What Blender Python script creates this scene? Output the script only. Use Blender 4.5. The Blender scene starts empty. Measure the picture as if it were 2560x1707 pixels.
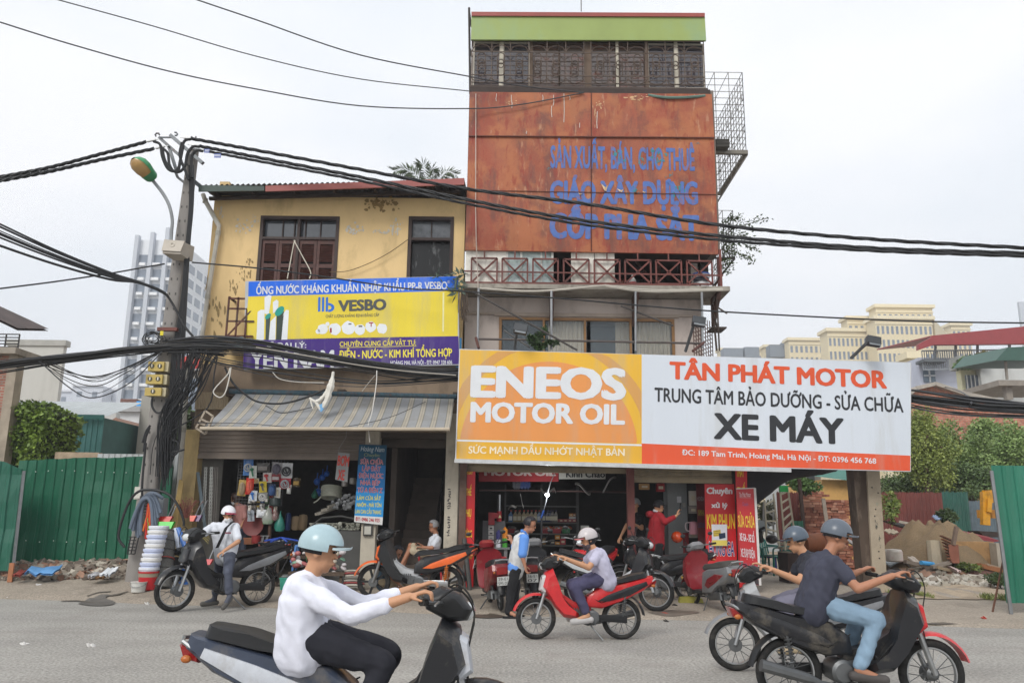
import bpy,bmesh,math,random
from mathutils import Vector as V,Matrix,noise
from mathutils.geometry import tessellate_polygon
random.seed(7)
SC=bpy.context.scene
COL=SC.collection
R_=math.radians
# -- camera, sky, sun, exposure
FPX,CX,CY,HC=2068.0,1280.0,853.5,1.55
PITCH,ROLL=math.atan(438.5/2068),.012
fw=V((0,math.cos(PITCH),math.sin(PITCH)))
_u,_r=V((0,-math.sin(PITCH),math.cos(PITCH))),V((1,0,0))
rt=_r*math.cos(ROLL)+_u*math.sin(ROLL)
up=_u*math.cos(ROLL)-_r*math.sin(ROLL)
cam=bpy.data.cameras.new('camera')
cam.sensor_width,cam.lens,cam.clip_start,cam.clip_end=36,FPX/2560*36,.1,3000
camo=bpy.data.objects.new('camera',cam)
COL.objects.link(camo)
camo.matrix_world=Matrix(((rt.x,up.x,-fw.x,0),(rt.y,up.y,-fw.y,0),(rt.z,up.z,-fw.z,HC),(0,0,0,1)))
SC.camera=camo
SC.view_settings.view_transform='Standard'
SC.view_settings.look='None'
SC.view_settings.exposure=0.42
SC.view_settings.gamma=1
SUN_EL,SUN_AZ=40,205
w=bpy.data.worlds.new('World')
SC.world=w
w.use_nodes=True
nt=w.node_tree
N=nt.nodes
bg=N['Background']
sky=N.new('ShaderNodeTexSky')
sky.sky_type='NISHITA'
sky.sun_disc=False
sky.sun_elevation,sky.sun_rotation=R_(SUN_EL),R_(SUN_AZ)
sky.air_density,sky.dust_density=1.5,3
tc=N.new('ShaderNodeTexCoord')
mp=N.new('ShaderNodeMapping')
mp.inputs['Scale'].default_value=(1.2,1.2,2.6)
nz=N.new('ShaderNodeTexNoise')
nz.inputs['Scale'].default_value=2.2
nz.inputs['Detail'].default_value=5
nz.inputs['Roughness'].default_value=.45
rp=N.new('ShaderNodeValToRGB')
rp.color_ramp.elements[0].position,rp.color_ramp.elements[0].color=.36,(7.5,7.9,8.4,1)
rp.color_ramp.elements[1].position,rp.color_ramp.elements[1].color=.6,(8.8,8.85,9.1,1)
mx=N.new('ShaderNodeMix')
mx.data_type='RGBA'
mx.inputs['Factor'].default_value=.93
L=nt.links.new
L(tc.outputs['Generated'],mp.inputs[0]);L(mp.outputs[0],nz.inputs['Vector']);L(nz.outputs['Fac'],rp.inputs[0])
L(sky.outputs[0],mx.inputs['A']);L(rp.outputs[0],mx.inputs['B']);L(mx.outputs['Result'],bg.inputs['Color'])
bg.inputs['Strength'].default_value=.1
sd=bpy.data.lights.new('sun','SUN')
sd.energy,sd.angle,sd.color=1.6,R_(20),(1,.97,.92)
so=bpy.data.objects.new('sun',sd)
COL.objects.link(so)
_sd=V((math.sin(R_(SUN_AZ))*math.cos(R_(SUN_EL)),math.cos(R_(SUN_AZ))*math.cos(R_(SUN_EL)),math.sin(R_(SUN_EL))))
so.rotation_euler=(-_sd).to_track_quat('-Z','Y').to_euler()
# -- measuring helpers
def ray(p):
 return fw+rt*((p[0]-CX)/FPX)-up*((p[1]-CY)/FPX)
EYE=V((0,0,HC))
def U(p,Y):
 d=ray(p)
 return EYE+d*(Y/d.y)
def crop(x0,y0,k):
 return lambda x,y:(x0+x/k,y0+y/k)
F=crop(0,0,1/1.08843)
A=crop(0,0,3.647);B=crop(0,430,3.647);C=crop(0,860,3.647);D=crop(0,1277,3.647)
E=crop(480,430,3.336);G=crop(440,860,3.267);H=crop(380,1200,3.0154);I=crop(1120,0,2.94)
J=crop(1120,530,2.94);K=crop(1120,1100,3.0154);Lc=crop(1760,700,2.94);Mc=crop(1760,1177,2.94)
Nc=crop(560,1120,5.8075);O=crop(1190,1160,5.8075);Q=crop(1560,1180,5.8075);Rc=crop(1860,1180,5.8075)
S=crop(340,1180,4.9);T=crop(2180,1180,5.226)
YF=17.4
def smooth(a,b,x):
 t=min(1,max(0,(x-a)/(b-a)))
 return t*t*(3-2*t)
def kerb(x):
 return 13.95-.2*(x+.9)if x<-.9 else 13.95-.105*(x+.9)
def zg(x,y):
 d=max(0,y-kerb(x))
 if d<=0:
  return 0
 d2=min(d,5)
 k=smooth(0,.25,d)
 return k*(.045*(1-smooth(-4.5,-1,-x)*.0)+.025*d2+.12*d2*smooth(4.2,7.2,-x)*(1 if d2<3 else 3/d2))
def Gd(p):
 d=ray(p)
 t=2.0
 for i in range(4000):
  q=EYE+d*t
  if q.z<=zg(q.x,q.y):
   break
  t+=.02
 return q
def rect(f,l,t,r,b,Y):
 p=[U(f(*q),Y)for q in((l,t),(r,t),(r,b),(l,b))]
 return((p[0].x+p[3].x)/2,(p[1].x+p[2].x)/2,(p[2].z+p[3].z)/2,(p[0].z+p[1].z)/2)
# -- materials
def lin(h):
 if not isinstance(h,str):
  return tuple(h)+(1,)
 c=[int(h[i:i+2],16)/255 for i in(0,2,4)]
 return tuple((x/12.92 if x<=.04045 else((x+.055)/1.055)**2.4)for x in c)+(1,)
_mats={}
def M(h,rough=.75,var=.18,scale=2.5,metal=0.0,bump=0.0,bs=60,stain=None,samt=.5,sscale=1.2,spos=.5,streak=1.0,spec=.4,coat=0.0,fine=0.0):
 key=(h,rough,var,scale,metal,bump,bs,stain,samt,sscale,spos,streak,spec,coat,fine)
 if key in _mats:
  return _mats[key]
 m=bpy.data.materials.new('surface_'+str(len(_mats)))
 _mats[key]=m
 m.use_nodes=True
 t=m.node_tree
 n,l=t.nodes,t.links.new
 b=n['Principled BSDF']
 b.inputs['Roughness'].default_value=rough
 b.inputs['Metallic'].default_value=metal
 b.inputs['Specular IOR Level'].default_value=spec
 b.inputs['Coat Weight'].default_value=coat
 c=lin(h)
 tc=n.new('ShaderNodeTexCoord')
 mp=n.new('ShaderNodeMapping')
 mp.inputs['Scale'].default_value=(1,1,streak)
 l(tc.outputs['Object'],mp.inputs[0])
 nz=n.new('ShaderNodeTexNoise')
 nz.inputs['Scale'].default_value=scale
 nz.inputs['Detail'].default_value=7
 nz.inputs['Roughness'].default_value=.62
 l(mp.outputs[0],nz.inputs['Vector'])
 rp=n.new('ShaderNodeValToRGB')
 e=rp.color_ramp.elements
 e[0].position,e[1].position=.28,.72
 e[0].color=tuple(x*(1-var)for x in c[:3])+(1,)
 e[1].color=tuple(min(1,x*(1+var))for x in c[:3])+(1,)
 l(nz.outputs['Fac'],rp.inputs[0])
 out=rp.outputs[0]
 if fine:
  n2=n.new('ShaderNodeTexNoise')
  n2 .inputs['Scale'].default_value=32
  n2 .inputs['Detail'].default_value=7
  l(tc.outputs['Object'],n2 .inputs['Vector'])
  r2=n.new('ShaderNodeMapRange')
  r2 .inputs[1].default_value,r2 .inputs[2].default_value=.3,.7
  r2 .inputs[3].default_value,r2 .inputs[4].default_value=1-fine,1+fine
  l(n2 .outputs['Fac'],r2 .inputs[0])
  mm=n.new('ShaderNodeMix');mm.data_type='RGBA';mm.blend_type='MULTIPLY'
  mm.inputs['Factor'].default_value=1
  l(out,mm.inputs['A']);l(r2 .outputs[0],mm.inputs['B'])
  out=mm.outputs['Result']
 if stain:
  n3=n.new('ShaderNodeTexNoise')
  n3 .inputs['Scale'].default_value=sscale
  n3 .inputs['Detail'].default_value=9
  n3 .inputs['Roughness'].default_value=.68
  l(mp.outputs[0],n3 .inputs['Vector'])
  r3=n.new('ShaderNodeMapRange')
  r3 .inputs[1].default_value,r3 .inputs[2].default_value=spos,spos+.16
  r3 .inputs[3].default_value,r3 .inputs[4].default_value=0,samt
  l(n3 .outputs['Fac'],r3 .inputs[0])
  mm=n.new('ShaderNodeMix');mm.data_type='RGBA'
  l(r3 .outputs[0],mm.inputs['Factor']);l(out,mm.inputs['A'])
  mm.inputs['B'].default_value=lin(stain)
  out=mm.outputs['Result']
 l(out,b.inputs['Base Color'])
 if bump:
  n4=n.new('ShaderNodeTexNoise')
  n4 .inputs['Scale'].default_value=bs
  n4 .inputs['Detail'].default_value=5
  l(tc.outputs['Object'],n4 .inputs['Vector'])
  bp=n.new('ShaderNodeBump')
  bp.inputs['Strength'].default_value=bump
  bp.inputs['Distance'].default_value=.02
  l(n4 .outputs['Fac'],bp.inputs['Height']);l(bp.outputs[0],b.inputs['Normal'])
 return m
def paint(h,rough=.35,**k):
 k.setdefault('coat',.25)
 return M(h,rough=rough,var=.12,stain='857c6c',samt=.4,sscale=5,spos=.53,fine=.06,**k)
def vinyl(h):
 return M(h,rough=.38,var=.05,scale=1.2,stain='a8a59a',samt=.3,sscale=2.2,spos=.5,streak=.12,bump=.25,bs=1.6)
def metal(h='9a9c9e',rough=.4,**k):
 return M(h,rough=rough,metal=.85,var=.15,scale=8,**k)
def glassy(h='20262b',rough=.06):
 return M(h,rough=rough,var=.3,scale=.8,spec=.9,coat=.6)
def clear(alpha=.45,h='dfe6e6'):
 key=('clear',alpha,h)
 if key in _mats:
  return _mats[key]
 m=bpy.data.materials.new('clear_sheet')
 _mats[key]=m
 m.use_nodes=True
 b=m.node_tree.nodes['Principled BSDF']
 b.inputs['Base Color'].default_value=lin(h)
 b.inputs['Alpha'].default_value=alpha
 b.inputs['Roughness'].default_value=.12
 b.inputs['Specular IOR Level'].default_value=.8
 return m
def glow(h,s):
 m=bpy.data.materials.new('lamp_glow')
 m.use_nodes=True
 b=m.node_tree.nodes['Principled BSDF']
 b.inputs['Emission Color'].default_value=lin(h)
 b.inputs['Emission Strength'].default_value=s
 return m
def leafmat(h1,h2,sc=1.3):
 key=('leaf',h1,h2,sc)
 if key in _mats:
  return _mats[key]
 m=bpy.data.materials.new('leaf_green')
 _mats[key]=m
 m.use_nodes=True
 t=m.node_tree
 n,l=t.nodes,t.links.new
 b=n['Principled BSDF']
 b.inputs['Roughness'].default_value=.55
 tc=n.new('ShaderNodeTexCoord')
 g=n.new('ShaderNodeNewGeometry')
 nz=n.new('ShaderNodeTexNoise');nz.inputs['Scale'].default_value=sc;nz.inputs['Detail'].default_value=4
 l(tc.outputs['Object'],nz.inputs['Vector'])
 ad=n.new('ShaderNodeMath');ad.operation='MULTIPLY_ADD'
 l(g.outputs['Random Per Island'],ad.inputs[0]);ad.inputs[1].default_value=.45
 mr=n.new('ShaderNodeMapRange');mr.inputs[1].default_value=.3;mr.inputs[2].default_value=.7;mr.inputs[3].default_value=0;mr.inputs[4].default_value=.6
 l(nz.outputs['Fac'],mr.inputs[0]);l(mr.outputs[0],ad.inputs[2])
 rp=n.new('ShaderNodeValToRGB')
 rp.color_ramp.elements[0].color,rp.color_ramp.elements[1].color=lin(h1),lin(h2)
 l(ad.outputs[0],rp.inputs[0]);l(rp.outputs[0],b.inputs['Base Color'])
 return m
# -- mesh building
def tag(o,label=None,cat=None,group=None,kind=None):
 for k,v in(('label',label),('category',cat),('group',group),('kind',kind)):
  if v:
   o[k]=v
 return o
def empty(name,loc,label=None,cat=None,group=None,rz=0):
 o=bpy.data.objects.new(name,None)
 o.empty_display_size=.2
 COL.objects.link(o)
 o.location=loc
 o.rotation_euler=(0,0,rz)
 return tag(o,label,cat,group)
def wloc(o):
 p=V((0,0,0))
 while o:
  p+=o.location
  o=o.parent
 return p
class MB:
 def __init__(s):
  s.bm=bmesh.new()
  s.mi=0
 def face(s,pts,mi=None):
  vs=[s.bm.verts.new(p)for p in pts]
  f=s.bm.faces.new(vs)
  f.material_index=s.mi if mi is None else mi
  return f
 def box(s,c,d,rot=None):
  x,y,z=d[0]/2,d[1]/2,d[2]/2
  q=[V((a*x,b*y,e*z))for a,b,e in((-1,-1,-1),(1,-1,-1),(1,1,-1),(-1,1,-1),(-1,-1,1),(1,-1,1),(1,1,1),(-1,1,1))]
  if rot is not None:
   q=[rot@p for p in q]
  vs=[s.bm.verts.new(V(c)+p)for p in q]
  for f in((0,3,2,1),(4,5,6,7),(0,1,5,4),(1,2,6,5),(2,3,7,6),(3,0,4,7)):
   s.bm.faces.new([vs[i]for i in f]).material_index=s.mi
  return s
 def b2(s,x0,x1,y0,y1,z0,z1):
  return s.box(((x0+x1)/2,(y0+y1)/2,(z0+z1)/2),(abs(x1-x0),abs(y1-y0),abs(z1-z0)))
 def rows(s,rings,close=True,caps=True):
  R=[[s.bm.verts.new(p)for p in r]for r in rings]
  n=len(R[0])
  for a,b in zip(R,R[1:]):
   for i in range(n if close else n-1):
    j=(i+1)%n
    s.bm.faces.new((a[i],a[j],b[j],b[i])).material_index=s.mi
  if caps and close:
   for r,rev in((R[0],True),(R[-1],False)):
    try:
     s.bm.faces.new(list(reversed(r))if rev else r).material_index=s.mi
    except ValueError:
     pass
  return s
 def prism(s,pts,d):
  """closed outline (points) pushed along d"""
  d=V(d)
  return s.rows([[V(p)for p in pts],[V(p)+d for p in pts]])
 def tube(s,path,r,n=8,caps=True):
  path=[V(p)for p in path]
  rings=[]
  prev=None
  for i,p in enumerate(path):
   t=(path[min(i+1,len(path)-1)]-path[max(i-1,0)])
   if t.length<1e-9:
    t=V((0,0,1))
   t.normalize()
   if prev is None:
    a=t.cross(V((0,0,1)))
    if a.length<1e-3:
     a=t.cross(V((1,0,0)))
    a.normalize()
   else:
    a=prev-t*prev.dot(t)
    if a.length<1e-6:
     a=t.cross(V((.3,.5,.8)))
    a.normalize()
   prev=a
   b=t.cross(a)
   rr=r[i]if isinstance(r,(list,tuple))else r
   rings.append([p+(a*math.cos(2*math.pi*k/n)+b*math.sin(2*math.pi*k/n))*rr for k in range(n)])
  return s.rows(rings,caps=caps)
 def bar(s,a,b,w,h=None):
  """square bar between two points"""
  a,b=V(a),V(b)
  t=(b-a)
  q=t.to_track_quat('Z','Y').to_matrix()
  return s.box((a+b)/2,(w,h or w,t.length),q)
 def sph(s,c,r,nu=12,nv=8,rot=None):
  r=(r,r,r)if not isinstance(r,(tuple,list))else r
  rings=[]
  for j in range(nv+1):
   th=math.pi*(j/nv)*.998+.003
   rings.append([])
   for i in range(nu):
    a=2*math.pi*i/nu
    p=V((r[0]*math.sin(th)*math.cos(a),r[1]*math.sin(th)*math.sin(a),-r[2]*math.cos(th)))
    rings[-1].append(V(c)+(rot@p if rot is not None else p))
  return s.rows(rings)
 def lathe(s,c,prof,n=20,axis=None):
  """profile of (radius, height) about an axis through c"""
  q=V(axis).to_track_quat('Z','Y').to_matrix()if axis is not None else None
  rings=[]
  for r,h in prof:
   rings.append([])
   for i in range(n):
    a=2*math.pi*i/n
    p=V((r*math.cos(a),r*math.sin(a),h))
    rings[-1].append(V(c)+(q@p if q is not None else p))
  return s.rows(rings)
 def torus(s,c,R,r,axis=(0,1,0),n=28,m=8,ry=None):
  q=V(axis).to_track_quat('Z','Y').to_matrix()
  rings=[]
  for i in range(n+1):
   a=2*math.pi*i/n
   rings.append([V(c)+q@V(((R+r*math.cos(b))*math.cos(a),(R+r*math.cos(b))*math.sin(a),(ry or r)*math.sin(b)))for b in(2*math.pi*k/m for k in range(m))])
  return s.rows(rings,caps=False)
 def slab(s,pts,hw,inset=.82,y0=0.0,mid=.55):
  """side outline (x,z) given a rounded thickness across y"""
  cx=sum(p[0]for p in pts)/len(pts)
  cz=sum(p[1]for p in pts)/len(pts)
  def ring(y,k):
   return[V((cx+(p[0]-cx)*k,y0+y,cz+(p[1]-cz)*k))for p in pts]
  return s.rows([ring(-hw,inset),ring(-hw*(mid+.3),(1+inset)/2+.04),ring(-hw*mid,1),ring(hw*mid,1),ring(hw*(mid+.3),(1+inset)/2+.04),ring(hw,inset)])
 def leaf(s,p,size,d=None,w=.5):
  d=(d or V((random.gauss(0,1),random.gauss(0,1),random.gauss(0,.7)))).normalized()
  a=d.cross(V((random.gauss(0,1),random.gauss(0,1),random.gauss(0,1))))
  if a.length<1e-3:
   return
  a.normalize()
  h=d*size
  a*=size*w*.5
  vs=[s.bm.verts.new(q)for q in(p,p+h*.5+a,p+h,p+h*.5-a)]
  s.bm.faces.new(vs).material_index=s.mi
 def build(s,name,mat,parent=None,sm=False,local=False,ang=38,keep=False):
  me=bpy.data.meshes.new(name)
  off=V((0,0,0))
  if len(s.bm.verts):
   if parent is None:
    if not keep:
     xs=[v.co for v in s.bm.verts]
     off=V(((min(p.x for p in xs)+max(p.x for p in xs))/2,(min(p.y for p in xs)+max(p.y for p in xs))/2,min(p.z for p in xs)))
   elif not local:
    off=wloc(parent)
  if off.length:
   bmesh.ops.translate(s.bm,verts=s.bm.verts,vec=-off)
  if len(s.bm.faces)<20000:
   bmesh.ops.recalc_face_normals(s.bm,faces=s.bm.faces)
  s.bm.to_mesh(me)
  s.bm.free()
  for m in(mat if isinstance(mat,(list,tuple))else[mat]):
   me.materials.append(m)
  if sm:
   me.polygons.foreach_set('use_smooth',[True]*len(me.polygons))
   me.set_sharp_from_angle(angle=R_(ang))
  o=bpy.data.objects.new(name,me)
  COL.objects.link(o)
  if parent is None:
   o.location=off
  else:
   o.parent=parent
  return o
def copy_tree(o,parent=None):
 c=o.copy()
 COL.objects.link(c)
 if parent:
  c.parent=parent
 for ch in list(o.children):
  copy_tree(ch,c)
 return c
def sag(a,b,drop,n=16,jit=0):
 a,b=V(a),V(b)
 out=[]
 for i in range(n+1):
  t=i/n
  p=a.lerp(b,t)-V((0,0,drop*4*t*(1-t)))
  if jit and 0<i<n:
   p+=V((random.gauss(0,jit*.5),random.gauss(0,jit),random.gauss(0,jit)))
  out.append(p)
 return out
def pxline(f,pts,Y,n=0):
 """points of the photograph carried to a depth (one, or one per point) and smoothed"""
 ys=Y if isinstance(Y,(list,tuple))else[Y]*len(pts)
 P=[U(f(*p),y)for p,y in zip(pts,ys)]
 return spline(P,n)if n else P
def spline(P,n=6):
 out=[]
 Q_=[P[0]*2-P[1]]+P+[P[-1]*2-P[-2]]
 for i in range(1,len(Q_)-2):
  a,b,c,d=Q_[i-1:i+3]
  for k in range(n):
   t=k/n
   out.append(.5*((2*b)+(c-a)*t+(2*a-5*b+4*c-d)*t*t+(3*b-a-3*c+d)*t**3))
 out.append(P[-1])
 return out
def sheet(mb,x0,x1,z0,z1,Y,holes=(),d=.22):
 """upright wall slab with rectangular holes (x0,x1,z0,z1)"""
 xs=sorted(set([x0,x1]+[v for h in holes for v in h[:2]if x0<v<x1]))
 zs=sorted(set([z0,z1]+[v for h in holes for v in h[2:]if z0<v<z1]))
 solid=lambda i,j:not any(h[0]<=(xs[i]+xs[i+1])/2<=h[1]and h[2]<=(zs[j]+zs[j+1])/2<=h[3]for h in holes)
 nx,nz_=len(xs)-1,len(zs)-1
 ok={(i,j):solid(i,j)for i in range(nx)for j in range(nz_)}
 for(i,j),v in ok.items():
  if not v:
   continue
  a,b,c,e=xs[i],xs[i+1],zs[j],zs[j+1]
  mb.face([(a,Y,c),(b,Y,c),(b,Y,e),(a,Y,e)])
  mb.face([(a,Y+d,c),(a,Y+d,e),(b,Y+d,e),(b,Y+d,c)])
  if not ok.get((i-1,j)):mb.face([(a,Y,c),(a,Y,e),(a,Y+d,e),(a,Y+d,c)])
  if not ok.get((i+1,j)):mb.face([(b,Y,c),(b,Y+d,c),(b,Y+d,e),(b,Y,e)])
  if not ok.get((i,j-1)):mb.face([(a,Y,c),(a,Y+d,c),(b,Y+d,c),(b,Y,c)])
  if not ok.get((i,j+1)):mb.face([(a,Y,e),(b,Y,e),(b,Y+d,e),(a,Y+d,e)])
 bmesh.ops.remove_doubles(mb.bm,verts=mb.bm.verts,dist=1e-5)
 return mb
def corr(mb,x0,x1,z0,z1,Y,pitch=.2,amp=.025,tk=0,vertical=True,shape='trap',rows=1,dent=0):
 """corrugated sheet in an upright plane; ribs run up (vertical) or across"""
 a0,a1=(x0,x1)if vertical else(z0,z1)
 n=max(1,round((a1-a0)/pitch))
 prof=[]
 for i in range(n):
  for t,h in(((0,0),(.55,0),(.65,1),(.9,1))if shape=='trap' else((0,0),(.125,.15),(.25,.5),(.375,.85),(.5,1),(.625,.85),(.75,.5),(.875,.15))):
   prof.append((a0+(a1-a0)*(i+t)/n,-h*amp))
 prof.append((a1,0))
 for(p,h),(q,g)in zip(prof,prof[1:]):
  if vertical:
   for k in range(rows):
    za,zb=z0+(z1-z0)*k/rows,z0+(z1-z0)*(k+1)/rows
    mb.face([(p,Y+h,za),(q,Y+g,za),(q,Y+g,zb),(p,Y+h,zb)])
  else:
   mb.face([(x0,Y+h,p),(x1,Y+h,p),(x1,Y+g,q),(x0,Y+g,q)])
 bmesh.ops.remove_doubles(mb.bm,verts=mb.bm.verts,dist=1e-5)
 if dent:
  for v in mb.bm.verts:
   v.co.y+=dent*(noise.noise(V((v.co.x*1.3,3,v.co.z*1.1)))+.6*noise.noise(V((v.co.x*3.7,8,v.co.z*2.9))))
 return mb
# -- lettering
_fonts={}
HORN=str.maketrans('ƠỚỜỞỠỢơớờởỡợƯỨỪỬỮỰưứừửữự','OÓÒỎÕỌoóòỏõọUÚÙỦŨỤuúùủũụ')
def _outline(body):
 c=bpy.data.curves.new('t','FONT')
 c.body=body
 c.resolution_u=3
 o=bpy.data.objects.new('t',c)
 COL.objects.link(o)
 bpy.context.view_layer.update()
 me=bpy.data.meshes.new_from_object(o.evaluated_get(bpy.context.evaluated_depsgraph_get()))
 vs=[v.co.copy()for v in me.vertices]
 fs=[tuple(p.vertices)for p in me.polygons]
 bpy.data.objects.remove(o)
 bpy.data.meshes.remove(me)
 bpy.data.curves.remove(c)
 return vs,fs
def glyphs(body,bold):
 if body not in _fonts:
  plain=body.translate(HORN)
  vs,fs=_outline(plain)
  for i,ch in enumerate(body):
   if ch!=plain[i]:
    pre=plain[:i]+('U' if ch in 'ƯỨỪỬỮỰ' else 'u' if ch in 'ưứừửữự' else 'O' if ch.isupper()else 'o')
    x=max(v.x for v in _outline(pre)[0])
    y=0 if ch.isupper()else-.15
    dx=.0 if ch.lower()in 'ưứừửữự' else-.035
    k=len(vs)
    vs+=[V((x+dx+a,y+b_,0))for a,b_ in((-.05,.58),(.03,.6),(.085,.66),(.09,.76),(.005,.76),(.005,.69),(-.05,.665))]
    fs.append(tuple(range(k,k+7)))
  _fonts[body]=(vs,fs)
 return _fonts[body]
class Plane:
 """a flat panel in the place: four world corners tl, tr, br, bl"""
 def __init__(s,tl,tr,br,bl):
  s.c=[V(p)for p in(tl,tr,br,bl)]
  s.n=(s.c[1]-s.c[0]).cross(s.c[0]-s.c[3]).normalized()
  if s.n.dot(EYE-s.c[0])<0:
   s.n=-s.n
  s.u=(s.c[0]-s.c[3]).normalized()
 def hit(s,p,off=0.0):
  d=ray(p)
  o=s.c[3]+s.n*off
  return EYE+d*((o-EYE).dot(s.n)/d.dot(s.n))
 def slab(s,t=.12):
  m=MB()
  return m.rows([s.c,[p-s.n*t for p in s.c]])
def text(body,a,b,cap,pl,mat,parent,bold=.018,off=.006,slant=0.0,name='lettering',mb=None):
 """flat lettering on a panel from a to b; heavier faces are laid up from shifted layers"""
 vs,fs=glyphs(body,0)
 x0,x1=min(v.x for v in vs),max(v.x for v in vs)
 P,Q2=pl.hit(a,off),pl.hit(b,off)
 hgt=(pl.hit((a[0],a[1]-cap),off)-P).length/.69
 m=mb or MB()
 ww=(x1-x0)
 k=bold*1.0
 for j,(dx,dy)in enumerate(((0,0),(-k,0),(k,0),(0,-k*.7),(0,k*.7))+(((-k*.8,-k*.5),(k*.8,-k*.5),(-k*.8,k*.5),(k*.8,k*.5))if k>.03 else())if k>.005 else((0,0),)):
  W=[m.bm.verts.new(P+(Q2-P)*((v.x+dx-x0+slant*v.y)/ww)+pl.u*((v.y+dy)*hgt)+pl.n*(.0004*j))for v in vs]
  for f in fs:
   try:
    m.bm.faces.new([W[i]for i in f]).material_index=m.mi
   except ValueError:
    pass
 return m.build(name,mat,parent)if mb is None else None
def patch(f,pts,pl,mat,parent,name='panel',off=.003):
 m=MB()
 P=[pl.hit(f(*p),off)for p in pts]
 if len(P)<=4:
  m.face(P)
 else:
  vs=[m.bm.verts.new(p)for p in P]
  for t in tessellate_polygon([P]):
   m.bm.faces.new([vs[i]for i in t])
 return m.build(name,mat,parent)
WHITE=M('d9dce0',rough=.5,var=.05)
RUBR=M('1c1c1c',rough=.85,var=.25,scale=10,stain='4a4640',samt=.5,sscale=9)
BLK=M('1f2022',rough=.45,var=.2)
ALU=metal('a9abac',.35)
ENG=metal('6f7172',.5)
G3=lambda f,x,y:Gd(f(x,y))
# ================================================================ ground
ASPH=M('98958f',rough=.85,var=.13,scale=.55,bump=.5,bs=60,fine=.4,stain='77706a',samt=.4,sscale=.7,spos=.53)
def streaks(mt,sc,lo,hi):
 """long faint wheel tracks worn along the street"""
 t=mt.node_tree;n,l=t.nodes,t.links.new
 b=n['Principled BSDF'];src=b.inputs['Base Color'].links[0].from_socket
 tc=n.new('ShaderNodeTexCoord')
 for k,(sx,sy,d)in enumerate(((.05,1.5,4),(.5,.7,8))):
  mp=n.new('ShaderNodeMapping');mp.inputs['Scale'].default_value=(sx,sy,1)
  nz=n.new('ShaderNodeTexNoise');nz.inputs['Scale'].default_value=sc;nz.inputs['Detail'].default_value=d
  mr=n.new('ShaderNodeMapRange');mr.inputs[1].default_value=.35;mr.inputs[2].default_value=.65;mr.inputs[3].default_value=lo;mr.inputs[4].default_value=hi
  mm=n.new('ShaderNodeMix');mm.data_type='RGBA';mm.blend_type='MULTIPLY';mm.inputs['Factor'].default_value=1
  l(tc.outputs['Object'],mp.inputs[0]);l(mp.outputs[0],nz.inputs['Vector']);l(nz.outputs['Fac'],mr.inputs[0]);l(src,mm.inputs['A']);l(mr.outputs[0],mm.inputs['B'])
  src=mm.outputs['Result']
 l(src,b.inputs['Base Color'])
streaks(ASPH,1.0,.93,1.06)
PAVE=M('93897c',rough=.9,var=.16,scale=.8,bump=.3,bs=45,fine=.3,stain='655c52',samt=.55,sscale=1.1,spos=.54)
DIRT=M('a3937e',rough=.95,var=.2,scale=1.0,bump=.5,bs=25,fine=.2,stain='77695a',samt=.6,sscale=1.3,spos=.5)
m=MB();m.face([(-480,-64,-.06),(480,-64,-.06),(480,480,-.06),(-480,480,-.06)])
tag(m.build('ground',M('8a8474',var=.2,scale=.05)),kind='structure')
m=MB()
xs=[-120,-60,-30]+[-20+i for i in range(41)]+[30,60,120]
m.rows([[V((x,-60,0))for x in xs],[V((x,10,0))for x in xs],[V((x,kerb(max(-20,min(20,x)))+.3,0))for x in xs]],close=False)
tag(m.build('road',ASPH),kind='structure')
m=MB()
ds=[.0,.06,.12,.2,.3,.5,.8,1.2,1.7,2.3,3,3.8,4.6,5,7,10,16,30,60]
xs=[-60,-35]+[-22+i*.5 for i in range(89)]+[35,60]
def ky(x):
 return kerb(max(-22,min(22,x)))
rough=lambda x,d:(.0 if d<.1 else 1)*(math.sin(x*3.1+d*2)+math.sin(x*7.3-d*4.1))*.006
m.rows([[V((x,ky(x)+d+(math.sin(x*2.3)*.05+math.sin(x*5.9)*.03 if d<.4 else 0),(zg(max(-22,min(22,x)),ky(x)+d)+.004 if d else-.01)+rough(x,d)))for x in xs]for d in ds],close=False)
tag(m.build('pavement',PAVE,sm=True),kind='structure')
def ground_patch(name,pts,mat,lift=.012,n=3):
 P=[Gd(p)for p in pts]
 P=spline(P+[P[0]],n)[:-1]if n else P
 m=MB()
 vs=[m.bm.verts.new((p.x,p.y,zg(p.x,p.y)+lift))for p in P]
 for t in tessellate_polygon([[V((p.x,p.y,0))for p in P]]):
  m.bm.faces.new([vs[i]for i in t])
 return tag(m.build(name,mat),kind='structure')
# bare earth of the building plot on the right
m=MB()
ds=[0,.15,.5,1,2,3,4,6,9,14,22]
e0=[Gd(p)for p in((2180,1487),(2260,1496),(2340,1499),(2460,1500),(2570,1499),(2900,1500))]
R0=[]
for i in range(len(e0)-1):
 for k in range(5):
  R0 .append(e0[i].lerp(e0[i+1],k/5))
m.rows([[V((p.x+d*.12,p.y+d+math.sin(i*1.7)*.05,zg(p.x,p.y+d)+.02+(.0 if d<.3 else .03*math.sin(i*1.3+d)+.02*math.sin(i*3.1+d*2))))for i,p in enumerate(R0)]for d in ds],close=False)
tag(m.build('dirt',DIRT,sm=True),kind='structure')
ground_patch('asphalt_patch',[D(710,850),D(790,810),D(860,795),D(930,765),D(1010,770),D(960,800),D(1050,835),D(1010,862),D(880,870),D(780,862)],M('5f5b56',var=.25,scale=6,bump=.4,fine=.2))
for pts in([(555,822),(700,820),(860,838),(865,846),(700,828),(556,828)],[(1000,770),(1080,758),(1165,735),(1168,741),(1085,766),(1005,778)],[(790,775),(900,742),(1010,735),(1010,742),(905,752),(800,784)]):
 ground_patch('crack',[D(*p)for p in pts],M('5a534a',var=.2),.014,0)
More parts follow.
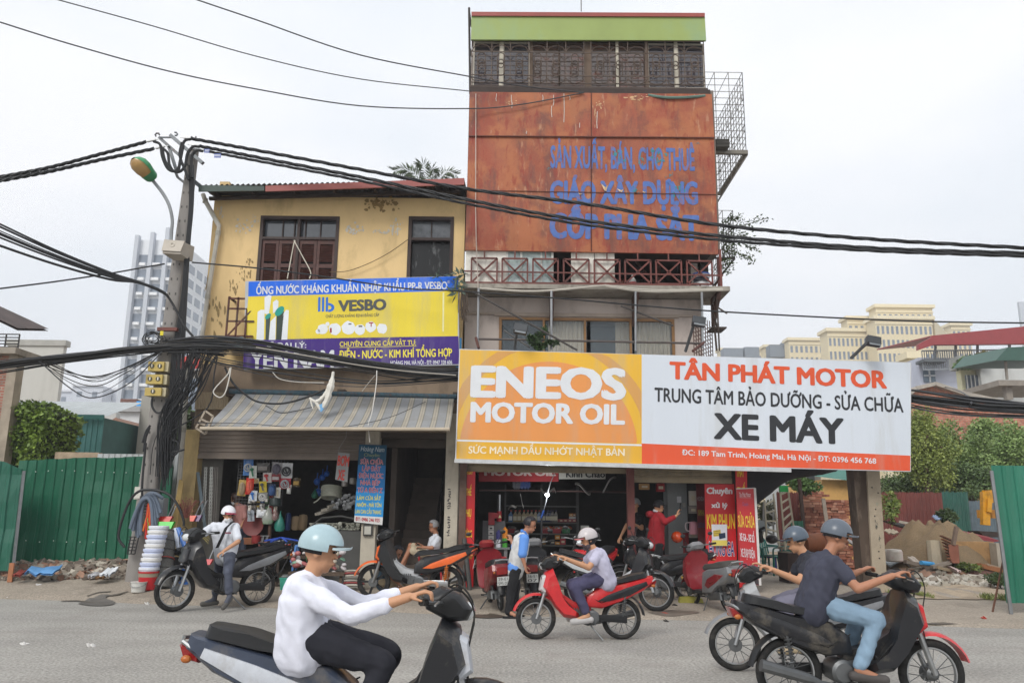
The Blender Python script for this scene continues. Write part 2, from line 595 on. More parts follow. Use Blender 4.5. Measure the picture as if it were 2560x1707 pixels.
ground_patch('crack',[Mc(1290,1120),Mc(1500,1117),Mc(1640,1125),Mc(1760,1118),Mc(1880,1133),Mc(1700,1134),Mc(1560,1126),Mc(1400,1128)],M('5a534a',var=.2),.014,0)
ground_patch('oil_stain',[K(60,1325),K(200,1305),K(380,1320),K(420,1335),K(300,1345),K(150,1335)],M('5b5148',rough=.4,var=.3))
ground_patch('oil_stain',[K(1500,1300),K(1680,1285),K(1900,1300),K(1750,1330),K(1580,1325)],M('6a6056',rough=.5,var=.3))
# ================================================================ scatter helpers
def chunk(m,p,s,flat=.6):
 q=Matrix.Rotation(random.uniform(0,6.3),3,'Z')@Matrix.Rotation(random.gauss(0,.4),3,'X')@Matrix.Rotation(random.gauss(0,.4),3,'Y')
 k=[V((a*s*random.uniform(.6,1),b*s*random.uniform(.5,1),c*s*flat*random.uniform(.6,1)))for a,b,c in((-1,-1,-1),(1,-1,-1),(1,1,-1),(-1,1,-1),(-1,-1,1),(1,-1,1),(1,1,1),(-1,1,1))]
 vs=[m.bm.verts.new(V(p)+q@(v*.5))for v in k]
 for f in((0,3,2,1),(4,5,6,7),(0,1,5,4),(1,2,6,5),(2,3,7,6),(3,0,4,7)):
  m.bm.faces.new([vs[i]for i in f]).material_index=m.mi
RUB=[M('8d8377',var=.3),M('80604f',var=.3),M('aaa396',var=.2),M('6a5f55',var=.3),M('9c7a66',var=.3)]
def bump_ground(p):
 return V((p.x,p.y,zg(p.x,p.y)))
# rubble bank under the left fence
m=MB()
a,b=Gd(D(-200,640)),Gd(D(1200,625))
rows=[]
for j in range(7):
 t=j/6
 rows.append([V((x,a.y+(b.y-a.y)*(x-a.x)/(b.x-a.x)+t*1.3,zg(x,a.y)+.26*smooth(0,.8,t)+(random.uniform(-.05,.06)if 0<j else-.03)))for x in[a.x+(b.x+1.0-a.x)*i/50 for i in range(51)]])
m.rows(rows,close=False)
for i in range(2600):
 t=random.random()**.8
 x=random.uniform(a.x,b.x+.9)
 y=a.y+(b.y-a.y)*(x-a.x)/(b.x-a.x)+t*1.25
 m.mi=random.choice((0,0,0,0,1,2,3,3,3,4))
 chunk(m,(x,y,zg(x,a.y)+.26*smooth(0,.8,t)+.02),random.choice((.03,.04,.05,.07,.07,.1,.14,.2)),random.choice((.2,.35,.6)))
tag(m.build('rubble',RUB),kind='stuff')
def leaf_cloud(m,blobs,n,size,shell=.55,squash=1.0,drop=0):
 """n leaves through the outer part of overlapping lumps (centre, radii)"""
 wts=[b[1][0]*b[1][1]*b[1][2]for b in blobs]
 for c,r in random.choices(blobs,wts,k=n):
  d=V((random.gauss(0,1),random.gauss(0,1),random.gauss(0,1))).normalized()
  k=shell+(1-shell)*random.random()**.6
  k*=random.uniform(.85,1.12)
  p=V((c[0]+d.x*r[0]*k,c[1]+d.y*r[1]*k,c[2]+d.z*r[2]*k))
  o=V((d.x,d.y,d.z*squash))+V((random.gauss(0,.6),random.gauss(0,.6),random.gauss(0,.5)-drop))
  m.leaf(p,size*random.uniform(.6,1.35),o,.62)
def lumps(c,r,n,k=.45):
 out=[]
 for i in range(n):
  d=V((random.gauss(0,1),random.gauss(0,1),random.gauss(0,1))).normalized()*random.random()**.4
  q=random.uniform(.3,k)
  out.append(((c[0]+d.x*r[0]*.75,c[1]+d.y*r[1]*.75,c[2]+d.z*r[2]*.75),(r[0]*q,r[1]*q,r[2]*q)))
 return out
# ================================================================ left background
def win_grid(root,wx,wz,W,H_,Y,mat,frame=None,cap=100,name='window',yaw=None):
 """one window mesh copied over a facade; past the cap the rest join one mesh"""
 first,k=None,0
 rest=MB()
 for z in wz:
  for x in wx:
   if k<cap:
    if first is None:
     m=MB()
     m.b2(-W/2,W/2,-.05,.05,-H_/2,H_/2)
     first=m.build(name,mat,root,local=True)
     o=first
    else:
     o=first.copy();COL.objects.link(o);o.parent=root
    o.location=V((x,Y,z))-wloc(root)
   else:
    rest.b2(x-W/2,x+W/2,Y-.05,Y+.05,z-H_/2,z+H_/2)
   k+=1
 if len(rest.bm.verts):
  tag(rest.build('windows',mat,root),kind='stuff')
 else:
  rest.bm.free()
def block(name,f,l,t,r,b,Y,dep,mat,label,cat,group=None,roof=None,rt_=.4,down=True):
 x0,x1,z0,z1=rect(f,l,t,r,b,Y)
 if down:
  z0=-.05
 e=empty(name,((x0+x1)/2,Y,z0),label,cat,group)
 m=MB();m.b2(x0,x1,Y,Y+dep,z0,z1)
 m.build('wall',mat,e)
 if roof:
  m=MB();m.b2(x0-.3,x1+.3,Y-.4,Y+dep+.3,z1,z1+rt_)
  m.build('roof',roof,e)
 return e,x0,x1,z0,z1
GLS=M('6f7a88',rough=.15,var=.35,scale=.3,spec=.8)
# tall residential tower far behind the pole
Yt=165
P0=U(B(1160,1500),Yt);P1=U(B(1500,560),Yt)
e=empty('apartment_tower',(P1 .x,Yt,0),'tall pale grey residential tower rising behind the street pole','tower block')
xa,xb,xc=U(B(1225,620),Yt).x,U(B(1650,600),Yt).x,U(B(1885,690),Yt).x
zt=U(B(1400,620),Yt).z
m=MB();m.b2(xa,xb-.1,Yt,Yt+42,-.05,zt)
m.build('wall',M('dde0e4',var=.04),e)
fin=M('b9bec6',var=.05)
for fx,top in((1232,590),(1370,565),(1505,522)):
 x=U(B(fx,800),Yt).x;q=U(B(fx,top),Yt).z
 m=MB();m.b2(x,x+.8,Yt-1.2,Yt-.05,0,q);m.build('fin',fin,e)
fl=3.15
zz=[zt-4.2-i*fl for i in range(20)]
x3=[U(B(q,800),Yt).x for q in(1295,1400,1450,1545,1600)]
win_grid(e,x3,zz,2.6,1.8,Yt-.06,GLS,cap=60)
for i,z in enumerate(zz):
 m=MB()
 for q0,q1 in((1290,1345),(1385,1478),(1520,1640)):
  a,b=U(B(q0+0,800),Yt).x,U(B(q1,800),Yt).x
  m.b2(a,b,Yt-.9,Yt-.06,z-1.6,z-1.0)
 m.build('balcony',M('e2e4e6',var=.04),e)
m=MB()
for z in zz:
 for k in range(9):m.b2(xb-.15,xb-.05,Yt+1.5+k*4.5,Yt+4.6+k*4.5,z-.9,z+.9)
tag(m.build('windows',GLS,e),kind='stuff')
# low white housing blocks in the haze
for(l,t,r,b,Y,lab)in((505,430,650,600,260,'long pale housing block far off, lower one left of the tower'),(650,380,930,600,250,'wide white housing block far off, middle one left of the tower'),(925,415,1075,600,256,'narrow pale housing block far off, beside the tower foot')):
 e,x0,x1,z0,z1=block('housing_block',C,l,t,r,b,Y,15,M('c3c8d2',var=.05),lab,'building','pale housing blocks in the distance')
 n=int((x1-x0)/3.4)
 win_grid(e,[x0+(i+.5)*(x1-x0)/n for i in range(n)],[z1-2.6-j*3.1 for j in range(7)],1.5,1.6,Y-.04,GLS)
 m=MB();m.b2(x0,x1,Y-.6,Y-.1,z1-.2,z1+.5);m.build('cornice',M('d3d6dc',var=.04),e)
# blank pale wall of a neighbour
e,x0,x1,z0,z1=block('plain_building',C,30,15,545,640,42,.3,M('b9b8b2',var=.08,scale=.4,stain='8d8a84',samt=.4,sscale=.5,streak=.3),'blank off white building side behind the ivy','building')
m=MB();m.b2(x0-.1,x1+.12,41.9,42.4,z1,z1+.3);m.build('coping',M('a3a29c'),e)
# brick house at the picture's left edge
Y=21.0
x0,x1,z0,z1=rect(C,-500,100,32,1000,Y)
e=empty('brick_house',(x1,Y,0),'narrow bare brick house with a roofed balcony beside the ivy','house')
def brickmat(h1,h2,mortar,sc=1.0,rough=.9):
 key=('brick',h1,h2,mortar,sc)
 if key in _mats:
  return _mats[key]
 m=bpy.data.materials.new('brickwork');_mats[key]=m
 m.use_nodes=True
 t=m.node_tree;n,l=t.nodes,t.links.new
 b=n['Principled BSDF'];b.inputs['Roughness'].default_value=rough
 tc=n.new('ShaderNodeTexCoord');mp=n.new('ShaderNodeMapping')
 mp.inputs['Rotation'].default_value=(R_(90),0,0)
 bk=n.new('ShaderNodeTexBrick')
 bk.inputs['Scale'].default_value=sc
 bk.inputs['Color1'].default_value,bk.inputs['Color2'].default_value,bk.inputs['Mortar'].default_value=lin(h1),lin(h2),lin(mortar)
 bk.inputs['Brick Width'].default_value,bk.inputs['Row Height'].default_value,bk.inputs['Mortar Size'].default_value=.23,.075,.012
 nz=n.new('ShaderNodeTexNoise');nz.inputs['Scale'].default_value=5;nz.inputs['Detail'].default_value=6
 mr=n.new('ShaderNodeMapRange');mr.inputs[1].default_value=.3;mr.inputs[2].default_value=.7;mr.inputs[3].default_value=.6;mr.inputs[4].default_value=1.35
 mm=n.new('ShaderNodeMix');mm.data_type='RGBA';mm.blend_type='MULTIPLY';mm.inputs['Factor'].default_value=1
 l(tc.outputs['Object'],mp.inputs[0]);l(mp.outputs[0],bk.inputs['Vector']);l(tc.outputs['Object'],nz.inputs['Vector'])
 l(nz.outputs['Fac'],mr.inputs[0]);l(bk.outputs['Color'],mm.inputs['A']);l(mr.outputs[0],mm.inputs['B']);l(mm.outputs['Result'],b.inputs['Base Color'])
 return m
m=MB();m.b2(x0,x1,Y,Y+.5,-.05,z1);m.build('wall',brickmat('8a5546','9c6a58','8d857a'),e)
pz=U(C(75,500),Y)
m=MB();m.b2(x1-.02,x1+.22,Y-.02,Y+.3,0,z1);m.build('corner_post',M('968b7c',var=.25),e)
m=MB();m.b2(x0,x1+.3,Y-.3,Y+1,z1,z1+.16);m.build('floor_slab',M('8d857a',var=.3,stain='4f4840',sscale=2),e)
ra,rb=U(B(0,1365),Y),U(B(200,1460),Y)
m=MB();m.rows([[V((ra.x-3,Y-.2,ra.z+1.3)),V((ra.x,Y-.2,ra.z)),V((rb.x,Y-.2,rb.z))],[V((ra.x-3,Y+1.2,ra.z+1.6)),V((ra.x,Y+1.2,ra.z+.3)),V((rb.x,Y+1.2,rb.z+.3))]],close=False)
m.rows([[V((ra.x-3,Y-.2,ra.z+1.36)),V((ra.x,Y-.2,ra.z+.06)),V((rb.x,Y-.2,rb.z+.06))],[V((ra.x-3,Y+1.2,ra.z+1.66)),V((ra.x,Y+1.2,ra.z+.36)),V((rb.x,Y+1.2,rb.z+.36))]],close=False)
m.build('roof',M('4a3f3c',var=.3),e)
m=MB()
pr=U(B(180,1480),Y-.1)
for k in range(6):
 x=pr.x-k*.34
 m.tube([(x,Y-.1,z1+.1),(x,Y-.1,pr.z)],.02,6)
for q in range(5):
 z=z1+.2+q*(pr.z-z1-.2)/4
 m.tube([(pr.x-2.4,Y-.1,z),(pr.x,Y-.1,z)],.016,6)
m.build('railing',M('3e3c3c'),e)
# ivy covered wall
x0,x1,z0,z1=rect(C,0,560,640,1060,22)
e=empty('ivy_wall',((x0+x1)/2,22,0),'big green mound of ivy swallowing a wall behind the fence','ivy')
bl=[]
for q in((20,850,150),(60,1000,200),(150,760,130),(250,680,110),(330,620,95),(400,650,120),(300,850,190),(450,760,150),(520,680,90),(590,680,70),(560,780,90),(480,900,140),(420,1020,150),(180,950,180),(-80,800,160),(-60,980,170)):
 c=U(C(q[0],q[1]),22);k=q[2]/3.647/FPX*22
 bl.append((c,(k,.9,k)))
m=MB()
leaf_cloud(m,bl,30000,.1,.8,.5,.5)
m.build('foliage',leafmat('3a5519','86a040',1.6),e)
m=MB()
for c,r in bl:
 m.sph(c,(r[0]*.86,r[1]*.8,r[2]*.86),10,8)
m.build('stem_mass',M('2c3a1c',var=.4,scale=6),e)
# teal corrugated shed
x0,x1,z0,z1=rect(C,540,660,935,1010,25)
e=empty('metal_shed',((x0+x1)/2,25,0),'teal corrugated metal shed with a pale roof edge beside the ivy','shed')
m=MB();corr(m,x0-.6,x1,0,z1,25,.16,.025);m.build('wall',M('4f8582',rough=.5,var=.1,stain='3c6a68',sscale=.8),e)
m=MB();m.b2(x0-.6,x1-.05,25.05,31,0,z1-.02);m.build('core',M('3c5f5b'),e)
q=U(C(800,600),26.2)
m=MB();corr(m,x0-3.4,x1+.1,z1+.02,z1+.75,24.9,.2,.03)
for v in m.bm.verts:
 v.co.y+=(v.co.z-z1)*3.2
m.build('roof',M('a4aaab',rough=.45,var=.12),e)
m=MB();m.b2(x0-1,x1+.06,24.8,24.86,z1-.1,z1+.04);m.build('gutter',M('356a64'),e)
x0,x1,z0,z1=rect(C,500,985,900,1040,21.5)
m=MB();m.b2(x0,x1,21.5,21.7,0,z1)
tag(m.build('boundary_wall',M('a8967f',var=.25,stain='6d5f50',sscale=2)),'low tan masonry wall peeking over the green fence','wall')
x0,x1,z0,z1=rect(C,890,1000,1320,1030,20.5)
m=MB();corr(m,x0,x1+.3,0.2,z1,20.5,.15,.02)
tag(m.build('metal_fence',M('aeb3b4',rough=.5,var=.15)),'pale grey corrugated sheet fence behind the green one','fence')
# roofs between shed and pole
def gable(name,f,l,t,r,b,apex,Y,dep,wall,roof,label,over=.3):
 """small house: box with a gable end to the street"""
 x0,x1,z0,z1=rect(f,l,t,r,b,Y)
 za=U(f((l+r)/2,apex),Y).z
 e=empty(name,((x0+x1)/2,Y,0),label,'house')
 xm=(x0+x1)/2
 m=MB();m.prism([(x0,Y,0),(x1,Y,0),(x1,Y,z1),(xm,Y,za),(x0,Y,z1)],(0,dep,0));m.build('wall',wall,e)
 m=MB();k=(za-z1)/(xm-x0)
 for s in(-1,1):
  m.prism([(xm,Y-over,za+.02),(xm+s*(xm-x0+over),Y-over,z1-k*over+.02),(xm+s*(xm-x0+over),Y-over,z1-k*over+.16),(xm,Y-over,za+.18)],(0,dep+over,0))
 m.build('roof',roof,e)
 return e,x0,x1,z0,z1
e,x0,x1,z0,z1=gable('gabled_house',C,950,790,1165,960,708,40,8,M('8c8f92',var=.2),M('8a6a58',var=.2),'grey gabled house with a brown roof behind the lane')
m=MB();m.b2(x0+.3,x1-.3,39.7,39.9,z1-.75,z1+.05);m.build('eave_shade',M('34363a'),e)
m=MB();m.b2(x0+.5,x1-.5,39.92,40.0,z1-1.8,z1-1.2);m.build('window',GLS,e)
e,x0,x1,z0,z1=gable('gabled_house',C,950,940,1130,1000,898,33,6,M('d8b468',var=.1),M('c79a55',var=.15),'small yellow gabled house peeking over the fence')
m=MB();m.b2((x0+x1)/2-.3,(x0+x1)/2+.3,32.9,33.0,z1-.25,z1+.05);m.build('vent',M('8a6a35'),e)
e,x0,x1,z0,z1=block('rooftop_house',C,1095,620,1290,720,60,8,M('c6c7c8',var=.06),'white flat roofed house beyond the grey gabled house','house',roof=M('9b9b9b'))
e,x0,x1,z0,z1=block('concrete_house',C,945,545,1065,640,75,8,M('b2b1ad',var=.1),'pale concrete house block seen over the teal shed roof','house')
m=MB();m.b2(x0-1,x1+1.5,74.2,74.9,z0,z1-3.2);m.build('lower_wall',M('8d8b84',var=.3),e)
e,x0,x1,z0,z1=gable('gabled_house',C,650,600,850,625,570,80,10,M('c9c4bd'),M('9c3d33',var=.1),'low house with a bright red hipped roof left of the tower')
e,x0,x1,z0,z1=block('rooftop_house',C,1130,545,1230,620,90,8,M('8f8078',var=.2),'small brown roofed house under the blue hoarding','house',roof=M('6a4638'),rt_=.5)
x0,x1,z0,z1=rect(C,1240,520,1310,615,62)
m=MB();m.b2(x0,x1,62,62.2,z0,z1);o=tag(m.build('hoarding',M('2f9be0',var=.06)),'bright blue rooftop hoarding board behind the pole','hoarding')
m=MB()
for q in(.25,.5,.75):
 m.b2(x0+.05,x1-.05,61.95,61.99,z0+(z1-z0)*q-.02,z0+(z1-z0)*q+.02)
m.build('seam',M('bfe0f2'),o)
e,x0,x1,z0,z1=block('grey_house',C,1265,470,1420,1000,27,1,M('a09e98',var=.12,scale=.8,stain='6d6b66',samt=.5,sscale=1,streak=.3),'narrow grey rendered house end directly behind the pole','house')
m=MB();m.prism([(x0-1.0,26.6,z1-6),(x0+.1,26.6,z1-4.0),(x0+.1,27.4,z1-4.0),(x0-1.0,27.4,z1-6)],(0,0,.08));m.build('awning',M('8f8468',var=.4),e)
e,x0,x1,z0,z1=block('red_roof_house',C,1570,235,1800,700,36,8,M('b5b2aa',var=.1),'house with a red sheet roof between the pole and the yellow house','house')
m=MB();m.prism([(x0-.3,35.6,z1),(x1+.3,35.6,z1),(x1+.3,36.6,z1+1.0),(x0+1.0,36.6,z1+1.2)],(0,.4,.05));m.build('roof',M('b03f3a',var=.1),e)
m=MB();m.b2(x0+.4,x0+1.6,35.9,35.98,z1-3,z1-.4);m.build('window',GLS,e)
x0,x1,z0,z1=rect(C,1565,640,1700,980,24)
e=empty('climbing_shrub',((x0+x1)/2,24,0),'dark green shrub between the pole and the yellow house','shrub')
m=MB();leaf_cloud(m,lumps(((x0+x1)/2,24,(z0+z1)/2),((x1-x0)*.75,.8,(z1-z0)*.6),12,.55),4200,.15,.5)
m.build('foliage',leafmat('1f3014','4e6630'),e)
m=MB();m.tube([((x0+x1)/2,24,0),((x0+x1)/2+.1,24,z1)],[.08,.03]);m.build('trunk',M('4a3b2c'),e)
x0,x1,z0,z1=rect(C,1555,965,1660,1320,18.3)
m=MB();corr(m,x0-.4,x1,0,z1,18.3,.09,.015)
tag(m.build('metal_fence',M('b9bdc0',rough=.5,var=.15)),'white corrugated sheet panel between pole and yellow house','fence')
# ================================================================ green street fences
GREEN=M('085940',rough=.5,var=.22,scale=1.6,stain='2f5c4a',samt=.5,sscale=1.6,spos=.5,streak=.25,coat=.1,fine=.06)
Y=17.9
x0,x1,z0,z1=rect(C,140,1045,1570,1560,Y)
zl,zr=U(C(140,1060),Y).z,U(C(1500,1022),Y).z
zb0,zb1=U(D(140,525),Y).z,U(D(1215,465),Y).z
e=empty('sheet_fence',((x0+x1)/2,Y,zb0),'long green corrugated metal fence standing behind the rubble','fence')
m=MB();corr(m,x0,x1,zb0,zl,Y,.21,.028,rows=9,dent=.035)
for v in m.bm.verts:
 t=(v.co.x-x0)/(x1-x0)
 q=(v.co.z-zb0)/(zl-zb0);v.co.z=(zb0+(zb1-zb0)*t)*(1-q)+q*(zl+(zr-zl)*t-.25*max(0,(t-.965)/.035)**2+.012*math.floor(t*6)%.03)
m.build('sheeting',GREEN,e)
m=MB()
for t in(.08,.5,.93):
 x=x0+(x1-x0)*t
 m.b2(x-.03,x+.03,Y+.03,Y+.09,0,zl-.1)
m.b2(x0,x1,Y+.03,Y+.08,1.3,1.36)
m.build('frame',M('5c5f60',metal=.5),e)
m=MB()
for zz_ in(.28,.75,2.05):
 for i in range(12):
  x=x0+(x1-x0)*(i+.4+.1*random.random())/12
  m.sph((x,Y-.034,zb0+(zz_-.25)*1.12+random.uniform(-.02,.02)),.014,6,4)
tag(m.build('screws',M('c9d6cf',metal=.4),e),kind='stuff')
Y=17.0
x0,x1,z0,z1=rect(C,-420,1065,205,1560,Y)
zb0=U(D(60,545),Y).z
e=empty('sheet_fence',((x0+x1)/2,Y,zb0),'shorter green corrugated panel with a bent top edge and a steel post','fence')
m=MB();corr(m,x0,x1-.02,zb0,z1,Y,.21,.03,rows=8,dent=.04)
tops=[v for v in m.bm.verts if v.co.z>z1-.05]
for v in tops:
 k=smooth(x1-.5,x1,v.co.x)
 v.co.z-=.16*k;v.co.y-=.05*k+.03*math.sin(v.co.x*9)
m.build('sheeting',M('1c5c4a',rough=.42,var=.15,scale=1.4,stain='0e3f30',samt=.5,streak=.4,coat=.15),e)
a,b=U(C(218,1155),Y-.05),Gd(D(105,640))
m=MB();m.bar((b.x,b.y,b.z-.05),a,.05);m.build('post',metal('8b8d8e',.5),e)
m=MB();q=Gd(D(103,645));m.b2(q.x-.045,q.x+.045,q.y-.07,q.y-.03,q.z,q.z+.36);m.build('stake',M('a06a4a',var=.2),e)
# litter on the rubble
def sheet_scrap(name,f,pts,mat,label,cat,lift=.05):
 P=[Gd(f(*p))for p in pts]
 m=MB()
 m.rows([[p+V((0,.12,.34+lift+random.uniform(0,.05)))for p in P],[p+V((0,.12,.31+lift))for p in P]])
 return tag(m.build(name,mat),label,cat)
def scrap(name,f,l,t,r,b,Y,mat,label,cat,th=.03,wav=.03):
 x0,x1,z0,z1=rect(f,l,t,r,b,Y)
 m=MB()
 nn=7
 top=[[V((x0+(x1-x0)*i/nn,Y+j*.12-.1,z0+(z1-z0)*j/3+random.uniform(-wav,wav)))for i in range(nn+1)]for j in range(4)]
 m.rows(top,close=False)
 m.rows([[p-V((0,-.01,th))for p in r_]for r_ in top],close=False)
 return tag(m.build(name,mat,sm=True),label,cat)
Yr=16.6
scrap('plastic_sheet',D,245,505,505,560,Yr,M('5c8fc0',var=.25,rough=.4),'crumpled blue plastic sheet on the rubble under the fence','plastic sheet',wav=.05)
scrap('paper_scrap',D,925,525,1020,575,Yr-.1,WHITE,'white crumpled paper lying on the rubble under the fence','litter')
scrap('paper_scrap',D,815,562,870,585,Yr-.2,M('c9c9cc'),'small white scrap on the rubble below the larger paper','litter')
scrap('cardboard_scrap',D,890,565,960,605,Yr-.15,M('80603e',var=.2),'brown cardboard scrap lying on the rubble under the fence','litter')
scrap('cloth_scrap',D,130,545,205,575,Yr,M('8c4038',var=.2),'red rag lying on the rubble beside the steel post','litter')
for f,x,y,lab in((D,83,789,'white scrap on the pavement in front of the steel post'),(D,355,675,'pale torn scrap on the pavement below the rubble'),(D,1347,852,'small white crumpled paper on the pavement beside the front wheel'),(D,205,1217,'thin white scrap lying on the asphalt'),(D,840,1233,'pale smear of litter lying flat on the asphalt'),(K,140,1308,'white torn paper on the pavement beside the red scooter'),(K,1630,1306,'small red cap lying on the pavement'),(K,1440,1222,'crushed red and white packet beside the spoked front wheel'),(Mc,2058,1085,'small red lid on the pavement beside the right fence'),(K,1720,1245,'dark offcut on the workshop pavement'),(K,1640,1365,'black offcut lying in the gutter')):
 p=Gd(f(x,y));m=MB()
 for k in range(3):
  m.sph(p+V((random.uniform(-.04,.04),random.uniform(-.04,.04),.008)),(random.uniform(.03,.06),random.uniform(.03,.05),.009),7,5,Matrix.Rotation(random.random(),3,'Y'))
 tag(m.build('litter_scrap',M({'red':'b5483c','dar':'3a3836','bla':'33302e'}.get(next((k for k in('dark','black','red')if k in lab),'x')[:3],'d4d2ce'),var=.1),sm=True),lab,'litter')
# ================================================================ yellow house with the hardware shop
YEL=M('dabd8a',rough=.88,var=.13,scale=.8,bump=.12,bs=30,stain='a08a62',samt=.6,sscale=1.1,spos=.52,streak=.45)
CONC=M('8b7a68',rough=.9,var=.2,scale=1.2,stain='55483c',samt=.6,sscale=1.5,streak=.5)
DARK=M('2b2825',rough=.9,var=.2)
DKW=M('33211c',rough=.5,var=.3,scale=6,stain='171110',samt=.5,sscale=3)
xL=(U(F(500,490),YF).x+U(F(425,1080),YF).x)/2
xR=-1.075
zE=U(E(1200,200),YF).z
zM=U(G(1000,170),YF).z
zS=U(G(800,705),YF).z
YH=empty('yellow_house',((xL+xR)/2,YF,0),'yellow two storey house with louvred windows over the hardware shop','house')
w1=rect(E,552,370,1216,980,YF);w2=rect(E,1797,374,2178,980,YF)
m=MB();sheet(m,xL,xR,zM,U(E(62,124),16.75).z+.06,YF,(w1,w2),.22)
m.b2(xL,xL+.22,YF+.22,YF+7,zM,zE+.4);m.b2(xL,xR,YF+7,YF+7.2,0,zE+.3)
m.build('wall',YEL,YH)
# soot under the eaves and flaked lime patches are real wear with their own outline
def flake(pl,f,cx,cy,rx,ry,mat,par,n=26,name='flaked_patch',off=.004):
 m=MB()
 for i in range(n):
  x,y=cx+random.gauss(0,rx*.45),cy+random.gauss(0,ry*.45)
  k=random.uniform(.25,1.0)
  pts=[pl.hit(f(x+math.cos(a)*rx*.16*k*random.uniform(.5,1.3),y+math.sin(a)*ry*.3*k*random.uniform(.5,1.3)),off+i*.0004)for a in(j*1.05 for j in range(6))]
  m.face(pts)
 return m.build(name,mat,par)
wallpl=Plane((xL,YF,zE),(xR,YF,zE),(xR,YF,zM),(xL,YF,zM))
LIME=M('c6c0b4',var=.15,scale=8)
for q in((440,440,90,60),(520,410,30,40),(1340,490,100,60),(1700,470,70,60),(1580,500,60,30),(240,330,25,60)):
 flake(wallpl,E,*q,LIME,YH,22)
MOLD=M('8f7a52',var=.3,scale=9)
for q in((440,850,60,70),(350,960,40,70),(480,740,40,40),(200,1180,80,160),(120,1000,30,150)):
 flake(wallpl,E,*q,MOLD,YH,20,'mould_patch')
m=MB();sheet(m,xL,xR,zS,zM,YF+.004,(),.2)
m.build('lower_wall',CONC,YH)
# roof
ea,eb,ec,ed=U(E(62,124),16.75),U(E(2272,80),16.75),U(E(620,126),16.75),U(E(620,165),16.75)
m=MB()
n=150
prof=[]
for i in range(n+1):
 t=i/n
 p=ea.lerp(eb,t)
 prof.append((p.x,p.z+.03*math.sin(i*2.1)))
RY=((16.72,0),(20.5,.55),(24.6,1.0))
for dz in(0,.018):
 m.rows([[V((x,y,z+dz+h))for x,z in prof]for y,h in RY],close=False)
m.build('roof',M('4c4744',rough=.6,var=.25,scale=3),YH)
m=MB();m.prism([ea+V((0,-.06,.01)),ec+V((-.03,-.06,0)),ed+V((-.03,-.06,0)),U(E(62,172),16.75)+V((0,-.06,0))],(0,.03,0))
m.build('fascia',M('3b4a45',var=.2,rough=.5),YH)
m=MB();m.prism([ec+V((0,-.07,0)),eb+V((0,-.07,.05)),U(E(2272,116),16.75)+V((0,-.07,0)),ed+V((0,-.07,-.02))],(0,.04,0))
tag(m.build('fascia',M('94504a',rough=.5,var=.1,coat=.1),YH),'red front edge of the roof')
m=MB()
for i in range(7):
 p=ea.lerp(eb,.04+i*.155)
 m.bar(p+V((0,.05,-.09)),p+V((0,1.2,.08)),.06,.09)
m.bar(ea+V((.1,.35,-.13)),eb+V((-.1,.35,-.1)),.07)
m.build('rafters',M('3a302a',var=.3),YH)
def window_box(par,R,Y,fr,mat,name='window',mull=(),rails=(),d=.12):
 """frame with posts at mull and rails (fractions)"""
 x0,x1,z0,z1=R
 m=MB()
 m.b2(x0,x0+fr,Y,Y+d,z0,z1);m.b2(x1-fr,x1,Y,Y+d,z0,z1)
 m.b2(x0+fr,x1-fr,Y,Y+d,z1-fr,z1);m.b2(x0+fr,x1-fr,Y,Y+d,z0,z0+fr)
 for q in mull:
  x=x0+(x1-x0)*q
  m.b2(x-fr*.4,x+fr*.4,Y+.003,Y+d-.003,z0+fr,z1-fr)
 for q in rails:
  z=z0+(z1-z0)*q
  m.b2(x0+fr,x1-fr,Y+.006,Y+d-.006,z-fr*.4,z+fr*.4)
 return m.build(name,mat,par)
# upper windows
def shutters(win,R,zt,leaves):
 x0,x1,z0,_=R
 for a,b in leaves:
  xa,xb=x0+(x1-x0)*a,x0+(x1-x0)*b
  m=MB()
  s=.06
  m.b2(xa,xa+s,YF+.02,YF+.06,z0,zt);m.b2(xb-s,xb,YF+.02,YF+.06,z0,zt)
  zb=[z0,z0+(zt-z0)*.48,zt]
  for q in(z0+.04,zb[1],zt-.05):
   m.b2(xa+s,xb-s,YF+.021,YF+.059,q-.045,q+.045)
  k=z0+.12
  while k<zt-.12:
   if abs(k-zb[1])>.07:
    m.box(((xa+xb)/2,YF+.04,k),(xb-xa-2*s,.012,.05),Matrix.Rotation(R_(38),3,'X'))
   k+=.055
  m.build('shutter',M('4a2a24',rough=.55,var=.3,scale=7,stain='8a7a70',samt=.35,sscale=6,spos=.58),win)
zt=U(E(900,553),YF).z
wn=window_box(YH,(w1[0],w1[1],w1[2],w1[3]),YF-.02,.07,DKW,mull=(.49,),rails=((zt-w1[2])/(w1[3]-w1[2]),))
shutters(wn,w1,zt-.03,((.04,.25),(.255,.475),(.505,.73),(.735,.965)))
m=MB();m.b2(w1[0]+.07,w1[1]-.07,YF+.14,YF+.16,zt+.03,w1[3]-.07);m.build('pane',M('4a4f56',rough=.08,var=.5,scale=1.2,spec=.9,coat=.5),wn)
m=MB()
for q in(.27,.42,.56,.75):
 x=w1[0]+(w1[1]-w1[0])*q;m.b2(x-.012,x+.012,YF+.1,YF+.135,zt+.03,w1[3]-.07)
m.build('glazing_bar',DKW,wn)
zt2=U(E(1990,560),YF).z
wn=window_box(YH,w2,YF-.02,.075,DKW,rails=((zt2-w2[2])/(w2[3]-w2[2]),))
m=MB();m.b2(w2[0]+.07,w2[1]-.07,YF+.13,YF+.15,zt2+.03,w2[3]-.07);m.build('pane',M('565a5f',rough=.2,var=.35,scale=9,spec=.9,coat=.5),wn)
m=MB();m.b2(w2[0]+.07,w2[1]-.07,YF+.13,YF+.15,w2[2],zt2-.03);m.build('pane',M('121212',rough=.25,var=.2,stain='8d8f90',samt=.8,sscale=5,spos=.6,streak=.35),wn)
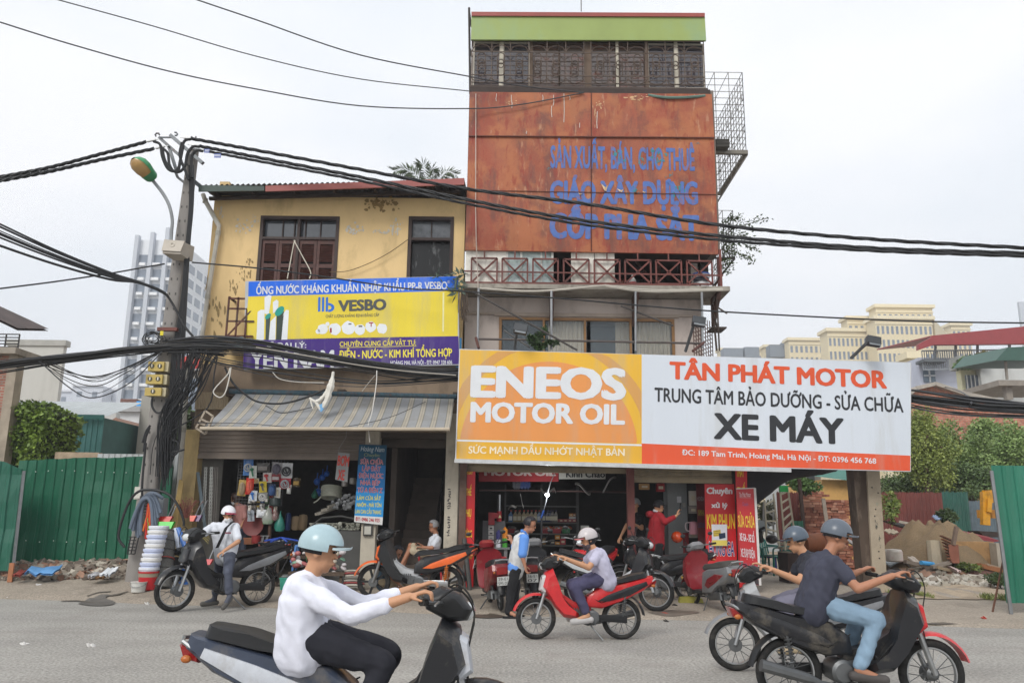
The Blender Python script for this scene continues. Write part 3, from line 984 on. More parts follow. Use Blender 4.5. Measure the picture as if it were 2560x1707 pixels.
m=MB();x=(w2[0]+w2[1])/2;m.b2(x-.012,x+.012,YF+.1,YF+.128,zt2+.03,w2[3]-.07);m.build('glazing_bar',DKW,wn)
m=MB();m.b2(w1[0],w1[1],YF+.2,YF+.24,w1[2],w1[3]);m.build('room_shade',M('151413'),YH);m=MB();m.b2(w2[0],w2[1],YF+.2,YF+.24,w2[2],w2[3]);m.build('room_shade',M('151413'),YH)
flake(wallpl,E,1570,265,130,60,M('8f7448',var=.25,scale=5),YH,60,'soot_patch')
# rain pipe
m=MB()
pp=[U(f(*q),17.28)for f,q in((E,(92,185)),(E,(110,240)),(E,(226,450)),(E,(217,510)),(E,(130,1040)),(E,(82,1390)),(G,(100,190)),(G,(62,700)),(G,(30,1100)))]
pp.append(V((pp[-1].x,pp[-1].y,zg(pp[-1].x,17.2))))
m.tube(pp,.05,8);m.build('drainpipe',M('bdb9ae',rough=.5,var=.15,stain='8b8578',samt=.5),YH,sm=True)
m=MB()
for q in(1,3,4,6,7):
 m.tube([pp[q]-V((0,0,.05)),pp[q]+V((0,0,.05))],.058,8)
m.build('pipe_collar',M('a8a498'),YH)
# small balcony cage at the wall corner behind the sign
x0,x1,z0,z1=rect(E,296,1045,520,1380,17.0)
m=MB()
for x in(x0,x0+.2,x0+.4):m.bar((x,17,z0),(x,17,z1),.035)
for z in(z0+.03,z0+.35,z1-.25,z1-.03):m.bar((x0,17,z),(x1,17,z),.035)
m.bar((x0,17,z0),(x1,17,z1-.2),.03);m.bar((x0,17,z0),(x0,17.4,z0),.04);m.bar((x0,17,z1),(x0,17.4,z1),.04)
m.build('balcony_rail',M('5d3a31',var=.3,stain='3c4a45',samt=.6),YH)
m=MB();m.b2(x0-.05,x1,16.95,YF,z0-.12,z0-.02);m.build('balcony_slab',CONC,YH)
x0,x1,z0,z1=rect(E,245,1375,420,1460,16.95)
m=MB();m.b2(x0,x1,16.95,17.0,z0,z1)
tag(m.build('tin_board',M('7fb0b5',var=.3,stain='d0d0c8',samt=.6,sscale=8)),'faded light blue board fixed below the balcony cage','board')
# ground floor structure
gx=lambda f,x,y,Y=YF:U(f(x,y),Y).x
p1=(gx(G,45,1000),gx(G,168,1000));p2=(gx(G,1525,1400),gx(G,1640,1400));p3=(gx(G,2200,1100),-1.08)
PIL=M('c2aa78',rough=.9,var=.15,stain='8a7858',samt=.6,sscale=2,streak=.4)
WPIL=M('b9b1a1',rough=.9,var=.15,stain='6d655a',samt=.6,sscale=2.5,streak=.5)
m=MB();m.b2(p1[0],p1[1],YF+.006,YF+.3,-.05,zS);m.build('pillar',PIL,YH)
m=MB();m.b2(p2[0],p2[1],YF-.1,YF+.2,-.05,zS);m.build('pillar',WPIL,YH)
m=MB();m.b2(p3[0],p3[1],YF-.05,YF+.3,-.05,zS+.4);wp=m.build('pillar',WPIL,YH)
FLR=.16
m=MB();m.b2(p1[0],xR,YF-.05,YF+7,-.05,FLR);m.build('shop_floor',M('6b635a',var=.25),YH)
m=MB()
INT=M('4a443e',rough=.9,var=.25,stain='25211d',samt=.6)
m.b2(p1[0]+.01,p1[1]-.02,YF+.3,YF+5,FLR,zS+.3);m.b2(p1[0],p2[0]+.1,YF+5,YF+5.1,FLR,zS+.3)
m.b2(p2[0]+.02,p2[0]+.14,YF+.2,YF+7,FLR,zS+.3);m.b2(p3[0]+.02,xR,YF+.3,YF+7,FLR,zS+.3)
m.b2(p1[0],p2[0]+.02,YF+.2,YF+7,zS+.3,zS+.4)
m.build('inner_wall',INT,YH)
m=MB();sx0,sx1=gx(G,1760,1400),gx(G,2085,1400)
for i in range(13):
 m.b2(sx0,sx1,YF+.7+i*.27,YF+.7+(i+1)*.27+.02,FLR,FLR+.18*(i+1))
m.build('stair',M('75695f',var=.2),YH)
m=MB();m.b2(sx0-.12,sx0,YF+.5,YF+5,FLR,zS+.3);m.b2(p2[1],p3[0],YF+4.4,YF+4.5,FLR,zS+1.2);m.build('stair_wall',M('5b524b',var=.25),YH)
m=MB()
for i in range(5):
 m.bar((sx1+.03,YF+.8+i*.7,FLR+.5+i*.46),(sx1+.03,YF+.8+i*.7,FLR+1.2+i*.46),.03)
m.bar((sx1+.03,YF+.8,FLR+1.2),(sx1+.03,YF+3.6,FLR+3.0),.05);m.build('stair_rail',M('2c2624'),YH)
# roller shutter
x0,x1=p1[1],p2[0]
zsb=U(G(800,905),YF).z
SHUT=M('7b7066',rough=.55,var=.15,scale=3,stain='4f463e',samt=.5,sscale=1.5,metal=.2)
m=MB();corr(m,x0,x1,zsb,zS+.02,YF+.05,.088,.022,vertical=False);m.b2(x0,x1,YF+.01,YF+.07,zsb-.09,zsb);m.build('roller_shutter',SHUT,YH)
m=MB();m.b2(p2[1],p3[0],YF+.1,YF+.3,zS-.12,zS+.5);m.b2(p2[1],p3[0],YF+.35,YF+.4,zS-.3,zS);m.build('lintel',M('4d443c',var=.3),YH)
m=MB();m.b2(p1[0]+.2,gx(G,440,500),YF-.1,YF-.02,zS+.42,zS+.78);
corr(m,p1[0]+.2,gx(G,440,500),zS+.42,zS+.78,YF-.105,.05,.015);m.build('vent_panel',M('a3937a',var=.15),YH)
# meter box on the pillar
x0,x1,z0,z1=rect(Nc,2028,1110,2160,1270,YF-.1)
mtr=empty('electric_meter',((x0+x1)/2,YF-.16,z0),'arched electric meter cover on the white pillar below the blue banner','electric meter')
m=MB();m.prism([(x0,YF-.16,z0),(x1,YF-.16,z0),(x1,YF-.16,z0+.2)]+[((x0+x1)/2+math.cos(a)*(x1-x0)/2,YF-.16,z0+.2+math.sin(a)*.08)for a in(.5,1.05,1.57,2.1,2.64)]+[(x0,YF-.16,z0+.2)],(0,.06,0));m.build('cover',M('3c3a37',rough=.4),mtr)
m=MB();m.b2(x0+.025,x1-.025,YF-.172,YF-.165,z0+.03,z0+.19);m.build('window',M('b4b2a8',rough=.3),mtr)
# pencilled scribbles on the white pillar
def scribble(par,x0,x1,z0,z1,Y,n,mat):
 m=MB()
 for i in range(n):
  z=z0+(z1-z0)*(i+.5)/n
  P=[V((x0+(x1-x0)*random.random(),Y,z+random.uniform(-1,1)*(z1-z0)/n*.45))for _ in range(5)]
  m.tube(spline(P,3),.006,4)
 m.build('scribble',mat,par)
qx0,qx1,qz0,qz1=rect(G,2215,1180,2245,1345,YF-.055)
scribble(YH,qx0,qx1,qz0,qz1,YF-.055,9,M('3b3a42'))
qx0,qx1,qz0,qz1=rect(G,2210,1400,2240,1568,YF-.055)
scribble(YH,qx0,qx1,qz0,qz1,YF-.055,8,M('3b3a42'))
# -- awning
ra,rb=U(G(440,385),17.18),U(G(2292,430),17.18)
fa,fb=U(G(198,688),16.0),U(G(2235,695),16.0)
AW=empty('awning',((fa.x+fb.x)/2,16,fb.z),'grey and cream striped fabric awning over the hardware shop','awning')
m=MB()
a2,b2_=U(G(492,400),17.18),U(G(2272,440),17.18)
bnd=[0]
NS=17
for i in range(NS):
 for w_ in(.56,.62,.74,.80,.92,1.0):
  bnd.append((i+w_)/NS)
def aw(t,s):
 p=a2 .lerp(b2_,t).lerp(fa.lerp(fb,t),s)
 return p-V((0,0,.3*s*(1-s)+.012*math.sin(t*40)*s))
R0=[[aw(t,s/8)for t in bnd]for s in range(9)]
W=[[m.bm.verts.new(p)for p in r_]for r_ in R0]
for j in range(8):
 for i in range(len(bnd)-1):
  f=m.bm.faces.new((W[j][i],W[j][i+1],W[j+1][i+1],W[j+1][i]))
  f.material_index=(0,1,2,3,2,1)[i%6]
CL=[M(h,rough=.85,var=.12,scale=2,stain='6d6457',samt=.35,sscale=1.2,streak=2)for h in('8f9193','7d7c78','a8a194','969288')]
m.build('cloth',CL,AW,sm=True)
m=MB();m.tube([ra,rb],.055,10);m.build('roller',M('3d5560',var=.4,scale=20,stain='6b4a3a',samt=.5,sscale=12),AW,sm=True)
m=MB();m.tube([fa,fb],.035,8);m.build('front_bar',M('b2a693',var=.2),AW,sm=True)
m=MB()
for t in(.02,.97):
 p,q=ra.lerp(rb,t),fa.lerp(fb,t)
 m.bar(p+V((0,.1,-.55)),q+V((0,.05,-.02)),.035)
m.build('arm',M('5b5650',metal=.5),AW)
for t in(0,.49,1):
 m=MB();m.box(ra.lerp(rb,t)+V((0,.1,0)),(.16,.2,.2))
 m.build('bracket',M('4a4038'),AW)
# ragged bracket box at the awning's left end
m=MB();q=U(G(240,660),16.05)
for a_,b_ in(((165,685),(240,545)),((240,545),(305,590)),((305,590),(240,735)),((240,735),(165,685)),((200,610),(290,650)),((180,640),(240,660))):
 m.bar(U(G(*a_),16.08),U(G(*b_),16.08),.035)
tag(m.build('loose_frame',M('9a8f80',var=.3)),'broken wooden frame dangling at the left end of the awning','frame')
# ================================================================ sign over the hardware shop
def SIGN(name,f4,Ys,label,t=.14,frame=None):
 P=[U(p,y)for p,y in zip(f4,Ys)]
 pl=Plane(*P)
 P[2]=pl.hit(f4[2])
 pl.c[2]=P[2]
 e=empty(name,((P[3]+P[2])/2),label,'sign')
 m=pl.slab(t);m.build('board',frame or M('b9bcbf',rough=.5,var=.1),e)
 return e,pl
e,pl=SIGN('shop_sign',(E(445,910),E(2222,868),F(1055,838),F(560,849)),(16.93,16.93,17.1,17.1),'blue, yellow and purple plumbing shop sign below the louvred windows')
SB,SY,SP=vinyl('1467e0'),vinyl('e5cf3e'),vinyl('41257c')
patch(E,((472,915),(2221,870),(2219,990),(469,1038)),pl,SB,e,'blue_band')
patch(E,((469,1038),(2219,990),(2216,1368),(438,1400)),pl,SY,e,'yellow_field')
patch(F,((561,778.5),(1053,772),(1055,836),(558,848)),pl,SP,e,'purple_band')
text('ỐNG NƯỚC KHÁNG KHUẨN NHẬP KHẨU PP-R VESBO',E(537,1020),E(2128,977),19,pl,WHITE,e,.03)
text('®',E(2128,930),E(2152,929),7,pl,WHITE,e,0)
LB=M('2a6fd0',rough=.35,var=.03)
for x in(1052,1084,1116):
 patch(E,((x,1050),(x+8,1042),(x+16,1042),(x+20,1050),(x+18,1162),(x-2,1166)),pl,LB,e,'logo_bar',.005)
ring=[(1136+52*math.sin(a),1130-38*math.cos(a))for a in(i*math.pi/10 for i in range(11))]
rin=[(1136+26*math.sin(a),1130-18*math.cos(a))for a in(i*math.pi/10 for i in range(10,-1,-1))]
patch(E,ring+rin,pl,LB,e,'logo_curve',.005)
text('VESBO',E(1225,1160),E(1615,1146),26,pl,M('55585a'),e,.05)
text('CHẤT LƯỢNG KHẲNG ĐỊNH ĐẲNG CẤP',E(1115,1215),E(1560,1204),7,pl,M('55585a'),e,.01)
PW=M('e2e6ea',rough=.4,var=.06)
for pts,mt in((((548,1165),(575,1148),(605,1150),(600,1400),(537,1402)),PW),(((605,1045),(640,1025),(664,1032),(640,1190),(605,1180)),PW),(((675,1085),(705,1064),(722,1078),(716,1150),(676,1180)),PW),(((616,1215),(655,1200),(640,1400),(612,1401)),M('46524f')),(((655,1245),(700,1200),(695,1399),(640,1400)),PW),(((706,1190),(768,1160),(745,1398),(700,1399)),M('39443f')),(((760,1180),(785,1150),(808,1152),(795,1397),(745,1398)),PW)):
 patch(E,pts,pl,mt,e,'pipe_picture',.005)
for cx,cy,rx,ry in((634,1203,24,24),(730,1160,38,40)):
 patch(E,[(cx+rx*math.cos(a)-.25*ry*math.sin(a),cy+ry*math.sin(a)-.3*rx*math.cos(a))for a in(i*.45 for i in range(14))],pl,M('2a9c8e'),e,'pipe_end_picture',.007)
for cx,cy,r in((1090,1310,45),(1190,1310,52),(1305,1300,58),(1400,1315,46),(1490,1290,46),(1585,1305,44),(1050,1330,20),(1130,1268,18)):
 patch(E,[(cx+r*math.cos(a)*random.uniform(.9,1.05),cy+r*math.sin(a)*random.uniform(.9,1.05))for a in(i*.42 for i in range(15))],pl,PW,e,'fitting_picture',.005)
for q in((1150,1300,1165,1340),(1475,1252,1512,1262),(1490,1262,1498,1290),(1390,1280,1420,1292),(1305,1262,1330,1272)):
 patch(E,((q[0],q[1]),(q[2],q[1]),(q[2],q[3]),(q[0],q[3])),pl,M('a03a3a')if q[0]!=1390 and q[0]!=1305 else M('55585a'),e,'fitting_detail',.007)
patch(E,((2090,1005),(2104,1005),(2100,1330),(2088,1330)),pl,M('e6e2a8'),e,'pipe_picture',.005)
text('ĐẠI LÝ:',E(708,1470),E(952,1465),13,pl,WHITE,e,.025)
text('YẾN NAM',G(615,197),G(1284,184),40,pl,WHITE,e,.05)
YT=M('efe04a',rough=.35,var=.03)
text('CHUYÊN CUNG CẤP VẬT TƯ:',E(1232,1455),E(1868,1442),12,pl,YT,e,.015)
patch(E,((1232,1462),(1870,1448),(1870,1452),(1232,1466)),pl,YT,e,'underline',.005)
text('ĐIỆN - NƯỚC - KIM KHÍ TỔNG HỢP',E(1228,1556),E(2168,1536),19,pl,YT,e,.03)
text('HOÀNG MAI, HÀ NỘI - ĐT: 0947 328 606',G(1752,168),G(2255,163),9.5,pl,WHITE,e,.03)
x0,x1,z0,z1=rect(J,60,925,97,1140,17.2)
m=MB();m.b2(x0,x1,17.2,17.3,z0,z1);tag(m.build('side_board',M('5aa6dc',var=.08)),'narrow light blue board at the right end of the purple sign','board')
# blue banner on the pillar
e,pl=SIGN('banner_sign',(G(1495,818),G(1722,824),G(1685,1478),G(1453,1452)),(17.2,17.2,17.22,17.22),'tall blue repair banner with red and yellow lettering on the white pillar',.03,M('3a4b58'))
patch(G,((1497,820),(1720,826),(1713,990),(1487,985)),pl,M('164a66',var=.1,scale=3),e,'banner_field')
patch(G,((1487,985),(1713,990),(1703,1200),(1472,1200)),pl,M('1b6aa6',var=.1,scale=3),e,'banner_field')
patch(G,((1472,1200),(1703,1200),(1690,1412),(1458,1398)),pl,M('2c8fd0',var=.12,scale=3),e,'banner_field')
patch(G,((1458,1398),(1690,1412),(1685,1476),(1454,1450)),pl,M('d3d2cf',var=.1),e,'banner_foot')
text('Hoàng Nam',G(1508,872),G(1698,880),12,pl,M('b8c4c8'),e,.0,slant=.25)
text('Chuyên:',G(1535,915),G(1667,920),8,pl,M('8f9a68'),e,.0,slant=.0)
RT=M('b02436',rough=.4)
for s,a,b in(('SỬA CHỮA',(1507,976),(1690,982)),('LẮP ĐẶT',(1520,1034),(1670,1038)),('ĐIỆN NƯỚC',(1492,1090),(1690,1096)),('NHÀ BẾP',(1506,1148),(1664,1152)),('TỪ A ĐẾN Z',(1482,1208),(1684,1214))):
 text(s,G(*a),G(*b),11.5,pl,M('d9d4da'),e,.05,.006)
 text(s,G(*a),G(*b),11.5,pl,RT,e,.012,.010)
YL=M('d6cf5a',rough=.4)
for s,a,b in(('LÀM CỬA SẮT',(1479,1270),(1672,1274)),('NHÔM - MÁI TÔN',(1476,1326),(1676,1330)),('LAN CAN CẦU THANG',(1464,1380),(1674,1388))):
 text(s,G(*a),G(*b),9.5,pl,YL,e,.03)
text('ĐT: 0986 246 925',G(1466,1440),G(1662,1452),8.5,pl,RT,e,.03)
# hand lettered air pump sign
e,pl=SIGN('tyre_pump_sign',(Nc(1655,60),Nc(1822,76),Nc(1790,492),Nc(1612,455)),(17.1,17.1,17.1,17.1),'grey hand lettered board with red BƠM XE hanging in the doorway',.015,M('8d8f8f',rough=.7,var=.12,scale=5))
text('BƠM',Nc(1646,245),Nc(1806,265),24,pl,M('c24a40',var=.2),e,.04)
text('XE',Nc(1650,452),Nc(1742,460),24,pl,M('c24a40',var=.2),e,.04)
m=MB();m.tube([pl.hit(Nc(1662,85)),U(Nc(1672,0),17.1),U(G(1390,760),17.1),U(G(1392,710),17.1)],.006,5);m.build('hanging_wire',M('8c8c8a'),e)
# ================================================================ the big motor oil sign
e,pl=SIGN('workshop_sign',(F(1055,801),F(2093,832),F(2092,1083),F(1045,1055)),(16.3,16.3,16.42,16.42),'long orange and white motorcycle workshop sign with red foot band',.2,M('c9cacc',rough=.4,metal=.3))
GO,OR_,BR=vinyl('e2b137'),vinyl('df9350'),vinyl('cf9a55')
patch(F,((1057,803),(1474,814),(1474,1064.5),(1048,1053)),pl,GO,e,'yellow_field',.002)
ring=[]
for i in range(41):
 a=math.radians(180+180*i/40)
 ring.append((1262+262*math.cos(a),1075+300*math.sin(a)))
inn=[]
for i in range(40,-1,-1):
 a=math.radians(180+180*i/40)
 inn.append((1262+232*math.cos(a),1075+284*math.sin(a)))
def clipx(pts):
 return[(min(1473,max(1057-(y-803)*.036,x)),min(1012,max(804+(x-1057)*.026,y)))for x,y in pts]
def ringstrip(f,outer,inner,pl,mat,par,name,off):
 m=MB()
 o,i_=clipx(outer),clipx(list(reversed(inner)))
 for k in range(len(o)-1):
  q=[o[k],o[k+1],i_[k+1],i_[k]]
  if len(set(q))<4:
   q=list(dict.fromkeys(q))
  ar=sum(q[a][0]*q[(a+1)%len(q)][1]-q[(a+1)%len(q)][0]*q[a][1]for a in range(len(q)))
  if len(q)>2 and abs(ar)>1:
   m.face([pl.hit(f(*p),off)for p in q])
 return m.build(name,mat,par)
ringstrip(F,ring,inn,pl,BR,e,'arc',.004)
disc=[(1260+205*math.cos(a),1035+205*math.sin(a))for a in(math.radians(187+166*i/30)for i in range(31))]
patch(F,[(1060,1008)]+disc+[(1462,1018)],pl,OR_,e,'disc',.004)
patch(F,((1050,1009),(1474,1020),(1474,1024),(1050,1013)),pl,WHITE,e,'stripe',.006)
patch(F,((1049,1013),(1474,1024),(1474,1064.5),(1048,1053)),pl,vinyl('dfab35'),e,'yellow_foot',.005)
patch(F,((1474,814),(2091,833.5),(2091,1055),(1474,1022)),pl,vinyl('cfd6df'),e,'white_field',.002)
patch(F,((1474,1018),(2091,1046),(2090.5,1081),(1474,1064.5)),pl,vinyl('dd5733'),e,'red_foot',.004)
text('ENEOS',J(182,1350),J(1290,1372),73,pl,WHITE,e,.055,.008)
text('MOTOR OIL',J(172,1537),J(1290,1556),47,pl,WHITE,e,.05,.008)
text('SỨC MẠNH DẦU NHỚT NHẬT BẢN',K(155,98),K(1330,117),17.5,pl,M('e6dcc4'),e,.025,.008)
text('TÂN PHÁT MOTOR',J(1636,1222),Lc(1338,792),41,pl,M('d7542c',rough=.4,var=.08),e,.045,.006)
DT=M('2a2c30',rough=.4,var=.06)
text('TRUNG TÂM BẢO DƯỠNG - SỬA CHỮA',J(1520,1390),Lc(1465,970),34,pl,DT,e,.024,.006)
text('XE MÁY',Lc(82,1160),Lc(1022,1200),61,pl,DT,e,.042,.006)
text('ĐC: 189 Tam Trinh, Hoàng Mai, Hà Nội - ĐT: 0396 456 768',K(1765,110),Lc(1265,1348),13,pl,WHITE,e,.02,.008)
m=MB();a,b=pl.hit(F(1044,1056)),pl.hit(F(1815,1078));m.bar(a+V((0,-.03,-.02)),b+V((0,-.03,-.02)),.07);m.build('bottom_rail',metal('c8c9c8',.4),e)
# flood lamps on stalks
def flood(base,head,name_label,flip=1):
 a,b=base,head
 r=empty('flood_lamp',a,name_label,'flood lamp','flood lamps on the workshop sign')
 m=MB();m.bar(a,b,.045);m.build('stalk',M('5a5c5e',metal=.4),r)
 m=MB();q=Matrix.Rotation(R_(-25),3,'X')@Matrix.Rotation(R_(12*flip),3,'Y');m.box(b+V((.07*flip,-.02,-.02)),(.26,.14,.17),q)
 for k in range(5):m.box(b+V((.07*flip-.1+k*.05,.07,.02)),(.012,.08,.16),q)
 m.build('lamp_head',M('3a3d40',rough=.5),r)
 m=MB();m.box(b+V((.07*flip,-.1,-.06)),(.22,.01,.12),q);m.build('lens',M('777c80',rough=.1),r)
flood(U(J(490,1012),16.4),U(J(508,855),16.0),'black flood lamp on a short upright stalk before the big window')
flood(U(J(1745,1026),16.4),U(J(1815,800),16.0),'flood lamp on a slanting stalk beside the side grille')
flood(U(Lc(1080,575),16.4),U(Lc(1215,445),15.9),'flood lamp leaning right over the white half of the sign')
# ================================================================ rusty tall house with the motorcycle workshop
tx0,tx1=-1.045,(U(F(1640,300),YF).x+U(F(1650,580),YF).x)/2
zsl=U(F(1360,664),YF).z
zpb,zpt=U(F(1360,579),YF).z,U(F(1350,215),YF).z
zgt=U(F(1350,95),YF).z;ztop=U(F(1350,31),YF).z
TH=empty('tower_house',((tx0+tx1)/2,YF,0),'tall narrow house clad in rusty orange sheets above the motorcycle workshop','house')
PLAST=M('c4b8b0',rough=.9,var=.12,scale=1,stain='6f655d',samt=.5,sscale=1.6,streak=.5)
SIDE=M('7d746c',rough=.9,var=.2,stain='5a524b',samt=.5)
wz=rect(J,372,752,1690,1100,YF)
zg0=U(K(700,160),YF).z
m=MB();sheet(m,tx0,tx1-.35,zg0,zsl-.12,YF+.35,(wz,),.2)
m.b2(tx0,tx0+.15,YF+.55,YF+9,zg0,zgt);m.b2(tx1-.5,tx1-.35,YF+.55,YF+9,zg0,zgt);m.b2(tx0,tx1-.35,YF+9,YF+9.15,0,zgt)
m.build('wall',PLAST,TH)
m=MB();m.b2(tx0-.02,tx1+.12,YF-.35,YF+.9,zsl-.1,zsl);m.build('balcony_slab',M('9a948a',rough=.9,var=.2,stain='56504a',samt=.7,sscale=3),TH)
for x in(U(J(765,700),YF).x,U(J(1380,700),YF).x,tx1-.1):
 m=MB();m.prism([(x-.04,YF+.34,zsl-.1),(x-.04,YF-.3,zsl-.1),(x-.04,YF-.28,zsl-.17),(x-.04,YF+.34,zsl-.75)],(.08,0,0))
 m.build('bracket',M('5e4740',var=.3),TH)
# rust panels
def rustmat():
 m_=M('93523a',rough=.6,var=.25,scale=.9,stain='933e28',samt=.7,sscale=.8,spos=.47,streak=.6,fine=.1,bump=.08,bs=14)
 t=m_.node_tree;n,l=t.nodes,t.links.new
 b=n['Principled BSDF']
 src=b.inputs['Base Color'].links[0].from_socket
 tc=n.new('ShaderNodeTexCoord')
 for sc,st,col,lo,hi,amt in((2.4,.28,'6b4238',.49,.6,.75),(1.1,1.0,'ac6a42',.47,.58,.7),(5.5,.3,'852a1f',.54,.62,.6),(9,.22,'b98f70',.6,.67,.5),(16,1,'5c2e20',.62,.7,.6)):
  mp=n.new('ShaderNodeMapping');mp.inputs['Scale'].default_value=(1,1,st);mp.inputs['Location'].default_value=(sc,sc*2,sc*3)
  nz=n.new('ShaderNodeTexNoise');nz.inputs['Scale'].default_value=sc;nz.inputs['Detail'].default_value=8;nz.inputs['Roughness'].default_value=.65
  mr=n.new('ShaderNodeMapRange');mr.inputs[1].default_value=lo;mr.inputs[2].default_value=hi;mr.inputs[4].default_value=amt
  mm=n.new('ShaderNodeMix');mm.data_type='RGBA';mm.inputs['B'].default_value=lin(col)
  l(tc.outputs['Object'],mp.inputs[0]);l(mp.outputs[0],nz.inputs['Vector']);l(nz.outputs['Fac'],mr.inputs[0]);l(mr.outputs[0],mm.inputs['Factor']);l(src,mm.inputs['A'])
  src=mm.outputs['Result']
 l(src,b.inputs['Base Color'])
 return m_
RUST=rustmat()
c=[U(F(1079,213),YF-.28),U(F(1634,218),YF-.28),U(F(1650,584),YF-.3),U(F(1068,574),YF-.3)]
cm=[U(F(1076.5,314),YF-.28),U(F(1640,318),YF-.28)]
pT=Plane(c[0],c[1],cm[1],cm[0]);pB=Plane(cm[0],cm[1],c[2],c[3])
m=MB();m.rows([[p+V((0,-.03,0))for p in(c[0],c[1],cm[1],cm[0])],[p+V((0,.03,0))for p in(c[0],c[1],cm[1],cm[0])]]);m.build('upper_cladding',RUST,TH)
m=pB.slab(.06);m.build('lower_cladding',RUST,TH)
m=MB()
xs_=[U(F(1358,y),YF-.3).x for y in(214,318,580)]
m.bar((xs_[0],YF-.318,pT.c[0].z),(xs_[1],YF-.318,cm[0].z),.018);m.bar((xs_[1],YF-.306,cm[0].z),(xs_[2],YF-.318,c[3].z),.014)
m.bar(U(F(1076,437),YF-.306),U(F(1645,447),YF-.306),.012);m.bar(cm[0]+V((0,-.03,0)),cm[1]+V((0,-.03,0)),.022)
m.build('seam',M('5a3024',var=.3),TH)
m=MB();m.b2(tx0+.02,tx1-.2,YF-.2,YF+2.0,zpb-.06,zpb+.02);m.b2(tx0+.02,tx1-.1,YF-.24,YF-.1,zpb-.02,zpt)
m.build('cladding_frame',M('3a2f2a',var=.3),TH)
m=MB();m.b2(tx1-.2,tx1-.02,YF-.2,YF+4,zpb,zpt);m.build('side_wall',SIDE,TH)
m=MB();m.b2(tx0+.01,tx0+.1,YF-.2,YF+4,zpb,zpt);m.build('side_wall',SIDE,TH)
BL=M('4d6aa8',rough=.6,var=.2,scale=7,stain='94583f',samt=.75,sscale=6,spos=.53)
TEAL=M('2e7e88',rough=.55,var=.2,scale=5,stain='8f5a48',samt=.4,sscale=6,spos=.58)
text('SẢN XUẤT, BÁN, CHO THUÊ',I(755,1230),I(1812,1252),53,pB,BL,TH,.035)
text('GIÁO XÂY DỰNG',I(755,1490),I(1832,1498),53,pB,BL,TH,.055)
text('CỐP PHA SẮT',J(755,185),J(1840,203),58,pB,BL,TH,.06)
for q in((1530,1130,70,45),(1430,1180,40,40),(1240,1130,40,50),(1560,1180,50,40),(1690,1400,60,60),(1370,1400,50,40),(1835,1055,25,10),(1625,1290,30,20),(745,1240,30,12),(1300,1180,40,30)):
 flake(pB,I,*q,TEAL,TH,14,'teal_patch',.0085)
CREAM=M('c6a27c',var=.2)
for q in((1390,720,110,20),(480,755,60,15),(1110,770,40,30),(1080,850,20,60)):
 flake(pT,I,*q,CREAM,TH,16,'bare_patch',.034)
for q in((1150,1380,25,30),(1265,1400,25,14),(970,1425,14,8),(1440,1412,14,8)):
 m=MB()
 P=[pB.hit(I(q[0]+dx*q[2],q[1]+dy*q[3]),o)for dx,dy,o in((-1,-1,.008),(.2,-.1,.05),(1,-.6,.01),(.5,.9,.03),(-.1,.6,.05))]
 m.face(P);m.build('torn_flap',M('cdb08a',var=.2),TH)
for q in((1160,1415,14,8),(980,1432,10,6),(1380,1420,10,8)):
 patch(I,[(q[0]+q[2]*math.cos(a),q[1]+q[3]*math.sin(a))for a in(i*1.05 for i in range(6))],pB,M('1c1412'),TH,'hole',.0088)
# white paint runs and cable ends on the upper sheet
m=MB()
for x,a,b in((355,690,745),(468,700,795),(697,700,750),(775,700,780),(895,700,735),(852,690,900),(970,905,940),(1095,820,945),(577,965,985),(762,780,862)):
 P=[pT.hit(I(x+random.uniform(-3,3),a+(b-a)*t/3),.037)for t in range(4)]
 m.tube(P,.008,5)
m.build('paint_run',M('c9c2bb'),TH)
m=MB();m.tube([U(I(205,690),17.04),U(I(203,1540),17.04),U(J(208,250),17.04),U(J(222,560),17.0)],.01,5);m.build('white_cable',M('b9aca2'),TH)
# glazed top storey
gw=(U(F(1086,150),YF).x,U(F(1622,150),YF).x,U(F(1350,208),YF).z,zgt)
m=MB();m.b2(tx0+.02,tx1-.15,YF+.35,YF+9,zpt-.02,zpt+.1);m.b2(tx0,tx1-.14,YF-.2,YF+.5,zpt-.04,zpt+.06);m.build('top_floor',M('4a3e38',var=.3),TH)
GP=M('37333a',rough=.08,var=.35,scale=.8,spec=.9,coat=.5,stain='5a4338',samt=.7,sscale=1.6,streak=4)
GP2=M('4e4039',rough=.1,var=.3,scale=.8,spec=.9,coat=.5,stain='7a4636',samt=.7,sscale=2.2,streak=3)
bx_=[(190,380),(408,600),(622,815),(822,1002),(1052,1235),(1256,1448),(1472,1665),(1690,1880)]
for i,(l,r_)in enumerate(bx_):
 x0,x1,z0,z1=rect(I,l,312+i*2,r_,650+i,YF+.02)
 wn=window_box(TH,(x0-.02,x1+.02,z0,z1),YF,.035,M('b3aca0',var=.15)if i in(0,1,6,7)else M('58493f',var=.25),'window',d=.06)
 m=MB();m.b2(x0,x1,YF+.035,YF+.05,z0+.02,z1-.02);m.build('pane',GP if i in(0,1,6,7)else GP2,wn)
 m=MB()
 for k in range(9):
  z=z0+.1+(z1-z0-.2)*k/8
  m.b2(x0+.03,x1-.03,YF+.026,YF+.032,z-.012,z+.012)
 m.build('louvre_line',M('5f5450',rough=.3),wn)
for l,r_ in((600,622),(1005,1050),(1448,1472)):
 x0,x1,z0,z1=rect(I,l,305,r_,655,YF);m=MB();m.b2(x0,x1,YF-.03,YF+.06,z0,z1)
 m.build('mullion',M('6b5a4c',var=.2),TH)
for l,r_ in((380,406),(1234,1254),(1666,1690)):
 x0,x1,z0,z1=rect(I,l,310,r_,645,YF-.03);m=MB();m.b2(x0,x1,YF-.035,YF-.002,z0,z1)
 m.build('white_post',M('c5beae',var=.1),TH)
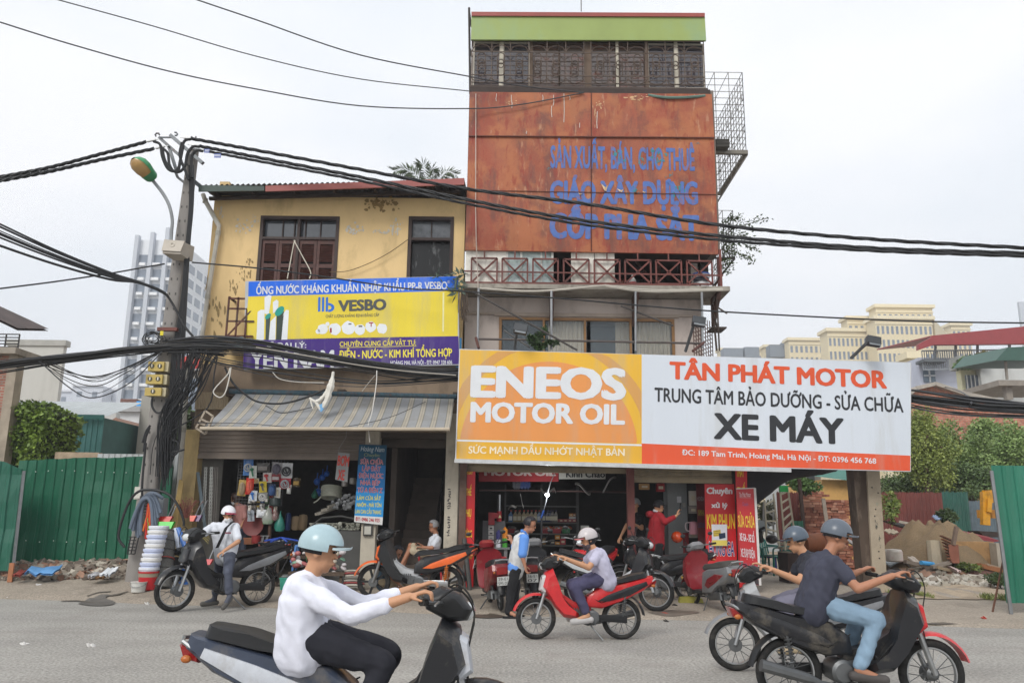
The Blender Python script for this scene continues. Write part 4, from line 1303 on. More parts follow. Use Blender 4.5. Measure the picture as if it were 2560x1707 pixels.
m=MB();m.b2(tx0+.05,tx1-.2,YF+.06,YF+.2,zpt+.06,zgt+.05);m.build('room_shade',M('1d1918'),TH)
# wrought grille in front of the top storey
Yg=YF-.16
m=MB();rad=.011
xg=[U(I(q,480),Yg).x for q in(172,320,457,592,728,866,1000,1052,1188,1323,1460,1600,1740,1885)]
z_={k:U(I(1000,v),Yg).z for k,v in dict(t=298,a=390,b=560,c=615,d=662,bb=705).items()}
x0,x1=xg[0],xg[-1]
for k in 'tabcd':
 m.bar((x0,Yg,z_[k]),(x1,Yg,z_[k]),.018)
for x in xg:
 m.bar((x,Yg+.012,z_['t']),(x,Yg+.012,z_['bb']),.018)
for a,b in zip(xg,xg[1:]):
 if b-a<.3:
  continue
 xm,wd=(a+b)/2,(b-a)
 m.tube([(xm-wd*.46*math.cos(t),Yg-.012,z_['a']-.05+.36*wd*math.sin(t)+.06)for t in(i*math.pi/10 for i in range(11))],rad,4)
 m.tube([(xm-wd*.46*math.cos(t),Yg-.012,z_['c']+.12-.3*wd*math.sin(t))for t in(i*math.pi/10 for i in range(11))],rad,4)
 oval=[]
 for i in range(21):
  t=2*math.pi*i/20
  oval.append((xm+wd*.19*math.cos(t),Yg-.014,(z_['a']-.12 if math.sin(t)>0 else z_['b']+.06)+wd*.2*math.sin(t)))
 m.tube(oval,rad,4)
 m.torus((xm,Yg-.018,(z_['a']+z_['b'])/2+.03),wd*.14,rad,n=14,m=4)
 m.torus((xm,Yg-.018,(z_['a']+z_['b'])/2-.06),wd*.14,rad,n=14,m=4)
n=44
for i in range(n):
 x=x0+(x1-x0)*i/n
 m.bar((x,Yg,z_['d']),(x,YF+.05,z_['bb']-.06),.012)
m.bar((x0,Yg,z_['bb']+.03),(x1,Yg,z_['bb']+.03),.025)
m.build('window_grille',M('57493f',rough=.6,var=.3),TH)
# green parapet with its red cap
m=MB();P=[U(I(172,120),YF-.2),U(I(1888,125),YF-.2),U(I(1898,298),YF-.2),U(I(168,292),YF-.2)]
m.rows([P,[p+V((0,.06,0))for p in P]]);m.build('parapet_panel',M('8f9f5a',rough=.5,var=.12,scale=.9,stain='7f9a78',samt=.6,sscale=.9,streak=.6),TH)
m=MB();P=[U(I(172,88),YF-.24),U(I(1888,97),YF-.24),U(I(1888,124),YF-.24),U(I(172,117),YF-.24)]
m.rows([P,[p+V((0,.3,.04))for p in P]]);m.build('parapet_cap',M('91453e',rough=.45,var=.12),TH)
m=MB();m.b2(tx0+.02,tx1-.2,YF-.1,YF+8,zgt+.05,zgt+.3);m.build('roof',M('6b5f58'),TH)
m=MB();pa=U(I(979,86),YF);m.tube([pa,pa+V((0,0,1.6))],.012,6);m.build('aerial',M('5a5450'),TH)
m=MB();m.tube([U(I(155,60),YF),U(I(163,690),YF)],.03,6);m.tube([U(I(155,60),YF),U(I(172,200),YF)],.02,6);m.tube([U(I(160,345),YF),U(I(175,420),YF)],.02,6);m.build('corner_pipe',M('4a4644',metal=.4),TH)
m=MB();m.tube(spline([U(I(1470,700),17.1),U(I(1600,718),17.05),U(I(1760,716),17.05),U(I(1890,705),17.1)],4),.03,6);m.build('green_pipe',M('5f7a70',var=.2),TH)
# caged balconies on the right flank
def cage(f,pts,Yn,dep,stepx,name,label=None):
 """outline of the outer corner (x right edge top/bottom) built as a real box of bars"""
 zt_,zb_,xr=pts
 m=MB();xw=tx1-.3
 r=.011
 nz_=int((zt_-zb_)/.17)
 for i in range(nz_+1):
  z=zb_+(zt_-zb_)*i/nz_
  m.bar((xw,Yn,z),(xr,Yn,z),r);m.bar((xr,Yn,z),(xr,Yn+dep,z),r)
  m.bar((xw,Yn+dep,z),(xr,Yn+dep,z),r)
 for k in range(5):
  x=xw+(xr-xw)*k/4
  m.bar((x,Yn,zb_),(x,Yn,zt_),r*1.2)
  m.bar((x,Yn,zb_),(x,Yn+dep,zb_),r);m.bar((x,Yn,zt_),(x,Yn+dep,zt_),r)
 ny=int(dep/.22)
 for k in range(ny+1):
  y=Yn+dep*k/ny
  m.bar((xr,y,zb_),(xr,y,zt_),r*1.2)
  for j in range(2):
   z=zb_+(zt_-zb_)*(.3+.4*j)
   if k%2==0 and k<ny:
    m.torus((xr+.01,y+.11,z),.08,r*.8,axis=(1,0,0),n=10,m=4)
 return m.build(name,M('6e6b66',rough=.6,var=.25),TH)
Yc_=18.6
q0,q1=U(I(2165,535),Yc_),U(I(2200,1110),Yc_)
cage(I,(q0 .z,q1 .z,q1 .x-.03),Yc_,2.6,.2,'balcony_cage')
m=MB();m.b2(tx1-.3,q1 .x,Yc_-.05,Yc_+.03,q1 .z-.1,q1 .z);m.b2(q1 .x-.08,q1 .x,Yc_+.03,Yc_+2.6,q1 .z-.1,q1 .z-.02);m.build('cage_floor',M('7a756c',var=.3),TH)
m=MB()
for i in range(9):
 t=i/8
 x=q1 .x+(tx1-q1 .x)*t;z=q1 .z-.1-1.75*t
 m.bar((tx1-.2,Yc_,z),(x,Yc_,z),.012);m.bar((x,Yc_,z),(x,Yc_+2.4,z),.012)
 xx=tx1+(q1 .x-tx1)*t
 m.bar((xx,Yc_,q1 .z-.1),(xx,Yc_,q1 .z-.1-1.75*(1-t)),.012)
m.bar((q1 .x,Yc_,q1 .z-.1),(tx1,Yc_,q1 .z-1.85),.03)
m.build('cage_bracket',M('66635e',var=.2),TH)
m=MB();q=U(I(2005,1075),Yc_-.1);
for k in range(6):m.b2(q.x-.16,q.x+.16,Yc_-.3,Yc_-.06,q.z-.1+k*.035,q.z-.08+k*.035)
m.build('slat_box',M('55524d'),TH)
q0,q1=U(J(2095,-10),Yc_),U(J(2108,340),Yc_)
cage(J,(q0 .z,q1 .z,q1 .x),Yc_,2.2,.2,'balcony_cage')
m=MB();m.bar((q1 .x,Yc_,q1 .z),(tx1-.1,Yc_,q1 .z-1.0),.04);m.bar((tx1-.1,Yc_,q1 .z),(q1 .x,Yc_,q1 .z),.04);m.build('cage_bracket',M('3c3835'),TH)
# straggling plant on that cage
cn=U(J(2110,200),18.7)
e=empty('balcony_plant',cn,'straggling leafy plant spilling from the caged balcony on the right flank','plant')
m=MB();st=MB()
for pts in(((2020,200),(2100,120),(2200,90),(2340,45)),((2040,230),(2130,220),(2220,260),(2270,270)),((2050,250),(2120,300),(2190,320),(2240,360)),((2000,180),(2060,60),(2100,40),(2150,45)),((2040,220),(2070,330),(2090,380)),((2010,260),(2040,380),(2055,440)),((2060,200),(2140,170),(2200,180))):
 P=spline([U(J(*q),18.7+random.uniform(-.3,.3))for q in pts],6)
 st.tube(P,.008,5)
 for p in P:
  for k in range(7):
   m.leaf(p+V((random.gauss(0,.05),random.gauss(0,.05),random.gauss(0,.05))),random.uniform(.05,.1),V((random.gauss(0,1),random.gauss(0,1),random.gauss(-.4,.7))))
m.build('foliage',leafmat('26331a','556b35'),e);st.build('stem',M('4a3f30'),e)
# -- first floor balcony
RB=M('6b3a33',rough=.5,var=.25,scale=8,stain='3c2a26',samt=.5)
Yr_=YF-.28
m=MB();r=.022
for l,rr in((172,360),(398,584),(624,808),(850,1036),(1076,1262),(1302,1490),(1530,1715),(1757,1942)):
 i=(l-172)/226
 x0,x1,z0,z1=rect(J,l,340+i*3,rr,520+i*1.5,Yr_)
 for a,b in(((x0,z0),(x1,z0)),((x0,z1),(x1,z1)),((x0,z0),(x0,z1)),((x1,z0),(x1,z1)),((x0,z0),(x1,z1)),((x0,z1),(x1,z0))):
  m.bar((a[0],Yr_,a[1]),(b[0],Yr_,b[1]),.035)
 m.bar(((x0+x1)/2,Yr_,z0),((x0+x1)/2,Yr_,zsl),.035)
 m.bar(((x0+x1)/2,Yr_,z1),((x0+x1)/2,Yr_,zpb),.03)
xa_,_,za_,zb_=rect(J,130,425,200,435,Yr_)
m.bar((tx0,Yr_,za_),(tx1,Yr_,za_-.03),.03)
m.bar((tx1-.05,Yr_,zsl),(tx1-.05,Yr_,zpb),.05);m.bar((tx1+.05,Yr_+.6,zsl),(tx1+.05,Yr_+.6,zpb),.04);m.bar((tx1-.05,Yr_,za_),(tx1+.05,Yr_+.9,za_),.03)
m.bar((tx0,Yr_,zsl+.02),(tx1-.7,Yr_,zsl+.02),.06)
m.build('balcony_railing',RB,TH)
Yb=YF-.2
WP=M('efece2',rough=.7,var=.05,scale=2,stain='8d8676',samt=.5,sscale=2.5,streak=.35)
for l,r_ in((128,430),(905,1075),(1080,1225)):
 x0,x1,_,_=rect(J,l,310,r_,550,Yb);m=MB();m.b2(x0,x1,Yb,Yb+.05,zsl,zpb+.1)
 m.build('balcony_panel',WP,TH)
m=MB();x0,x1,_,_=rect(J,430,310,770,550,Yb);m.b2(x0,x1,Yb+.03,Yb+.05,zsl,zpb+.1);m.build('balcony_glass',M('b3c4c2',rough=.1,var=.2,spec=.9,coat=.4),TH)
m=MB()
for l,r_ in((425,440),(530,545),(680,692),(758,775)):
 x0,x1,_,_=rect(J,l,310,r_,550,Yb);m.b2(x0,x1,Yb-.02,Yb+.028,zsl,zpb+.1)
m.build('glass_frame',M('c9cac4'),TH)
m=MB();m.b2(tx0,tx1-.1,YF+1.9,YF+2.0,zsl,zpb+.1);m.b2(tx1-.3,tx1-.12,YF+.5,YF+2,zsl,zpb);m.build('inner_wall',M('2d2826',var=.3),TH)
m=MB();m.bar(U(J(1370,360),YF+.5),U(J(1560,570),YF+.5),.1,.05);x0,x1,_,_=rect(J,1530,330,1565,540,YF+.6);m.b2(x0,x1,YF+.6,YF+.7,zsl,zpb);m.build('clutter_board',M('4f332c',var=.3),TH)
x0,x1,_,_=rect(J,1690,330,1900,540,YF+.7)
m=MB()
for i in range(9):
 x=x0+(x1-x0)*i/8;m.bar((x,YF+.7,zsl),(x,YF+.7,zpb),.014)
for i in range(6):
 z=zsl+(zpb-zsl)*i/5;m.bar((x0,YF+.69,z),(x1,YF+.69,z),.012)
m.build('inner_grille',M('3d3a38'),TH)
m=MB();m.b2(*rect(J,1840,330,1900,560,YF+.9)[:2],YF+.9,YF+1,zsl,zpb);m.build('grey_post',M('8b8781',var=.2),TH)
# things on the balcony
def bucket(p,r0,r1,h,mat,label,cat='bucket',lid=None,band=None,name='bucket',group=None,handle=True):
 e=empty(name,p,label,cat,group)
 m=MB();m.lathe(p,[(r0*.9,0),(r0,.01),(r0+(r1-r0)*.9,h*.9),(r1+.008,h*.91),(r1+.01,h),(r1,h),(r1-.01,h*.96),(r0*.9,.03)],22)
 m.build('shell',mat,e,sm=True)
 if lid:
  m=MB();m.lathe(p,[(r1+.014,h*.95),(r1+.016,h+.012),(r1*.9,h+.02),(.01,h+.02)],22);m.build('lid',lid,e,sm=True)
 if band:
  m=MB();a,b,mt=band
  m.lathe(p,[(r0+(r1-r0)*a+.002,h*a),(r0+(r1-r0)*b+.003,h*b)],22)
  m.build('label_band',mt,e,sm=True)
 if handle:
  m=MB();m.tube([p+V((math.cos(t)*(r1+.012),-abs(math.sin(t))*r1*1.05-.005,h*.86-math.sin(t)*h*.35))for t in(i*math.pi/10 for i in range(11))],.005,5);m.build('handle',metal(),e)
 return e
p=U(J(1863,566),YF-.05);p.z=zsl
bucket(p,.15,.175,.34,M('cfd0d2',rough=.35),'white paint bucket with a blue lid behind the balcony railing',lid=M('3f5fb0',rough=.4),band=(.45,.75,M('2d3040')))
p=U(J(1358,560),YF-.1);p.z=zsl
e=empty('detergent_bottle',p,'white detergent bottle with a red label behind the balcony railing','bottle')
m=MB();m.lathe(p,[(.07,0),(.08,.02),(.08,.16),(.05,.22),(.022,.26),(.022,.3),(.0,.3)],14);m.build('shell',M('c9cbc8',rough=.35),e,sm=True)
m=MB();m.lathe(p,[(.083,.05),(.083,.13)],14);m.build('label_band',M('b8383a'),e,sm=True)
p=U(J(1265,555),YF-.05);p.z=zsl
m=MB();m.lathe(p,[(.08,0),(.12,.03),(.11,.14),(.08,.17),(.1,.19),(.09,.19),(.07,.15),(.09,.05)],14);tag(m.build('clay_pot',M('6a3a2c',rough=.5),sm=True),'brown clay pot behind the balcony railing','pot')
# white pipe bundle on the slab edge
m=MB()
for a,b,c_ in(((230,562),(650,582),(1160,540)),((1155,540),(1500,575),(2018,568)),((1160,547),(1480,585),(2020,574))):
 m.tube(spline([U(J(*q),YF-.42)for q in(a,b,c_)],8),.024,6)
m.build('plastic_conduit',M('b9b3a8',var=.15),TH,sm=True)
# -- big first floor window and scaffold tubes
OAK=M('8f6a42',rough=.5,var=.2,scale=6)
zb=wz[2]
wn=window_box(TH,wz,YF+.33,.06,OAK,mull=(.255,.49,.75),d=.1)
lims=[(405,700),(725,1015),(1055,1350),(1375,1660)]
CUR=M('ddd3bd',rough=.9,var=.1,scale=3,streak=.1)
for i,(l,r_)in enumerate(lims):
 x0,x1,_,_=rect(J,l,780,r_,1010,YF+.35)
 m=MB();m.b2(x0-.02,x1+.02,YF+.37,YF+.38,zb+.05,wz[3]-.06);m.build('pane',clear(.22,'8c98a0'),wn)
for l,r_ in((735,1010),(1225,1345),(1380,1630)):
 x0,x1,_,_=rect(J,l,780,r_,1010,YF+.6)
 m=MB();n=30
 m.rows([[V((x0+(x1-x0)*i/n,YF+.5+.03*math.sin(i*1.9),z))for i in range(n+1)]for z in(zb,wz[3])],close=False)
 m.rows([[V((x0+(x1-x0)*i/n,YF+.51+.03*math.sin(i*1.9),z))for i in range(n+1)]for z in(zb,wz[3])],close=False)
 m.build('curtain',CUR,TH)
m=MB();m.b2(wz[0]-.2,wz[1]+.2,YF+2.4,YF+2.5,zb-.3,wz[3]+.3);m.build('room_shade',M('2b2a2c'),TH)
m=MB();m.b2(wz[0]-.1,wz[1]+.1,YF+.3,YF+.349,wz[3]+.02,wz[3]+.05);m.b2(tx0,tx1-.4,YF+.3,YF+.349,wz[3]+.05,wz[3]+.1);m.build('window_hood',M('a89a8e',var=.15),TH)
GAL=metal('9b9d9f',.45)
Ys=16.95
sc=empty('scaffold_frame',U(J(1040,1010),Ys),'grey steel tube frame standing in front of the big window','scaffold')
def stube(a,b,r=.022,Y0=Ys,Y1=None,nm='tube',mt=None):
 m=MB();m.tube([U(J(*a),Y0),U(J(*b),Y1 or Y0)],r,7);m.build(nm,mt or GAL,sc,sm=True)
for x,t,b in((225,560,1000),(760,580,1010),(1378,585,1020),(1865,590,1000)):
 stube((x,t),(x-8 if x<400 else x+6 if x>1500 else x,b),.026)
stube((210,932),(1882,965),.024,nm='rail',mt=M('6a6360',metal=.6))
stube((205,925),(225,1000),.03,Ys,16.6,'bracket',M('5a3a34'))
stube((1880,960),(1800,1022),.03,Ys,16.6,'bracket',M('5a3a34'))
stube((180,585),(950,1015),.022,16.9,16.6,'brace',M('54504e',metal=.5))
stube((1270,690),(1655,835),.02,17.2,16.9,'brace',M('54504e',metal=.5))
stube((410,870),(600,995),.018,17.3,17.1,'brace',M('6d6a68',metal=.5))
# side grille below the balcony at the corner
m=MB()
ga,gb=U(J(1800,760),16.95),U(J(1935,730),17.9)
za,zb2=U(J(1800,1030),16.95).z,ga.z
for i in range(9):
 t=i/8;p=ga.lerp(gb,t)
 m.bar((p.x,p.y,za-.1),(p.x,p.y,zb2+.1*t),.016)
 for k in range(9):
  if i<8:
   q=ga.lerp(gb,(i+1)/8);z=za+(zb2-za)*(k+.5*(i%2))/9
   m.bar((p.x,p.y,z),(q.x,q.y,z),.014)
m.build('side_grille',M('5d453c',var=.3),TH)
m=MB()
for a,b,y0,y1 in(((1990,580),(1940,690),17.05,17.6),((1975,600),(1995,1020),17.2,17.4),((1945,680),(1990,560),17.3,17.2),((1960,850),(2035,858),17.4,17.4),((1945,740),(1990,880),17.4,17.6),((1955,800),(1975,1020),17.5,17.4),((1980,700),(2050,745),17.2,17.1)):
 m.bar(U(J(*a),y0),U(J(*b),y1),.035)
m.build('corner_struts',M('4c413c',var=.3,metal=.3),TH)
m=MB();p=U(J(2000,860),17.6);m.b2(p.x-.2,p.x+.12,17.5,18,p.z,p.z+.03);m.build('small_canopy',M('4b4542'),TH)
# potted plant on the sign top
p=U(J(680,1000),16.85)
e=empty('window_plant',p,'upright dark green pot plant behind the orange half of the big sign','plant')
m=MB()
for pts in(((670,1005),(655,950),(700,900),(715,855)),((660,1005),(650,950),(620,930),(598,925)),((680,1005),(700,975),(760,960),(800,965)),((655,1005),(630,970),(605,950)),((690,1005),(660,930),(670,890))):
 for q in spline([U(J(*k),16.85)for k in pts],5):
  for _ in range(5):
   m.leaf(q,random.uniform(.07,.12),V((random.gauss(0,1),random.gauss(0,.6),random.gauss(.3,.8))),.6)
m.build('foliage',leafmat('16210f','3f5a2c'),e)
m=MB();m.tube(spline([U(J(*k),16.85)for k in((670,1010),(655,950),(700,880))],4),.012,5);m.build('stem',M('3c4a25'),e)
# aloe like plants and hanging roots at the gap between the houses
p=U(J(70,560),17.0)
e=empty('gap_plant',p,'grey green succulent with dead roots hanging between the two houses','plant')
m=MB()
for i in range(46):
 b_=U(J(random.uniform(20,130),random.uniform(440,610)),16.85+random.uniform(-.1,.1))
 m.leaf(b_,random.uniform(.12,.25),V((random.gauss(0,1),random.gauss(-.3,.5),random.gauss(.1,1))),.3)
for i in range(16):
 m.leaf(U(E(random.uniform(2030,2200),random.uniform(850,900)),16.85),random.uniform(.12,.22),V((random.gauss(0,.8),-.3,random.gauss(.2,.8))),.25)
m.build('foliage',leafmat('34443a','66786a'),e)
m=MB()
for i in range(26):
 x=random.uniform(85,140)
 m.tube(spline([U(J(x,580),16.95),U(J(x+random.uniform(-20,20),680),16.92),U(J(x+random.uniform(-15,15),random.uniform(720,820)),16.95)],4),.009,4)
m.build('root',M('4d4136',var=.3),e)
# palm fronds behind the yellow roof
p=U(F(985,425),23)
e=empty('palm_tree',(p.x,23,0),'palm with only its frond tips showing above the red roof edge','palm')
m=MB();base=U(F(985,450),23)
for tip in((905,392),(925,400),(965,378),(995,392),(1048,400),(1030,420),(940,425)):
 t=U(F(*tip),23+random.uniform(-.5,.5))
 P=spline([base,base.lerp(t,.55)+V((0,0,.35)),t],8)
 for a,b in zip(P,P[1:]):
  d=(b-a).normalized();s=d.cross(V((0,1,0)))
  for k in range(5):
   q=a.lerp(b,k/5)
   for sg in(-1,1):
    m.leaf(q,.27,d*.6+s*sg*.7+V((0,random.gauss(0,.3),-.25)),.09)
m.build('crown',leafmat('34402a','67755a'),e)
m=MB();m.tube([(base.x,23,0),base],[.14,.1],8);m.build('trunk',M('7a6a58'),e)
# -- workshop ground floor
fx0,fx1=U(K(85,700),YF).x,U(K(2165,700),YF).x
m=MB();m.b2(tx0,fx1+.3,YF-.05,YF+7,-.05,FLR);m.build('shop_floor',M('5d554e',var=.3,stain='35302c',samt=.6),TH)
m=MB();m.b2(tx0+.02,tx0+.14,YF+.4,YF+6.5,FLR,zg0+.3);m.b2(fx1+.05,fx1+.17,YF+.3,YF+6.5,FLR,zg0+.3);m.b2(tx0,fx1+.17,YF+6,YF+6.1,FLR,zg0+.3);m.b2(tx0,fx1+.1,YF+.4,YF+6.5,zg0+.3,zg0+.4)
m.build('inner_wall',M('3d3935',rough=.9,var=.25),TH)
STL=M('6d3a34',rough=.6,var=.25,scale=5,stain='3c2b26',samt=.5,sscale=4,streak=.4)
for l,r_,nm in((1356,1410,1),(80,132,0)):
 x0,x1,_,_=rect(K,l,190,r_,1150,YF-.08)
 m=MB();m.b2(x0,x1,YF-.1,YF+.05,0,zg0);m.build('steel_column',STL if nm else M('5d463c',rough=.7,var=.3,stain='8a7a6a',samt=.5),TH)
zs1,zs2=U(K(700,243),YF).z,U(K(1800,322),YF).z
xm=U(K(1380,243),YF).x
S2=M('8d8068',rough=.55,var=.18,scale=3,stain='54493c',samt=.55,sscale=2,metal=.2)
m=MB();corr(m,fx0+.1,xm-.08,zs1+.1,zg0+.1,YF+.1,.09,.022,vertical=False);m.b2(fx0+.1,xm-.08,YF+.06,YF+.12,zs1,zs1+.1);m.build('roller_shutter',S2,TH)
m=MB();corr(m,xm+.08,fx1,zs2+.1,zg0+.1,YF+.1,.09,.022,vertical=False);m.b2(xm+.08,fx1,YF+.06,YF+.12,zs2,zs2+.1);m.build('roller_shutter',S2,TH)
m=MB();m.b2(tx0,fx1+.4,YF+.13,YF+.5,zg0-.1,zg0+.35);m.build('lintel',M('4d443c',var=.3),TH)
# ================================================================ street pole, lamp, boxes and cables
YP=16.75
PC=M('8a8682',rough=.9,var=.15,scale=3,bump=.15,bs=60,stain='6a6560',samt=.5,sscale=3,streak=.3)
pb=Gd(D(1245,640));
xb=U(D(1250,640),YP).x;xt=U(A(1760,1420),YP).x;ztp=U(A(1760,1380),YP).z;zb_=zg(xb,YP)-.05
PO=empty('utility_pole',(xb,YP,zb_),'tall tapering concrete utility pole carrying cables and boxes','utility pole')
def pole_at(z):
 t=(z-zb_)/(ztp-zb_)
 return V((xb+(xt-xb)*t,YP,z)),.21-.105*t
m=MB()
prof=[]
for i in range(13):
 z=zb_+(ztp-zb_)*i/12
 p,r=pole_at(z)
 prof.append([p+V((math.copysign(abs(math.cos(a))**.55,math.cos(a))*r,math.copysign(abs(math.sin(a))**.55,math.sin(a))*r*.8,0))for a in(k*2*math.pi/20 for k in range(20))])
m.rows(prof);m.build('shaft',PC,PO,sm=True)
m=MB()
for i in range(26):
 z=1.5+i*.32
 p,r=pole_at(z)
 for s in(-1,1):
  m.b2(p.x+s*r*.45-.012,p.x+s*r*.45+.012,p.y-r*.8-.004,p.y-r*.6,z,z+.05)
tag(m.build('bolt_holes',M('4d4a48'),PO),kind='stuff')
def P5(f,x,y,Y=None):
 return U(f(x,y),Y or YP-.25)
m=MB()
STE=M('6e7275',rough=.5,metal=.6,var=.2,stain='5a4034',samt=.5,sscale=6)
m.bar(P5(A,1555,1235),P5(A,1850,1490),.09,.07);m.bar(P5(A,1450,1255,YP),P5(A,1650,1430,YP),.06);m.bar(P5(A,1450,1255,YP),P5(A,1580,1255),.03)
m.bar(P5(A,1540,1340,YP),P5(A,1610,1560,YP),.06);m.bar(P5(B,1600,0,YP),P5(B,1620,50,YP),.05);m.bar(P5(B,1620,50,YP),P5(B,1690,105,YP),.05)
m.bar(P5(B,1755,75,YP),P5(B,1825,130,YP),.08)
m.build('cross_arm',STE,PO)
m=MB()
for q in((1440,1225),(1600,1220)):
 m.tube([P5(A,q[0]-18,q[1]+20),P5(A,q[0]-25,q[1]+5),P5(A,q[0]-12,q[1]-8),P5(A,q[0]+8,q[1]-8),P5(A,q[0]+14,q[1]+8)]if q[0]<1500 else[P5(A,q[0]-8,q[1]-12),P5(A,q[0]+8,q[1]-10),P5(A,q[0]+18,q[1]+4),P5(A,q[0]+10,q[1]+18),P5(A,q[0]-6,q[1]+16)],.018,6)
m.build('hook',STE,PO)
m=MB()
for a,b in(((1300,1300),(1450,1268)),((1385,1360),(1530,1330)),((1640,1255),(1770,1262)),((1710,1320),(1840,1330)),((1740,1360),(1860,1370))):
 p,q=P5(A,*a),P5(A,*b);mid=p.lerp(q,.5)
 m.bar(p.lerp(q,.25),p.lerp(q,.8),.05,.03);m.bar(p,q,.015)
m.build('strain_clamp',M('b5b7b8',metal=.5,rough=.4),PO)
# lamp on its curved arm
e=empty('street_lamp',P5(B,1560,640),'green hooded street lamp on a curved grey arm fixed to the pole','street lamp')
m=MB();m.tube(spline([P5(B,*q,YP-.3)for q in((1558,650),(1565,540),(1570,430),(1540,300),(1480,190),(1390,75))],6),.035,8);m.build('arm',M('8b8e90',rough=.5,metal=.3),e,sm=True)
def lamp_ring(f,x,y,nx,ny,w,d):
 c=P5(f,x,y,YP-.35)
 L_=math.hypot(nx,ny);ax=V((-ny/L_,0,-nx/L_))
 return[c+ax*w*math.cos(t)+V((0,1,0))*d*math.sin(t)for t in(i*2*math.pi/18 for i in range(18))]
m=MB()
# hood along its axis: from socket to nose
ax0,ax1=P5(B,1395,60,YP-.35),P5(A,1215,1450,YP-.75)
dv=(ax1-ax0);upv=V((0,0,1))-dv*(V((0,0,1)).dot(dv)/dv.dot(dv));upv.normalize();sv=dv.normalized().cross(upv)
def hood(k,lo,hi):
 rings=[]
 for t,wd,ht in((-.03,.1,.09),(.05,.14,.13),(.3,.17,.15),(.5,.21,.17),(.75,.22,.16),(.92,.17,.11),(1.02,.06,.04)):
  c=ax0+dv*t
  rings.append([c+sv*wd*k*math.cos(a)+upv*ht*k*math.sin(a)for a in(math.radians(lo+(hi-lo)*i/14)for i in range(15))])
 return rings
m=MB();m.rows(hood(1,-10,190),close=False);m.build('hood',M('3f8f5c',rough=.4,var=.12,coat=.3),e,sm=True)
m=MB();R0=[[p for p in r_]for r_ in hood(.94,170,370)][2:];m.rows(R0,close=False);m.build('glass_bowl',M('a5834e',rough=.15,var=.2,spec=.8),e,sm=True)
m=MB();m.rows(hood(1.0,170,370)[:3],close=False);m.build('socket',M('357a50',rough=.4),e,sm=True)
# boxes on the pole
p=P5(B,1585,740,YP-.3)
e=empty('junction_box',p,'large grey sheet metal box on the pole under the lamp arm','junction box')
a,b,c_,d_=(P5(B,*q,YP-.45)for q in((1505,625),(1680,640),(1645,750),(1480,740)))
m=MB();m.rows([[a,b,c_,d_],[a+V((.12,.3,.0)),b+V((.1,.3,0)),c_+V((.14,.3,-.06)),d_+V((.12,.3,-.06))]]);m.build('case',M('aaa297',rough=.6,var=.12,stain='80776a',samt=.5),e)
m=MB();m.rows([[a+V((-.01,-.015,.02)),b+V((.01,-.015,.02)),c_+V((.005,-.03,.05)),d_+V((-.01,-.03,.05))],[a+V((-.01,-.002,.02)),b+V((.01,-.002,.02)),c_+V((.005,-.004,.05)),d_+V((-.01,-.004,.05))]]);m.build('door',M('b9b1a5',rough=.6,var=.12),e)
m=MB();q=a.lerp(c_,.5);m.torus(q+V((0,-.03,.05)),.04,.008,n=14,m=5);m.build('emblem',M('cfc9bd'),e)
def meterbox(l,t,r,b,nw,lab):
 x0,x1,z0,z1=rect(C,l,t,r,b,YP-.36)
 e=empty('meter_box',((x0+x1)/2,YP-.36,z0),lab,'meter box','yellowed electric meter boxes on the pole')
 m=MB();m.b2(x0,x1,YP-.3,YP-.12,z0,z1);m.build('case',M('b3aa8c',rough=.5,var=.1,stain='857b5e',samt=.4),e)
 m=MB();m.prism([(x0-.005,YP-.36,z0),(x1-.07,YP-.36,z0),(x1-.07,YP-.36,z1-.01),(x0-.005,YP-.36,z1-.01)],(0,.06,0));m.build('cover',M('b59f58',rough=.4,var=.12),e)
 for k in range(nw):
  x=x0+(x1-.07-x0)*(k+.5)/nw;zz=(z0+z1)/2
  m=MB();m.lathe((x,YP-.362,zz),[(.0,0),(.045,0),(.045,.012),(0,.012)],12,(0,-1,0));m.build('window',M('4a4638',rough=.2),e)
  m=MB();m.b2(x-.01,x+.012,YP-.378,YP-.375,zz-.03,zz+.035);m.build('slip',M('d9d5c6'),e)
meterbox(1352,155,1525,245,2,'topmost double meter box on the pole')
meterbox(1332,272,1510,362,2,'middle double meter box on the pole with two round windows')
meterbox(1322,392,1500,470,1,'lowest single meter box on the pole with a paper slip')
x0,x1,z0,z1=rect(C,1232,1300,1300,1415,YP-.1)
e=empty('switch_box',((x0+x1)/2,YP-.1,z0),'small white switch box low on the left side of the pole','switch box')
m=MB();m.b2(x0,x1,YP-.14,YP+.04,z0,z1);m.build('case',M('c2c0b6',var=.1),e)
m=MB();m.b2(x0+.01,x1-.01,YP-.155,YP-.142,z0+.02,z1-.1);m.build('door',M('cbc9c0',var=.08),e)
q=P5(C,1500,1400,YP-.1);x0,x1,z0,z1=rect(C,1448,1400,1532,1560,YP-.05)
e=empty('control_cabinet',((x0+x1)/2,YP,z0),'plain grey metal cabinet beside the pole behind the green dustpan','cabinet')
m=MB();m.b2(x0,x1-.07,YP-.1,YP+.12,z0-.5,z1);m.build('case',M('8e969c',rough=.5,var=.08),e)
m=MB();m.b2(x0+.01,x1-.085,YP-.115,YP-.102,z0-.45,z1-.02);m.build('door',M('98a0a6',rough=.5),e)
x0,x1,z0,z1=rect(C,1440,1405,1600,1455,YP-.2)
m=MB();m.b2(*rect(B,1440,1420,1620,1450,YP-.3)[:2],YP-.35,YP-.25,rect(B,1440,1420,1620,1450,YP-.3)[2],rect(B,1440,1420,1620,1450,YP-.3)[3]);tag(m.build('wooden_batten',M('6a4038',var=.2)),'short brown batten strapped across the pole above the cables','batten')
